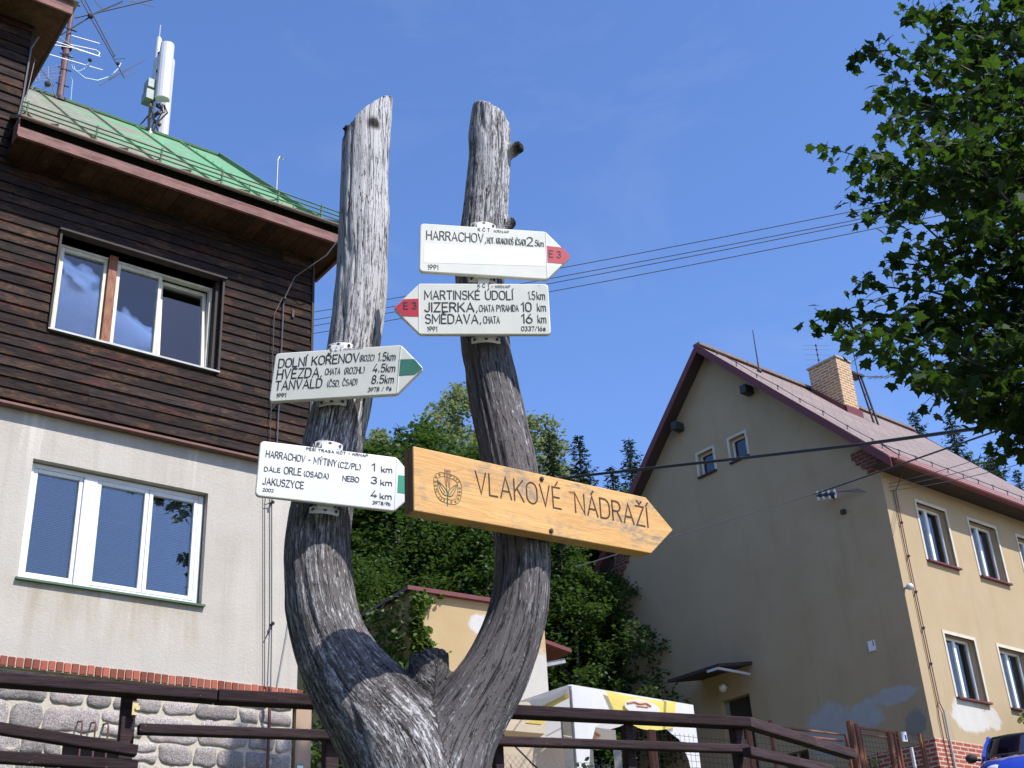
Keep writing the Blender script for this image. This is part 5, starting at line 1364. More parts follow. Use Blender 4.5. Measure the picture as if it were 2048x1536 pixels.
def build_trunk():
    base = Vector((0, 0, 0)); arms = [smooth_path(LEFT), smooth_path(RIGHT), smooth_path(STUB, 6)]
    bm = bmesh.new()
    for k, arm in enumerate(arms):
        m = MB(); m.tube([p for p, r in arm], [r for p, r in arm], 40)
        me = bpy.data.meshes.new('tmp'); me.from_pydata(m.v, [], m.f); t = bmesh.new(); t.from_mesh(me); bpy.data.meshes.remove(me)
        def cut(p, n):
            g = bmesh.ops.bisect_plane(t, geom=t.verts[:] + t.edges[:] + t.faces[:], plane_co=p, plane_no=n, clear_outer=True)
            ed = [e for e in g['geom_cut'] if isinstance(e, bmesh.types.BMEdge)]
            if ed: bmesh.ops.holes_fill(t, edges=ed)
        if k == 0:
            cut(wp(744, 231, 1)[0], (-.70, -.10, .64))
        if k == 1:
            cut(wp(978, 226, 1)[0], (.48, -.05, .66)); cut(wp(950, 206, 1)[0], (-.15, .1, 1))
            cut(wp(1012, 250, 1)[0], (.9, 0, .45))
        if k == 2:
            cut(wp(857, 1311, 1)[0], (-.12, .10, 1))
        bmesh.ops.recalc_face_normals(t, faces=t.faces)
        me = bpy.data.meshes.new('tmp'); t.to_mesh(me); t.free(); bm.from_mesh(me); bpy.data.meshes.remove(me)
    # knots and snags
    def snag(x, y, dx, dy, dz, r0, r1, L):
        m = MB(); p, r = wp(x, y, 10); d = Vector((dx, dy, dz)).normalized()
        m.tube([p, p + d * L * .5, p + d * L], [r0, (r0 + r1) / 2 * 1.05, r1], 14)
        me = bpy.data.meshes.new('tmp'); me.from_pydata(m.v, [], m.f); bm.from_mesh(me); bpy.data.meshes.remove(me); return p + d * L
    KN = []
    KN.append((snag(1004, 312, .85, -.45, .12, .030, .021, .085), .018))
    KN.append((snag(752, 268, .05, -1, -.15, .016, .012, .082), .012))
    KN.append((snag(716, 292, -.5, -.6, .6, .030, .012, .09), .018))
    KN.append((snag(1008, 452, .9, -.3, .2, .03, .015, .045), .012))
    me = bpy.data.meshes.new('forked_trunk'); bmesh.ops.recalc_face_normals(bm, faces=bm.faces); bm.to_mesh(me); bm.free()
    o = bpy.data.objects.new('forked_trunk', me); COL.objects.link(o)
    md = o.modifiers.new('r', 'REMESH'); md.mode = 'VOXEL'; md.voxel_size = .0065; md.use_smooth_shade = True
    ms = o.modifiers.new('s', 'SMOOTH'); ms.factor = .5; ms.iterations = 5
    dg = bpy.context.evaluated_depsgraph_get(); ev = o.evaluated_get(dg); m2 = bpy.data.meshes.new_from_object(ev)
    o.modifiers.clear(); o.data = m2; bpy.data.meshes.remove(me)
    m2.name = 'forked_trunk'
    n = len(m2.vertices); V = np.empty(n * 3); m2.vertices.foreach_get('co', V); V = V.reshape(-1, 3)
    N = np.empty(n * 3); m2.vertices.foreach_get('normal', N); N = N.reshape(-1, 3)
    # coordinates along the grain: nearest point of the two arms
    best = np.full(n, 1e9); G = np.zeros((n, 3)); WR = np.zeros(n); AR = np.zeros(n)
    for k, arm in enumerate(arms[:2]):
        P = np.array([p for p, r in arm]); r = np.array([q for p, q in arm]); D = np.gradient(P, axis=0); D /= np.linalg.norm(D, axis=1)[:, None]
        L = np.concatenate([[0], np.cumsum(np.linalg.norm(np.diff(P, axis=0), axis=1))])
        for c0 in range(0, n, 20000):
            v = V[c0:c0 + 20000]; d2 = ((v[:, None, :] - P[None]) ** 2).sum(2) / (r[None] ** 2)
            i = d2.argmin(1); dm = d2[np.arange(len(v)), i]
            up = dm < best[c0:c0 + 20000]
            rel = v - P[i]; dl = (rel * D[i]).sum(1)
            e1 = np.cross(D[i], np.array([0, 1, 0])); e1 /= np.linalg.norm(e1, axis=1)[:, None]; e2 = np.cross(D[i], e1)
            sc = .11 / r[i]                                        # keep streaks continuous as the arm swells
            tw = .25 * L[i]
            a = (rel * e1).sum(1) * sc; b_ = (rel * e2).sum(1) * sc
            g = np.stack([a * np.cos(tw) - b_ * np.sin(tw), a * np.sin(tw) + b_ * np.cos(tw), L[i] + dl + k * 7.3], 1)
            f = L[i] / L[-1]
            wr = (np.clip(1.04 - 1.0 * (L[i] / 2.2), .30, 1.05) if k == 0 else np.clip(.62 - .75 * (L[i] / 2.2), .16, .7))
            ix = np.where(up)[0] + c0
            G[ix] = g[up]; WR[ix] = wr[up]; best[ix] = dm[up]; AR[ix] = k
    KT = np.zeros(n)
    for p, rad in KN:
        if rad: KT = np.maximum(KT, np.clip(1.9 - np.linalg.norm(V - np.array(p), axis=1) / rad / 1.6, 0, 1))
    st = np.array([float(c) for c in wp(850, 1318, 1)[0]]); stm = np.clip(1.6 - np.linalg.norm((V - st - np.array([.0, -.04, -.03])) * np.array([1.0, .8, .62]), axis=1) / .105, 0, 1)
    KT = np.maximum(KT, stm * .55)
    # real relief: lumps, long grooves and splits
    disp = np.zeros(n)
    for i in range(n):
        g = G[i]; q = Vector((g[0] * 9, g[1] * 9, g[2] * 1.6))
        lump = noise.noise(Vector(V[i]) * 5.0) * .006 + noise.noise(Vector(V[i]) * 11) * .0025
        gr = noise.noise(Vector((g[0] * 46, g[1] * 46, g[2] * 2.6))); gr2 = noise.noise(Vector((g[0] * 20, g[1] * 20, g[2] * 1.2 + 9)))
        s = abs(gr2); groove = -max(0, .09 - s) / .09 * .0060
        disp[i] = lump + gr * .0022 + groove + (noise.noise(Vector(V[i]) * 30) * .004 * stm[i])
    V = V + N * disp[:, None]
    m2.vertices.foreach_set('co', V.ravel())
    at = m2.attributes.new('grain', 'FLOAT_VECTOR', 'POINT'); at.data.foreach_set('vector', G.ravel())
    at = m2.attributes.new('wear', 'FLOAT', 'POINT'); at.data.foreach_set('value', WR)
    at = m2.attributes.new('knot', 'FLOAT', 'POINT'); at.data.foreach_set('value', KT)
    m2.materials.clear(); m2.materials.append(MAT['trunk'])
    m2.polygons.foreach_set('use_smooth', [True] * len(m2.polygons)); m2.update()
    p, r = wp(845, 2300, 1); org = Vector((p.x, p.y, gz(p.x, p.y)))
    m2.transform(Matrix.Translation(-org)); o.location = org
    tag(o, 'weathered grey forked tree trunk with two sawn off upright arms', 'trunk')
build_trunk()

# ------------------------------------------------------------------ lettering: a one stroke technical alphabet
def arc(cx, cy, rx, ry, a0, a1, n=10):
    return [(cx + rx * math.cos(R(a0 + (a1 - a0) * i / n)), cy + ry * math.sin(R(a0 + (a1 - a0) * i / n))) for i in range(n + 1)]
GL = {
 'A': (.66, [[(0, 0), (.33, 1), (.66, 0)], [(.11, .33), (.55, .33)]]),
 'B': (.56, [[(0, 0), (0, 1), (.3, 1)] + arc(.3, .765, .24, .235, 90, -90) + [(0, .53)], [(.3, .53)] + arc(.3, .265, .27, .265, 90, -90) + [(0, 0)]]),
 'C': (.62, [arc(.34, .68, .32, .32, 25, 180) + arc(.34, .32, .32, .32, 180, 335)]),
 'D': (.62, [[(0, 0), (0, 1), (.25, 1)] + arc(.25, .64, .36, .36, 90, 0) + arc(.25, .36, .36, .36, 0, -90) + [(0, 0)]]),
 'E': (.5, [[(.5, 1), (0, 1), (0, 0), (.5, 0)], [(0, .52), (.42, .52)]]),
 'H': (.6, [[(0, 0), (0, 1)], [(.6, 0), (.6, 1)], [(0, .52), (.6, .52)]]),
 'I': (.02, [[(.01, 0), (.01, 1)]]),
 'J': (.42, [[(.4, 1), (.4, .25)] + arc(.2, .22, .2, .22, 0, -170)]),
 'K': (.58, [[(0, 0), (0, 1)], [(.55, 1), (.02, .42)], [(.18, .58), (.58, 0)]]),
 'L': (.48, [[(0, 1), (0, 0), (.48, 0)]]),
 'M': (.76, [[(0, 0), (0, 1), (.38, .25), (.76, 1), (.76, 0)]]),
 'N': (.6, [[(0, 0), (0, 1), (.6, 0), (.6, 1)]]),
 'O': (.66, [arc(.33, .67, .33, .33, 0, 180) + arc(.33, .33, .33, .33, 180, 360) + [(.66, .67)]]),
 'P': (.54, [[(0, 0), (0, 1), (.28, 1)] + arc(.28, .74, .26, .26, 90, -90) + [(0, .48)]]),
 'R': (.56, [[(0, 0), (0, 1), (.28, 1)] + arc(.28, .75, .25, .25, 90, -90) + [(0, .5)], [(.3, .5), (.56, 0)]]),
 'S': (.54, [arc(.27, .76, .25, .24, 30, 250, 12) + arc(.27, .27, .27, .27, 70, -150, 12)]),
 'T': (.6, [[(0, 1), (.6, 1)], [(.3, 1), (.3, 0)]]),
 'U': (.6, [[(0, 1), (0, .3)] + arc(.3, .3, .3, .3, 180, 360) + [(.6, 1)]]),
 'V': (.62, [[(0, 1), (.31, 0), (.62, 1)]]),
 'Y': (.6, [[(0, 1), (.3, .45), (.6, 1)], [(.3, .45), (.3, 0)]]),
 'Z': (.56, [[(0, 1), (.56, 1), (0, 0), (.56, 0)]]),
 '0': (.54, [arc(.27, .7, .27, .3, 0, 180) + arc(.27, .3, .27, .3, 180, 360) + [(.54, .7)]]),
 '1': (.22, [[(0, .78), (.2, 1), (.2, 0)]]),
 '2': (.54, [arc(.27, .73, .26, .27, 165, -35) + [(0, 0), (.54, 0)]]),
 '3': (.52, [arc(.25, .76, .24, .24, 150, -90) , arc(.25, .27, .27, .27, 85, -155)]),
 '4': (.56, [[(.4, 0), (.4, .45)], [(.36, 1), (0, .25), (.56, .25)]]),
 '5': (.52, [[(.48, 1), (.08, 1), (.04, .56)] + arc(.25, .31, .27, .31, 120, -150)]),
 '6': (.54, [[(.40, 1), (.06, .48)] + arc(.27, .29, .27, .29, 155, 515, 18)]),
 '7': (.52, [[(0, 1), (.52, 1), (.18, 0)]]),
 '8': (.54, [arc(.27, .76, .22, .24, -90, 270, 16), arc(.27, .26, .27, .26, 90, 450, 16)]),
 '9': (.54, [[(.14, 0), (.48, .52)] + arc(.27, .71, .27, .29, -25, 335, 18)]),
 'k': (.44, [[(0, 0), (0, 1)], [(.42, .64), (.02, .26)], [(.16, .38), (.44, 0)]]),
 'm': (.78, [[(0, 0), (0, .66)], arc(.195, .46, .195, .2, 180, 0, 8) + [(.39, 0)], arc(.585, .46, .195, .2, 180, 0, 8) + [(.78, 0)]]),
 'a': (.46, [arc(.23, .5, .2, .18, 160, 0, 8) + [(.44, 0)], arc(.22, .2, .21, .2, 40, 330, 12)]),
 'b': (.46, [[(0, 1), (0, 0)], arc(.22, .32, .22, .32, 170, -170, 14)]),
 '.': (.15, [[(.075, .03), (.075, .12)]]), ',': (.12, [[(.10, .07), (.04, -.10)]]), '-': (.3, [[(0, .45), (.3, .45)]]), '/': (.34, [[(0, -.05), (.34, 1.0)]]),
 '(': (.24, [arc(.42, .48, .36, .62, 120, 240, 8)]), ')': (.24, [arc(-.18, .48, .36, .62, 60, -60, 8)]), ' ': (.3, [])}
ACC = {'Á': 'A', 'É': 'E', 'Í': 'I', 'Ú': 'U', 'Ý': 'Y', 'Č': 'C', 'Ě': 'E', 'Ř': 'R', 'Š': 'S', 'Ž': 'Z'}
def text_strokes(s, gap=.2):
    x = 0; out = []
    for ch in s:
        b_ = ACC.get(ch, ch); wd, st = GL[b_]
        for pl in st: out.append([(x + px, py) for px, py in pl])
        c = x + wd / 2
        if ch in 'ÁÉÍÚÝ': out.append([(c - .03, 1.10), (c + .12, 1.28)])
        elif ch in ACC: out.append([(c - .15, 1.27), (c, 1.11), (c + .15, 1.27)])
        x += wd + gap
    return out, x - gap
def ribbon(mb, pl, wd, z, th, M3):
    """flat stroke of width wd with round-ish ends, raised th over height z; M3 maps (a, b, c) to world"""
    P = [Vector((p[0], p[1], 0)) for p in pl]; Q = [P[0]]
    for p in P[1:]:
        if (p - Q[-1]).length > wd * .15: Q.append(p)
    if len(Q) < 2: Q.append(Q[0] + Vector((0, wd * .4, 0)))
    d0 = (Q[1] - Q[0]).normalized(); d1 = (Q[-1] - Q[-2]).normalized()
    Q[0] = Q[0] - d0 * wd * .35; Q[-1] = Q[-1] + d1 * wd * .35
    n_ = len(Q); L = []; Rr = []
    for i in range(n_):
        a = (Q[i] - Q[i - 1]).normalized() if i else (Q[1] - Q[0]).normalized()
        c = (Q[i + 1] - Q[i]).normalized() if i < n_ - 1 else a
        na = Vector((-a.y, a.x, 0)); nc = Vector((-c.y, c.x, 0)); m = na + nc
        m = m.normalized() if m.length > .2 else na
        k = min(1 / max(m.dot(na), .35), 2.2)
        L.append(Q[i] + m * wd / 2 * k); Rr.append(Q[i] - m * wd / 2 * k)
    vs = []
    for i in range(n_):
        for v, h in ((L[i], z + th), (Rr[i], z + th), (L[i], z), (Rr[i], z)): vs.append(M3 @ Vector((v.x, v.y, h)))
    fs = []
    for i in range(n_ - 1):
        a = 4 * i; c = a + 4
        fs += [(a, a + 1, c + 1, c), (a, c, c + 2, a + 2), (a + 1, a + 3, c + 3, c + 1)]
    fs += [(0, 2, 3, 1), (4 * n_ - 4, 4 * n_ - 3, 4 * n_ - 1, 4 * n_ - 2)]
    mb.add(vs, fs)

class Board:
    def __init__(s, x, Y, z, yaw, roll, tilt, L, H, T, sg):
        u = Vector((math.cos(yaw) * math.cos(roll), math.sin(yaw) * math.cos(roll), math.sin(roll)))
        v = (Vector((0, 0, 1)) - u * u.z).normalized(); nn = u.cross(v)
        v = v * math.cos(tilt) + nn * math.sin(tilt); v.normalize(); n = u.cross(v)
        s.u, s.v, s.n = u, v, n; s.c = Vector((x, Y, z)); s.L, s.H, s.T, s.sg = L, H, T, sg
        s.M = Matrix([[u.x, v.x, n.x, x], [u.y, v.y, n.y, Y], [u.z, v.z, n.z, z], [0, 0, 0, 1]])   # (a, b, out)
        s.lay = 0
    def ab(s, x, y):
        p = Vector([float(c) for c in on_plane(x, y, np.array(s.c), np.array(s.n))]) - s.c
        return p.dot(s.u), p.dot(s.v)
    def text(s, mb, txt, p0, p1, h, zoom, wd=.13, z=.0006):
        sc, ox, oy = zoom
        a = Vector((*s.ab(ox + p0[0] * sc, oy + p0[1] * sc), 0)); c = Vector((*s.ab(ox + p1[0] * sc, oy + p1[1] * sc), 0))
        t = Vector((*s.ab(ox + p0[0] * sc, oy + (p0[1] - h) * sc), 0)); hh = abs(t.y - a.y)
        st, W = text_strokes(txt); d = (c - a); ln = d.length; d.normalize(); e = Vector((-d.y, d.x, 0))
        kx = ln / W
        for i, pl in enumerate(st):
            q = [((a + d * (px * kx) + e * (py * hh)).x, (a + d * (px * kx) + e * (py * hh)).y) for px, py in pl]
            ribbon(mb, q, wd * hh * min(1.0, max(.62, kx / hh * .95)), z + .00012 * (i % 3), .0007, s.M)
    def poly(s, pts, zoom, z0, z1, M=None):
        sc, ox, oy = zoom
        q = [s.ab(ox + x * sc, oy + y * sc) for x, y in pts]
        mb = MB(M or s.M); mb.prism([(a, b_, 0) for a, b_ in q], (0, 0, z0), (0, 0, z1)); return mb

def rounded(L, H, T, sg, r=.014):
    """body with two rounded corners at the blunt end and a point at the other"""
    x0, x1, y0, y1 = -L / 2, L / 2, -H / 2, H / 2
    pts = arc(x0 + r, y0 + r, r, r, 180, 270, 4) + [(x1 - .004, y0), (x1 + .004, y0 + .004)]
    pts += [(x1 + T - .006, -.005), (x1 + T - .006, .005), (x1 + .004, y1 - .004), (x1 - .004, y1)] + arc(x0 + r, y1 - r, r, r, 90, 180, 4)
    if sg < 0: pts = [(-x, y) for x, y in reversed(pts)]
    return pts
Z2 = (.1953, 760, 420); Z3 = (.26042, 500, 650); Z5 = (.29297, 780, 860); Z6 = (.07161, 840, 920)
def trail_sign(pose, sg, label, texts, faded, red, redtxt, zoom, mats, upper, lower, mark='red_mark', wide=.118, patch=None):
    B = Board(*pose, sg)
    t = thing('trail_sign', label, 'sign', tuple(B.c), 0, 'enamel trail signs on the forked trunk')
    b = MB(B.M); q = [(a, c, 0) for a, c in rounded(B.L, B.H, B.T, sg)]
    b.prism(q, (0, 0, -.016), (0, 0, 0)); b.build('panel', MAT[mats], t, bevel=.0035)
    if patch: B.poly(patch, zoom, .0001, .0005).build('overpainted_patch', MAT['patch_white'], t)
    # raised fold where the pointed end begins
    xf = B.L / 2 * sg
    b = MB(B.M); b.box((min(xf, xf + .0025 * sg), -B.H / 2 + .005, 0), (max(xf, xf + .0025 * sg), B.H / 2 - .005, .0012)); b.build('fold', MAT['bracket'], t)
    for (s_, p0, p1, h) in texts:
        b = MB(); B.text(b, s_, p0, p1, h, zoom, wide); b.build('lettering', MAT['ink'], t)
    if faded:
        b = MB()
        for (s_, p0, p1, h) in faded: B.text(b, s_, p0, p1, h, zoom, .15)
        b.build('faded_lettering', MAT['ink_faded'], t)
    mk = B.poly(red, zoom, .0002, .0009).build('trail_mark', MAT[mark], t)
    if redtxt:
        b = MB()
        for (s_, p0, p1, h) in redtxt: B.text(b, s_, p0, p1, h, zoom, .17, .0011)
        b.build('route_number', MAT['ink'], mk)
    for k, (x, y, wpx, dirn, style) in enumerate(((*upper, 1, 0), (*lower, -1, 0))):
        back = B.c - B.n * .028; a, c = [(Vector([float(q_) for q_ in on_plane(x, y, np.array(back), np.array(B.n))]) - back).dot(e_) for e_ in (B.u, B.v)]; sc = depth_of(np.array(B.c)) / FPX; wd = wpx * sc
        tilt = B.M @ Matrix.Translation((a, c, -.014))
        b = MB(tilt); hh = .024; w2 = wd / 2; sgn = dirn
        n_ = 10; pts = []
        for i in range(n_ + 1):                   # curved saddle plate following the trunk
            u = -w2 + wd * i / n_; pts.append((u, -.012 - .028 * (u / w2) ** 2 * .55))
        vs = []
        for u, d in pts:
            e_ = 1 if abs(u) < w2 * .96 else .8
            vs += [(u, -hh / 2 * e_, d), (u, hh / 2 * e_, d), (u, hh / 2 * e_, d - .004), (u, -hh / 2 * e_, d - .004)]
        fs = []
        for i in range(n_):
            for j in range(4): fs.append((4 * i + j, 4 * i + (j + 1) % 4, 4 * i + 4 + (j + 1) % 4, 4 * i + 4 + j))
        fs += [(0, 3, 2, 1), (4 * n_, 4 * n_ + 1, 4 * n_ + 2, 4 * n_ + 3)]
        b.add(vs, fs); b.box((-w2 * .55, min(0, -sgn * .03), -.016), (w2 * .55, max(0, -sgn * .03), -.008))
        br = b.build('bracket', MAT['bracket'], t, bevel=.002)
        for u in (-.78, .02, .78):
            b = MB(tilt); d = -.012 - .028 * u * u * .55
            b.tube([(u * w2, .001, d - .02), (u * w2, .001, d + .004)], .0048 if abs(u) > .5 else .006, 8); b.build('screw', MAT['screw'], br)
    return B
RD = math.radians
trail_sign((-.0702, 3.62, 3.9958, RD(9.45), RD(-2.18), RD(-1.75), .4332, .2003, .0878), 1,
           'cream arrow sign pointing right with a red tip, topmost on the trunk',
           [('HARRACHOV,', (478, 300), (1085, 335), 88), ('HOT. KRAKONOŠ (ČSAD)', (1100, 340), (1495, 362), 58), ('2', (1508, 365), (1565, 368), 85), ('.5km', (1578, 368), (1675, 376), 60), ('1991', (490, 607), (595, 612), 47), ('K Č T', (1005, 215), (1125, 222), 34)],
           [('KRNAP', (1170, 228), (1322, 238), 22)], [(1700, 368), (1865, 385), (1950, 474), (1872, 552), (1712, 537)], [('E 3', (1735, 482), (1850, 492), 66)], Z2, 'enamel', (967, 449, 52), (966, 557, 58), patch=[(455, 345), (1690, 400), (1700, 575), (450, 540)])
trail_sign((-.075, 3.62, 3.7673, RD(5.7), RD(-.7), RD(1.91), .4329, .1934, .0889), -1,
           'cream arrow sign pointing left with a red tip and three black lines of text',
           [('MARTINSKÉ ÚDOLÍ', (460, 913), (1360, 917), 86), ('1.5', (1520, 916), (1590, 916), 82), ('km', (1610, 917), (1690, 917), 78), ('JIZERKA,', (462, 1040), (998, 1040), 90), ('CHATA PYRAMIDA', (1018, 1040), (1420, 1037), 65), ('10', (1452, 1037), (1550, 1037), 88), ('km', (1614, 1037), (1698, 1037), 80),
            ('SMĚDAVA,', (467, 1160), (1035, 1160), 90), ('CHATA', (1062, 1160), (1225, 1160), 70), ('16', (1455, 1157), (1560, 1157), 90), ('km', (1620, 1157), (1702, 1157), 80), ('1991', (485, 1242), (585, 1242), 48), ('0337/16a', (1450, 1237), (1695, 1237), 44), ('K Č T', (1003, 790), (1125, 793), 34)],
           [('- KRNAP', (1145, 795), (1335, 797), 24)], [(398, 908), (240, 915), (148, 1003), (235, 1088), (398, 1092)], [('E 3', (247, 1017), (372, 1012), 66)], Z2, 'enamel', (966, 556.5, 40), (972, 678, 58))
trail_sign((-.5714, 3.62, 3.5578, RD(-8.74), RD(-4.44), RD(-2.39), .4279, .1835, .0827), 1,
           'cream arrow sign pointing right with a dark green tip on the left arm',
           [('DOLNÍ KOŘENOV', (220, 328), (835, 280), 64), ('(ROZC)', (843, 278), (955, 272), 44), ('1.5', (982, 275), (1045, 273), 62), ('km', (1056, 273), (1115, 270), 58), ('HVĚZDA,', (207, 415), (550, 396), 70), ('CHATA', (577, 382), (692, 376), 46), ('(ROZHL)', (724, 376), (880, 366), 46), ('4.5', (945, 362), (1035, 360), 60), ('km', (1046, 360), (1112, 358), 56),
            ('TANVALD', (194, 500), (550, 478), 66), ('(ČSD,', (592, 474), (690, 470), 46), ('ČSAD)', (712, 466), (825, 458), 46), ('8.5', (935, 448), (1025, 446), 60), ('km', (1036, 446), (1102, 444), 56), ('1991', (203, 557), (275, 553), 30), ('3978 / 9a', (907, 512), (1085, 502), 30), ('K Č T', (618, 203), (705, 197), 22)],
           [('KRNAP', (722, 190), (872, 180), 13)], [(1145, 265), (1262, 262), (1325, 335), (1262, 382), (1137, 390)], [], Z3, 'enamel', (677, 691, 54), (663, 803, 56), 'green_mark')
trail_sign((-.5866, 3.60, 3.1882, RD(19.2), RD(-2.66), RD(.88), .4292, .1836, .0876), 1,
           'clean white arrow sign with a bright green mark, its tip behind the wooden board',
           [('HARRACHOV - MÝTINY', (122, 1012), (662, 1088), 50), ('ORLE', (262, 1142), (392, 1155), 52), ('JAKUSZYCE', (98, 1222), (410, 1258), 52), ('1', (937, 1118), (958, 1120), 54), ('3', (930, 1215), (972, 1220), 50), ('4', (930, 1322), (972, 1326), 50), ('km', (1010, 1130), (1090, 1135), 42), ('km', (1005, 1230), (1088, 1236), 42), ('km', (1000, 1335), (1085, 1340), 42)]
           + [('(CZ/PL)', (675, 1092), (850, 1113), 42), ('DÁLE', (110, 1122), (232, 1132), 32), ('(OSADA)', (412, 1160), (605, 1182), 40), ('NEBO', (712, 1195), (835, 1208), 38), ('2002', (97, 1275), (180, 1283), 22), ('3978/9b', (942, 1375), (1078, 1388), 24), ('PĚŠÍ TRASA KČT - KRNAP', (432, 960), (905, 1015), 20)],
           [], [(1138, 1153), (1215, 1162), (1300, 1235), (1200, 1297), (1132, 1287)], [], Z3, 'enamel_new', (659, 889, 58), (650, 1020, 60), 'green_mark_new', .135)

# wooden direction board
W = Board(.0578, 3.62, 3.0654, RD(35.57), RD(.41), RD(1.33), .8782, .2001, .104, 1)
wb = bpy.data.objects.new('direction_board', None); COL.objects.link(wb); wb.empty_display_size = .2
# object axes follow the plank so that its grain runs along it
wb.matrix_world = W.M @ Matrix.Rotation(R(90), 4, 'X')
WM[wb.name] = W.M @ Matrix.Rotation(R(90), 4, 'X')
tag(wb, 'varnished wooden arrow board with burnt lettering and a flower emblem', 'sign')
x0, x1 = -W.L / 2, W.L / 2; hh = W.H / 2
b = MB(W.M); pts = [(x0, -hh, 0), (x1, -hh + .004, 0), (x1 + W.T, 0.0, 0), (x1, hh - .004, 0), (x0, hh, 0)]
b.prism(pts, (0, 0, -.052), (0, 0, 0)); b.build('plank', MAT['pine'], wb, bevel=.0025)
b = MB(W.M); b.prism([(x0 - .0015, -hh + .002, 0), (x0 - .0002, -hh + .002, 0), (x0 - .0002, hh - .002, 0), (x0 - .0015, hh - .002, 0)], (0, 0, -.0505), (0, 0, -.0015))
b.box((x0 - .0025, -hh + .003, -.030), (x0 - .0016, hh - .003, -.0255)); b.build('end_grain', MAT['pine_end'], wb)
b = MB(); W.text(b, 'VLAKOVÉ', (588, 428), (1168, 540), 146, Z5, .085, .0003); b.build('lettering', MAT['burnt'], wb)
b = MB(); W.text(b, 'NÁDRAŽÍ', (1268, 562), (1762, 662), 132, Z5, .095, .0003); b.build('lettering', MAT['burnt'], wb)
def zl(mb, pts, wd, close=False, z=.0004):
    q = [W.ab(840 + x * .07161, 920 + y * .07161) for x, y in pts]
    if close: q.append(q[0])
    ribbon(mb, q, wd, z, .0006, W.M)
def spline(pts, n=5, close=True):
    out = []; m = len(pts)
    for i in range(m if close else m - 1):
        p0, p1, p2, p3 = [pts[(i + k) % m] if close else pts[min(max(i + k, 0), m - 1)] for k in (-1, 0, 1, 2)]
        for j in range(n):
            t = j / n; out.append(tuple(.5 * (2 * p1[k] + (p2[k] - p0[k]) * t + (2 * p0[k] - 5 * p1[k] + 4 * p2[k] - p3[k]) * t * t + (3 * p1[k] - p0[k] - 3 * p2[k] + p3[k]) * t ** 3) for k in (0, 1)))
    if not close: out.append(pts[-1])
    return out
outer = [(385, 520), (420, 420), (530, 355), (690, 365), (840, 400), (970, 455), (1070, 530), (1140, 650), (1162, 830), (1140, 1040), (1100, 1150), (1020, 1222), (900, 1240), (730, 1200), (570, 1130), (480, 1020), (420, 880), (390, 700)]
innr = [(490, 520), (560, 470), (690, 465), (840, 515), (950, 555), (1035, 640), (1055, 830), (1040, 1000), (985, 1090), (900, 1120), (760, 1090), (640, 1060), (540, 950), (500, 800), (480, 620)]
MAT['olive'] = simple('olive_engraving', (.16, .12, .025), (.11, .085, .02), 30, .7)
MAT['leaf_ink'] = simple('green_engraving', (.06, .085, .055), (.09, .11, .06), 30, .7)
MAT['flower_ink'] = simple('reddish_engraving', (.24, .095, .06), (.32, .15, .09), 30, .7)
b = MB(); so_ = spline(outer); si_ = spline(innr); zl(b, so_, .0016, True); zl(b, si_, .0014, True)
letters = 'KRKONOŠSKÝ NÁRODNÍ PARK '
ctr = (770, 800); m_ = len(so_)
for i, ch in enumerate(letters):
    if ch == ' ': continue
    f = (.50 + i / len(letters)) % 1
    ang = 2 * math.pi * f - math.pi
    # mid ring position by angle
    def at_ang(poly):
        return min(poly, key=lambda p: abs(math.atan2(math.sin(math.atan2(p[1] - ctr[1], p[0] - ctr[0]) - ang), math.cos(math.atan2(p[1] - ctr[1], p[0] - ctr[0]) - ang))))
    po, pi_ = at_ang(so_), at_ang(si_); c = ((po[0] + pi_[0]) / 2, (po[1] + pi_[1]) / 2)
    ux, uy = po[0] - pi_[0], po[1] - pi_[1]; ul = math.hypot(ux, uy); ux, uy = ux / ul, uy / ul; s_ = 58
    st, Wd = text_strokes(ch)
    for pl in st: zl(b, [(c[0] + (-uy) * (x - Wd / 2) * s_ + ux * (y - .5) * s_, c[1] + ux * (x - Wd / 2) * s_ + uy * (y - .5) * s_) for x, y in pl], .0009, z=.0005)
em = b.build('emblem', MAT['olive'], wb)
b = MB()
zl(b, [(695, 290), (690, 480), (712, 640), (745, 790)], .0022); zl(b, [(838, 305), (835, 500), (832, 640), (825, 780), (800, 870)], .0022)
zl(b, [(735, 330), (738, 560), (752, 740)], .0015, z=.0006); zl(b, [(790, 340), (792, 560), (800, 760)], .0015, z=.0006); zl(b, [(765, 330), (765, 600)], .0012, z=.0005)
zl(b, [(685, 275), (712, 318), (738, 280), (768, 318), (798, 288), (822, 322), (845, 300)], .0024, z=.0007); b.build('emblem_flower', MAT['flower_ink'], wb)
b = MB()
zl(b, spline([(490, 575), (540, 620), (640, 720), (720, 830), (765, 930), (748, 985), (700, 985), (620, 910), (555, 800), (520, 680)]), .0022, True); zl(b, [(520, 610), (600, 760), (700, 920)], .0014, z=.0006)
zl(b, spline([(1045, 700), (960, 725), (880, 780), (815, 860), (790, 950), (795, 1005), (880, 1005), (950, 920), (1000, 800)]), .0022, True, z=.0006); zl(b, [(1000, 740), (900, 850), (830, 960)], .0014, z=.0007); zl(b, [(960, 790), (860, 930)], .0012, z=.0005)
zl(b, [(735, 800), (768, 900), (768, 1000), (766, 1265)], .0030, z=.0008); b.build('emblem_leaves', MAT['leaf_ink'], wb)
for (x, y) in ((1083, 958), (1102, 1062)):
    a, c = W.ab(x, y); b = MB(W.M); b.tube([(a, c, -.05), (a, c, .004)], .0075, 10); b.tube([(a, c, .0035), (a, c, .0065)], .005, 6); b.build('bolt', MAT['screw'], wb)
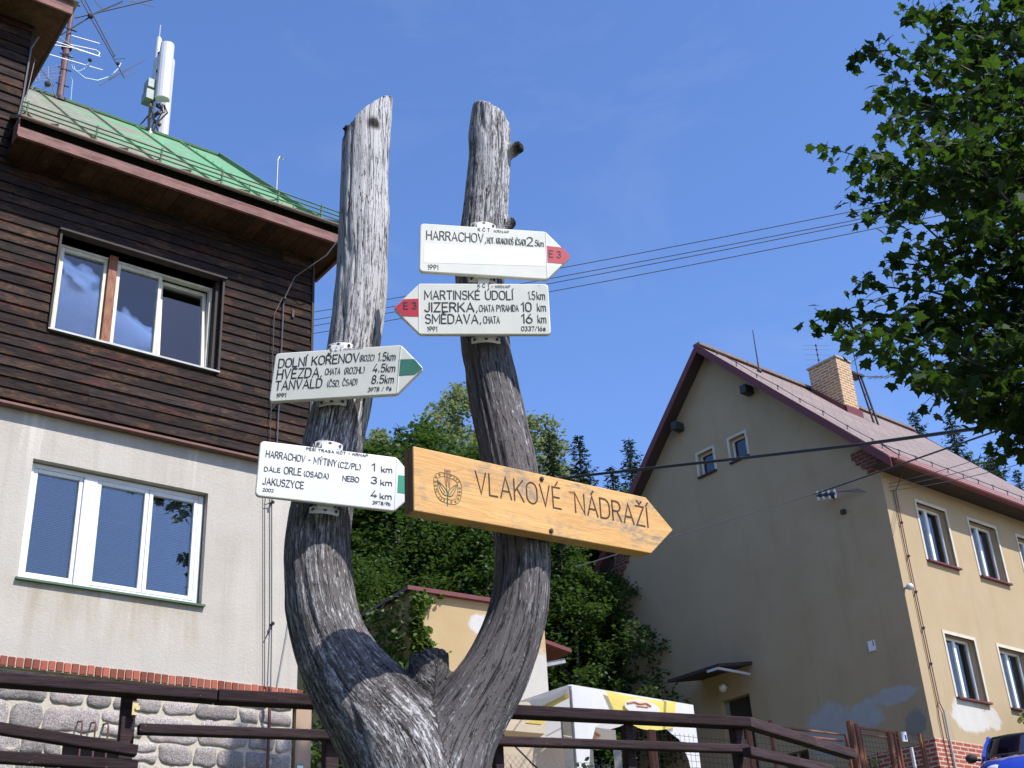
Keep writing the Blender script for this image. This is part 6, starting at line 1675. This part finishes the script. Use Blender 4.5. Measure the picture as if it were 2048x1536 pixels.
# ------------------------------------------------------------------ vegetation
def rand_rot(n, up=.5, g=None):
    """random orthonormal frames whose normals lean upwards"""
    g = g or rng
    z = g.normal(size=(n, 3)); z[:, 2] = np.abs(z[:, 2]) + up * 2; z /= np.linalg.norm(z, axis=1)[:, None]
    a = g.normal(size=(n, 3)); x = np.cross(a, z); x /= np.linalg.norm(x, axis=1)[:, None]; y = np.cross(z, x)
    return x, y, z
def leaves(P, size, X, Y, Z, shape, fold=.15):
    """leaf faces at points P; shape: list of (x, y) outline"""
    sh = np.array(shape); k = len(sh); n = len(P)
    off = sh[None, :, 0, None] * X[:, None, :] + sh[None, :, 1, None] * Y[:, None, :] + (np.abs(sh[None, :, 0, None]) * -fold) * Z[:, None, :]
    V = (P[:, None, :] + off * np.asarray(size).reshape(-1, 1, 1)).reshape(-1, 3)
    return V, [tuple(range(i * k, i * k + k)) for i in range(n)]
MAPLE = [(0, 0), (.12, -.04), (.34, -.10), (.30, .06), (.52, .12), (.46, .24), (.62, .50), (.40, .46), (.30, .50), (.26, .62), (.12, .72), (0, 1.0)]
MAPLE = MAPLE + [(-x, y) for x, y in reversed(MAPLE[1:-1])]
OVAL = [(0, 0), (.32, .25), (.36, .6), (0, 1.0), (-.36, .6), (-.32, .25)]
RHOMB = [(0, 0), (.36, .45), (0, 1), (-.36, .45)]

# ---- the maple on the right
def build_maple():
    g = np.random.default_rng(5)
    tx, ty = 5.35, 9.2; z0 = gz(tx, ty)
    tree = thing('maple_tree', 'big dark maple reaching in from the right with drooping lobed leaves', 'tree', (tx, ty, z0))
    b = MB(); b.tube([(tx, ty, z0 - .3), (tx + .05, ty, z0 + 1.5), (tx, ty + .05, z0 + 4), (tx - .1, ty, z0 + 7), (tx - .1, ty, z0 + 12.5)], [.30, .24, .20, .15, .04], 14)
    # tips of boughs: pixel outline gives direction, each with its own distance
    tips = [(1800, 20, 9.2), (1835, 90, 8.2), (1700, 118, 9.0), (1745, 185, 8.4), (1810, 215, 9.8), (1650, 293, 8.8), (1720, 330, 9.4), (1790, 250, 8.0), (1690, 395, 9.2), (1755, 420, 8.6), (1840, 400, 9.8), (1880, 480, 9.0),
            (1712, 560, 8.8), (1622, 645, 9.3), (1700, 660, 8.4), (1770, 520, 9.6), (1760, 715, 9.0), (1830, 740, 8.3), (1850, 600, 9.3), (1900, 790, 9.2), (1940, 810, 8.7), (1990, 740, 9.5), (2030, 790, 8.9), (1950, 650, 8.2), (1800, 620, 8.9),
            (1880, 150, 9.9), (1930, 60, 8.7), (1990, 160, 9.4), (1920, 260, 8.3), (2000, 330, 9.0), (1900, 350, 9.4), (1960, 430, 8.1), (2030, 480, 9.6), (1980, 560, 8.8), (1900, 560, 9.7), (2040, 620, 8.4), (2030, 60, 9.8), (1870, 30, 9.0), (1950, -60, 9.0), (1850, -80, 9.5),
            (2040, 240, 8.2), (1860, 680, 9.6), (1930, 720, 9.0), (1985, 640, 9.3), (1840, 290, 9.1), (1960, 510, 9.6), (2035, 400, 8.0), (2100, 300, 9), (2120, 600, 9), (2110, 100, 9), (2090, 730, 8.6), (2200, 500, 8.5), (2200, 200, 9.2), (2180, 700, 9.4)]
    tips = [t_ for t_ in tips if not (t_[0] > 1850 and t_[2] >= 9.6)]
    shown = len(tips)
    for i in range(90):                        # the rest of the crown, above and to the right of the picture
        a = g.uniform(0, 2 * np.pi); f = g.random(); rr = 4.6 * math.sin(math.pi * (.22 + .72 * f)) * g.uniform(.55, 1.0)
        q = np.array([tx + rr * math.cos(a), ty + rr * math.sin(a), z0 + 3.6 + 10.5 * f]); d_ = q - EYE; zc = d_ @ FWD
        px, py = 1024 + FPX * (d_ @ RGT) / zc, 768 - FPX * (d_ @ UPV) / zc
        if q[1] < 6.6 and q[2] < z0 + 9: continue
        if zc < 1 or px > 2130 or py < -130 - max(0, (2000 - px)) * .5: tips.append(q)
    P = []; S = []; br = MB()
    br.v, br.f, br.t = b.v, b.f, b.t
    for it, tip in enumerate(tips):
        t = at_y(*tip) if it < shown else tip; zb = min(max(t[2] - .9, z0 + 2.4), z0 + 12)
        a = np.array([tx - .05, ty, zb]); mid = (a + t) / 2 + np.array([0, 0, .35])
        n_ = 10; pts = []; wob = g.normal(size=(n_ + 1, 3)) * .05; wob[0] = wob[-1] = 0
        for i in range(n_ + 1):
            f = i / n_; pts.append(wob[i] + (1 - f) ** 2 * a + 2 * f * (1 - f) * mid + f * f * t)
        br.tube([Vector(p) for p in pts], [.040 * (1 - i / n_) ** 1.3 + .004 for i in range(n_ + 1)], 5)
        d = (t - a); d /= np.linalg.norm(d); sd_ = np.cross(d, [0, 0, 1.]); sd_ /= np.linalg.norm(sd_)
        Ls = float(np.linalg.norm(t - a))
        for k in range(27):
            f = 1 - (k / 27) * min(.75, 1.65 / Ls) ; i = f * n_; j = min(int(i), n_ - 1); p = pts[j] + (pts[j + 1] - pts[j]) * (i - j)
            ln = (.08 + .50 * min(1, (1 - f) * Ls / 1.0)) * g.uniform(.5, 1.15); sg = 1 if k % 2 else -1
            q = p + (sd_ * sg * g.uniform(.5, 1.1) + d * g.uniform(.0, .6) + np.array([0, 0, g.uniform(-.20, .06)])) * ln
            br.tube([Vector(p), Vector(q)], .0028, 3, False)
            m = int(3 + ln * 11)
            for h in range(m):
                r_ = p + (q - p) * ((h + 1) / m) + g.normal(size=3) * np.array([.055, .055, .035]); P.append(r_); S.append(g.uniform(.072, .125) * (1 if it < shown else 1.7))
    br.build('trunk', MAT['bark'], tree)
    P = np.array(P); n = len(P); S = np.array(S)
    # leaf blades hang from their stalks: tip points outward and down, face turned to the sky
    ang = g.uniform(0, 2 * np.pi, n); Y_ = np.stack([np.cos(ang), np.sin(ang), g.uniform(-1.6, -.15, n)], 1); Y_ /= np.linalg.norm(Y_, axis=1)[:, None]
    Zr = g.normal(size=(n, 3)) * .35 + np.array([0, 0, 1.]); X = np.cross(Y_, Zr); X /= np.linalg.norm(X, axis=1)[:, None]; Z = np.cross(X, Y_)
    P = P + np.array([0, 0, -.03])
    V, Fc = leaves(P, S * 1.0, X, Y_, Z, MAPLE, .22)
    raw('foliage', V, Fc, MAT['leaf_maple'], tree, tint=np.clip(g.beta(2, 3, n) + (g.random(n) > .93) * .5, 0, 1))
build_maple()

# ---- forest trees: a few shapes, each copied as its own tree
def crown_mesh(seed, H, Rc, nclump, per, leaf, kind):
    g = np.random.default_rng(seed); P = []; S = []; T = []
    if kind == 'broad':
        for i in range(nclump):
            f = g.random(); h = H * (.12 + .88 * f ** .8); rr = Rc * (math.sin(math.pi * min(1, .12 + .9 * (h / H) ** .85)) ** .7) * (.55 + .55 * g.random() ** .6)
            a = g.uniform(0, 2 * np.pi); c = np.array([rr * math.cos(a), rr * math.sin(a), h]); cr = Rc * g.uniform(.12, .26)
            u = g.normal(size=(per, 3)); u /= np.linalg.norm(u, axis=1)[:, None]; u *= (g.random(per) ** .4)[:, None]
            u[:, 2] *= .62; P.append(c + u * cr); S.append(g.uniform(.6, 1.35, per) * leaf); T.append(np.clip(g.normal(.4 + g.normal() * .16, .2, per), 0, 1))
    elif kind == 'birch':
        for i in range(nclump):
            f = g.random(); h = H * (.18 + .82 * f); rr = Rc * (math.sin(math.pi * min(1, .1 + .88 * (h / H))) ** .8) * (.25 + .85 * g.random())
            a = g.uniform(0, 2 * np.pi); c = np.array([rr * math.cos(a), rr * math.sin(a), h])
            k = g.random(per); P.append(c + np.stack([g.normal(0, .13, per) * (1 + k) + k * .25 * math.cos(a), g.normal(0, .13, per) * (1 + k) + k * .25 * math.sin(a), -k * g.uniform(.5, 1.2)], 1)); S.append(g.uniform(.6, 1.3, per) * leaf); T.append(np.clip(g.normal(.5 + g.normal() * .15, .2, per), 0, 1))
    return np.concatenate(P), np.concatenate(S), np.concatenate(T), g
def broad_tree(name, label, seed, H, Rc, x, y, mat='leaf_dec', kind='broad', leaf=.17, nclump=150, per=70, bark='bark', group=None):
    z0 = gz(x, y); t = thing(name, label, 'tree', (x, y, z0), 0, group)
    P, S, T, g = crown_mesh(seed, H, Rc, nclump, per, leaf, kind)
    X, Y, Z = rand_rot(len(P), .5, g); V, F_ = leaves(P + np.array([x, y, z0]), S, X, Y, Z, RHOMB, .2)
    raw('crown', V, F_, MAT[mat], t, tint=T)
    b = MB(); pts = [(x + g.normal() * .12 * i, y + g.normal() * .12 * i, z0 - .4 + (H * .9 + .4) * i / 5) for i in range(6)]
    b.tube(pts, [.17, .15, .12, .09, .06, .02], 8)
    for i in range(12):
        h = g.uniform(.2, .8); p = Vector(pts[int(h * 5)]); a = g.uniform(0, 6.28); q = p + Vector((math.cos(a), math.sin(a), .6)) * Rc * g.uniform(.4, .8); b.tube([p, q], [.045, .01], 5)
    b.build('trunk', MAT[bark], t); return t
def spruce_tree(label, seed, H, Rb, x, y, group=None, dens=1.0):
    g = np.random.default_rng(seed); z0 = gz(x, y); t = thing('spruce_tree', label, 'tree', (x, y, z0), 0, group)
    P = []; D = []; S = []; T = []; b = MB()
    b.tube([(x, y, z0 - .4), (x, y, z0 + H * .5), (x, y, z0 + H * .99)], [.16, .10, .012], 7)
    h = H * .06
    while h < H * .985:
        f = h / H; L = Rb * (1 - f) ** .85 * g.uniform(.75, 1.12) + .05; nb = max(3, int(8 * (1 - f) + 3))
        a0 = g.uniform(0, 6.28)
        for k in range(nb):
            a = a0 + 6.283 * k / nb + g.normal() * .2; l = L * g.uniform(.6, 1.15); dr = -.32 + .75 * f
            n_ = max(5, int(l / .075 * dens)); s = np.linspace(.08, 1, n_)
            px = np.stack([np.cos(a) * l * s, np.sin(a) * l * s, h + l * s * dr * .6 + l * .22 * s ** 2.2], 1)
            b.tube([(x, y, z0 + h), (x + px[-1, 0], y + px[-1, 1], z0 + px[-1, 2])], [.02, .004], 3, False)
            for sg in (-1, 1, 0):
                q = px + g.normal(0, .025, px.shape); dd = np.stack([np.cos(a + sg * g.uniform(.5, 1.1)) * np.ones(n_), np.sin(a + sg * g.uniform(.5, 1.1)) * np.ones(n_), -.45 * np.ones(n_) + g.normal(0, .25, n_) if sg else -.1 * np.ones(n_)], 1)
                P.append(q); D.append(dd); S.append((.12 + .30 * np.minimum(1, (1.1 - s) * l)) * g.uniform(.7, 1.2, n_)); T.append(np.clip(g.normal(.35, .2, n_) + .25 * s, 0, 1))
        h += (.16 + .24 * (1 - f)) * (H / 12) ** .5
    # tip leader
    P = np.concatenate(P) + np.array([x, y, z0]); D = np.concatenate(D); S = np.concatenate(S); T = np.concatenate(T)
    D /= np.linalg.norm(D, axis=1)[:, None]; Zr = g.normal(size=D.shape) * .4 + np.array([0, 0, 1.]); X = np.cross(D, Zr); X /= np.linalg.norm(X, axis=1)[:, None]; Z = np.cross(X, D)
    V, F_ = leaves(P, S, X, D, Z, [(0, 0), (.17, .35), (.10, .8), (0, 1), (-.10, .8), (-.17, .35)], .1)
    raw('crown', V, F_, MAT['leaf_spruce'], t, tint=T)
    b.build('trunk', MAT['bark'], t); return t
def copy_tree(t, x, y, rot, sc, label=None, group=None):
    c = t.copy(); COL.objects.link(c); c.location = (x, y, gz(x, y)); c.rotation_euler = (0, 0, rot); c.scale = (sc, sc, sc)
    if label: c['label'] = label
    if group: c['group'] = group
    for ch in t.children:
        d = ch.copy(); COL.objects.link(d); d.parent = c
    return c
def top_h(px, py, Y):                       # tree height whose tip shows at this pixel when it stands at distance Y
    p = at_y(px, py, Y); return float(p[0]), float(p[2]) - gz(float(p[0]), Y)
FG = 'broadleaf trees on the slope behind the trunk'; SG = 'spruces on the slope'
# individually readable trees
x, h = top_h(915, 772, 44); broad_tree('birch_tree', 'tall pale green birch rising highest behind the right arm of the trunk', 21, h, 3.0, x, 44, 'leaf_birch', 'birch', .17, 220, 75, 'bark_pale')
x, h = top_h(1070, 822, 45); broad_tree('birch_tree', 'pale green birch just right of the right trunk arm', 22, h, 2.2, x, 45, 'leaf_birch', 'birch', .17, 170, 70, 'bark_pale')
x, h = top_h(752, 858, 46); broad_tree('birch_tree', 'slim pale birch top beside the left trunk arm', 23, h, 1.5, x, 46, 'leaf_birch', 'birch', .16, 110, 70, 'bark_pale')
x, h = top_h(1155, 866, 40); sp1 = spruce_tree('dark pointed spruce with open sparse top, left of the two by the gable', 31, h, 2.3, x, 40, SG)
x, h = top_h(1257, 870, 41); spruce_tree('dark pointed spruce nearest to the left edge of the ochre gable', 32, h, 2.2, x, 41, SG)
x, h = top_h(1222, 930, 38); spruce_tree('shorter spruce between the two pointed ones by the gable', 33, h, 2.0, x, 38, SG)
x, h = top_h(797, 846, 43); spruce_tree('small spruce tip between the pale birches left of the trunk fork', 34, h, 1.9, x, 43, SG)
x, h = top_h(1100, 860, 42); spruce_tree('dense spruce behind the right trunk arm', 35, h, 2.6, x, 42, SG)
for i, (px, py, Y, lab) in enumerate(((1824, 818, 46, 'thin spruce tip above the ridge of the brown roof, leftmost there'), (1895, 822, 44, 'tall dark spruce above the far end of the brown roof'), (1975, 880, 42, 'broad spruce beyond the brown roof near the right edge'), (2030, 935, 42, 'low spruce at the right edge beyond the brown roof'), (1935, 905, 47, 'spruce standing between two others beyond the brown roof'))):
    x, h = top_h(px, py, Y)
    if i == 0: spA = spruce_tree(lab, 40, h, 2.2, x, Y, SG); hA = h
    else: copy_tree(spA, x, Y, i * 1.3, h / hA, lab, SG)
for i, (px, py, Y, lab) in enumerate(((1178, 965, 34, 'dark spruce in front of the others, left of the ochre gable'), (1118, 1060, 31, 'small dark spruce right of the right trunk arm'), (722, 885, 41, 'slim spruce between the left house and the left trunk arm'), (1235, 1075, 33, 'low dark spruce against the edge of the ochre gable'), (1015, 850, 46, 'spruce hidden mostly by the right trunk arm'))):
    x, h = top_h(px, py, Y); copy_tree(spA, x, Y, i * 1.7 + .5, h / hA, lab, SG)
# the broadleaf belt
x, h = top_h(840, 850, 37); ba = broad_tree('broadleaf_tree', 'leafy tree whose rounded top stands left of the birch', 51, h, 3.4, x, 37, group=FG); ha = h
x, h = top_h(790, 935, 33); bb = broad_tree('broadleaf_tree', 'dark leafy tree right beside the left trunk arm above the shed', 52, h, 3.0, x, 33, group=FG, nclump=170); hb_ = h
x, h = top_h(960, 905, 35); bc = broad_tree('broadleaf_tree', 'leafy tree directly behind the wooden arrow board', 53, h, 3.2, x, 35, group=FG); hc_ = h
belt = [(690, 900, 38, 'leafy tree just right of the left house corner'), (740, 905, 35, 'leafy tree seen through the gap beside the left trunk arm'), (880, 900, 39, 'leafy tree between the trunk arms, under the birch'), (1030, 930, 38, 'leafy tree hidden partly by the right trunk arm'), (1130, 985, 36, 'leafy tree below the pointed spruces'),
        (1190, 1000, 34, 'leafy tree left of the ochre gable'), (1240, 985, 38, 'leafy tree at the left edge of the ochre gable'), (650, 960, 34, 'leafy tree behind the left house'), (1150, 1130, 30, 'low bushy tree right of the trunk, above the tent'), (1225, 1150, 31, 'low bushy tree against the left edge of the gable'),
        (740, 1130, 29.5, 'low bushy tree left of the ivy corner'), (880, 1010, 31.5, 'leafy tree rising right behind the ochre shed'), (680, 1100, 28, 'low bush tree between the left house and the trunk'), (1080, 1050, 32, 'leafy tree behind the right end of the shed'), (980, 1040, 30.5, 'leafy tree above the shed roof behind the fork')]
for i, (px, py, Y, lab) in enumerate(belt):
    src, hs = ((ba, ha), (bb, hb_), (bc, hc_))[i % 3]; x, h = top_h(px, py, Y)
    copy_tree(src, x, Y, 1.1 * i + .4, h / hs, lab, FG)
# the wood further up plus unseen trees added to cut sky light, one mass
def far_wood_and_sky_block():
    g = np.random.default_rng(77); P = []; S = []; T = []
    for i in range(60 + 150):
        if i < 60: x = g.uniform(-26, 40); y = g.uniform(50, 66)
        else:  # added ring left of and behind the camera, darkens the fill on the gable
            a = R(g.uniform(165, 298)); d_ = g.uniform(24, 40); x = math.sin(a) * d_; y = math.cos(a) * d_ + 4
            hh_ = g.uniform(13, 19) + max(0, -gz(x, y)); r_ = g.uniform(2.2, 3.4)
            for c in range(26):
                f = g.random(); b_ = g.uniform(0, 6.28); rr = r_ * (1 - f * .8) * g.uniform(.3, 1.0)
                cpt = np.array([x + rr * math.cos(b_), y + rr * math.sin(b_), gz(x, y) + hh_ * (.05 + .95 * f)]); m = 14
                P.append(cpt + g.normal(0, .6, (m, 3))); S.append(g.uniform(.9, 1.6, m)); T.append(np.clip(g.normal(.3, .2, m), 0, 1))
            continue
        h = 6.5 + g.uniform(-1, 2.2) - max(0, (y - 50)) * .28; r_ = g.uniform(1.6, 2.6)
        for c in range(38):
            f = g.random(); a = g.uniform(0, 6.28); rr = r_ * (1 - f) ** .7 * g.uniform(.4, 1.05)
            cpt = np.array([x + rr * math.cos(a), y + rr * math.sin(a), gz(x, y) + h * (.1 + .9 * f)]); m = 16
            P.append(cpt + g.normal(0, .28, (m, 3))); S.append(g.uniform(.25, .5, m)); T.append(np.clip(g.normal(.35, .2, m), 0, 1))
    P = np.concatenate(P); S = np.concatenate(S); T = np.concatenate(T); X, Y, Z = rand_rot(len(P), .4, g); V, F_ = leaves(P, S, X, Y, Z, RHOMB, .2)
    tag(raw('distant_wood_and_sky_block', V, F_, MAT['leaf_dec'], tint=T), 'dense dark wood up the slope, with unseen trees added to block sky light', 'wood', None, 'stuff')
far_wood_and_sky_block()

# ---- ivy on the shed corner
def ivy():
    g = np.random.default_rng(8); P = []; N_ = []
    for i in range(4600):
        z = ZT - .05 - (g.random() ** .8) * 2.6; f = (ZT - z) / 2.6
        if g.random() < .45: s = -.06 - g.random() * .12; y = g.uniform(0, 2.6); p = (s, y, z)
        else: s = abs(g.normal(0, .14 + .07 * math.sin(z * 6))); p = (s, -.05 - g.random() * .12, z)
        P.append(FS @ Vector(p))
    P = np.array([tuple(p) for p in P]); n = len(P); X, Y, Z = rand_rot(n, .1, g); Y[:, 2] = -np.abs(Y[:, 2])
    V, F_ = leaves(P, g.uniform(.07, .15, n), X, Y, Z, OVAL, .15)
    tag(raw('ivy', V, F_, MAT['leaf_ivy'], loc=tuple(A0 * np.array([1, 1, 0]) + np.array([0, 0, ZS])), tint=g.random(n)), 'green ivy climbing over the left corner of the ochre shed', 'plant')
ivy()
def shrub(name, label, cat, x, y, z0, H, Rr, n, leaf, mat, seed, stems=7, shape=OVAL):
    g = np.random.default_rng(seed); t = thing(name, label, cat, (x, y, z0)); b = MB(); P = []
    for i in range(stems):
        a = g.uniform(0, 6.28); l = g.uniform(.7, 1.0); pts = [Vector((x, y, z0)), Vector((x + math.cos(a) * Rr * .35, y + math.sin(a) * Rr * .35, z0 + H * l * .55)), Vector((x + math.cos(a) * Rr * g.uniform(.4, .9), y + math.sin(a) * Rr * g.uniform(.4, .9), z0 + H * l))]
        b.tube(pts, [.014, .010, .004], 5)
        for k in range(n // stems):
            f = g.uniform(.15, 1.0); p = pts[0].lerp(pts[1], f * 2) if f < .5 else pts[1].lerp(pts[2], f * 2 - 1); P.append(np.array(p) + g.normal(0, Rr * .16, 3))
    b.build('stem', MAT['bark'], t); P = np.array(P); m = len(P); X, Y, Z = rand_rot(m, .2, g); Y[:, 2] -= .5; Y /= np.linalg.norm(Y, axis=1)[:, None]
    V, F_ = leaves(P, g.uniform(.6, 1.3, m) * leaf, X, Y, Z, shape, .2); raw('foliage', V, F_, MAT[mat], t, tint=g.random(m)); return t
q = FB @ Vector((2.7, -1.2, 0)); shrub('shrub', 'pale leafy shrub by the sunny ochre wall above the blue car', 'shrub', q.x, q.y, gz(q.x, q.y), 7.25 - gz(q.x, q.y), .8, 520, .17, 'leaf_shrub', 61, 9)
q = FB @ Vector((3.9, -1.0, 0)); shrub('shrub', 'green shrub under the second ground floor window at the right edge', 'shrub', q.x, q.y, gz(q.x, q.y), 7.5 - gz(q.x, q.y), .8, 600, .16, 'leaf_dec', 62, 9)
q = FB @ Vector((1.75, -1.3, 0)); shrub('shrub', 'low twiggy plant left of the pale shrub by the brick plinth', 'shrub', q.x, q.y, gz(q.x, q.y), 6.45 - gz(q.x, q.y), .35, 130, .14, 'leaf_shrub', 63, 6)
p = at_y(1762, 1500, 12.1); shrub('dry_plant', 'dry yellowish plant behind the mesh of the rusty gate', 'plant', float(p[0]), 12.3, 2.6, float(p[2]) - 2.6 + .05, .16, 260, .10, 'leaf_shrub', 64, 16, RHOMB)
p = at_y(1195, 1500, 10.6); shrub('shrub', 'low green plant at the chain link fence below the tent leg', 'shrub', float(p[0]), 10.9, 2.5, float(p[2]) - 2.5 + .0, .32, 420, .07, 'leaf_ivy', 65, 9)
p = at_y(1038, 1530, 9.0); shrub('climbing_plant', 'dark leaved climber on the chain link fence beside the trunk', 'plant', float(p[0]), 9.2, 2.3, float(p[2]) - 2.3 + .09, .12, 60, .11, 'leaf_ivy', 66, 5)
p = at_y(640, 1490, 14); shrub('shrub', 'green bush between the tan board and the forked trunk', 'shrub', float(p[0]), 16.5, gz(0, 16.5), 3.0, .9, 1800, .12, 'leaf_dec', 67, 12)
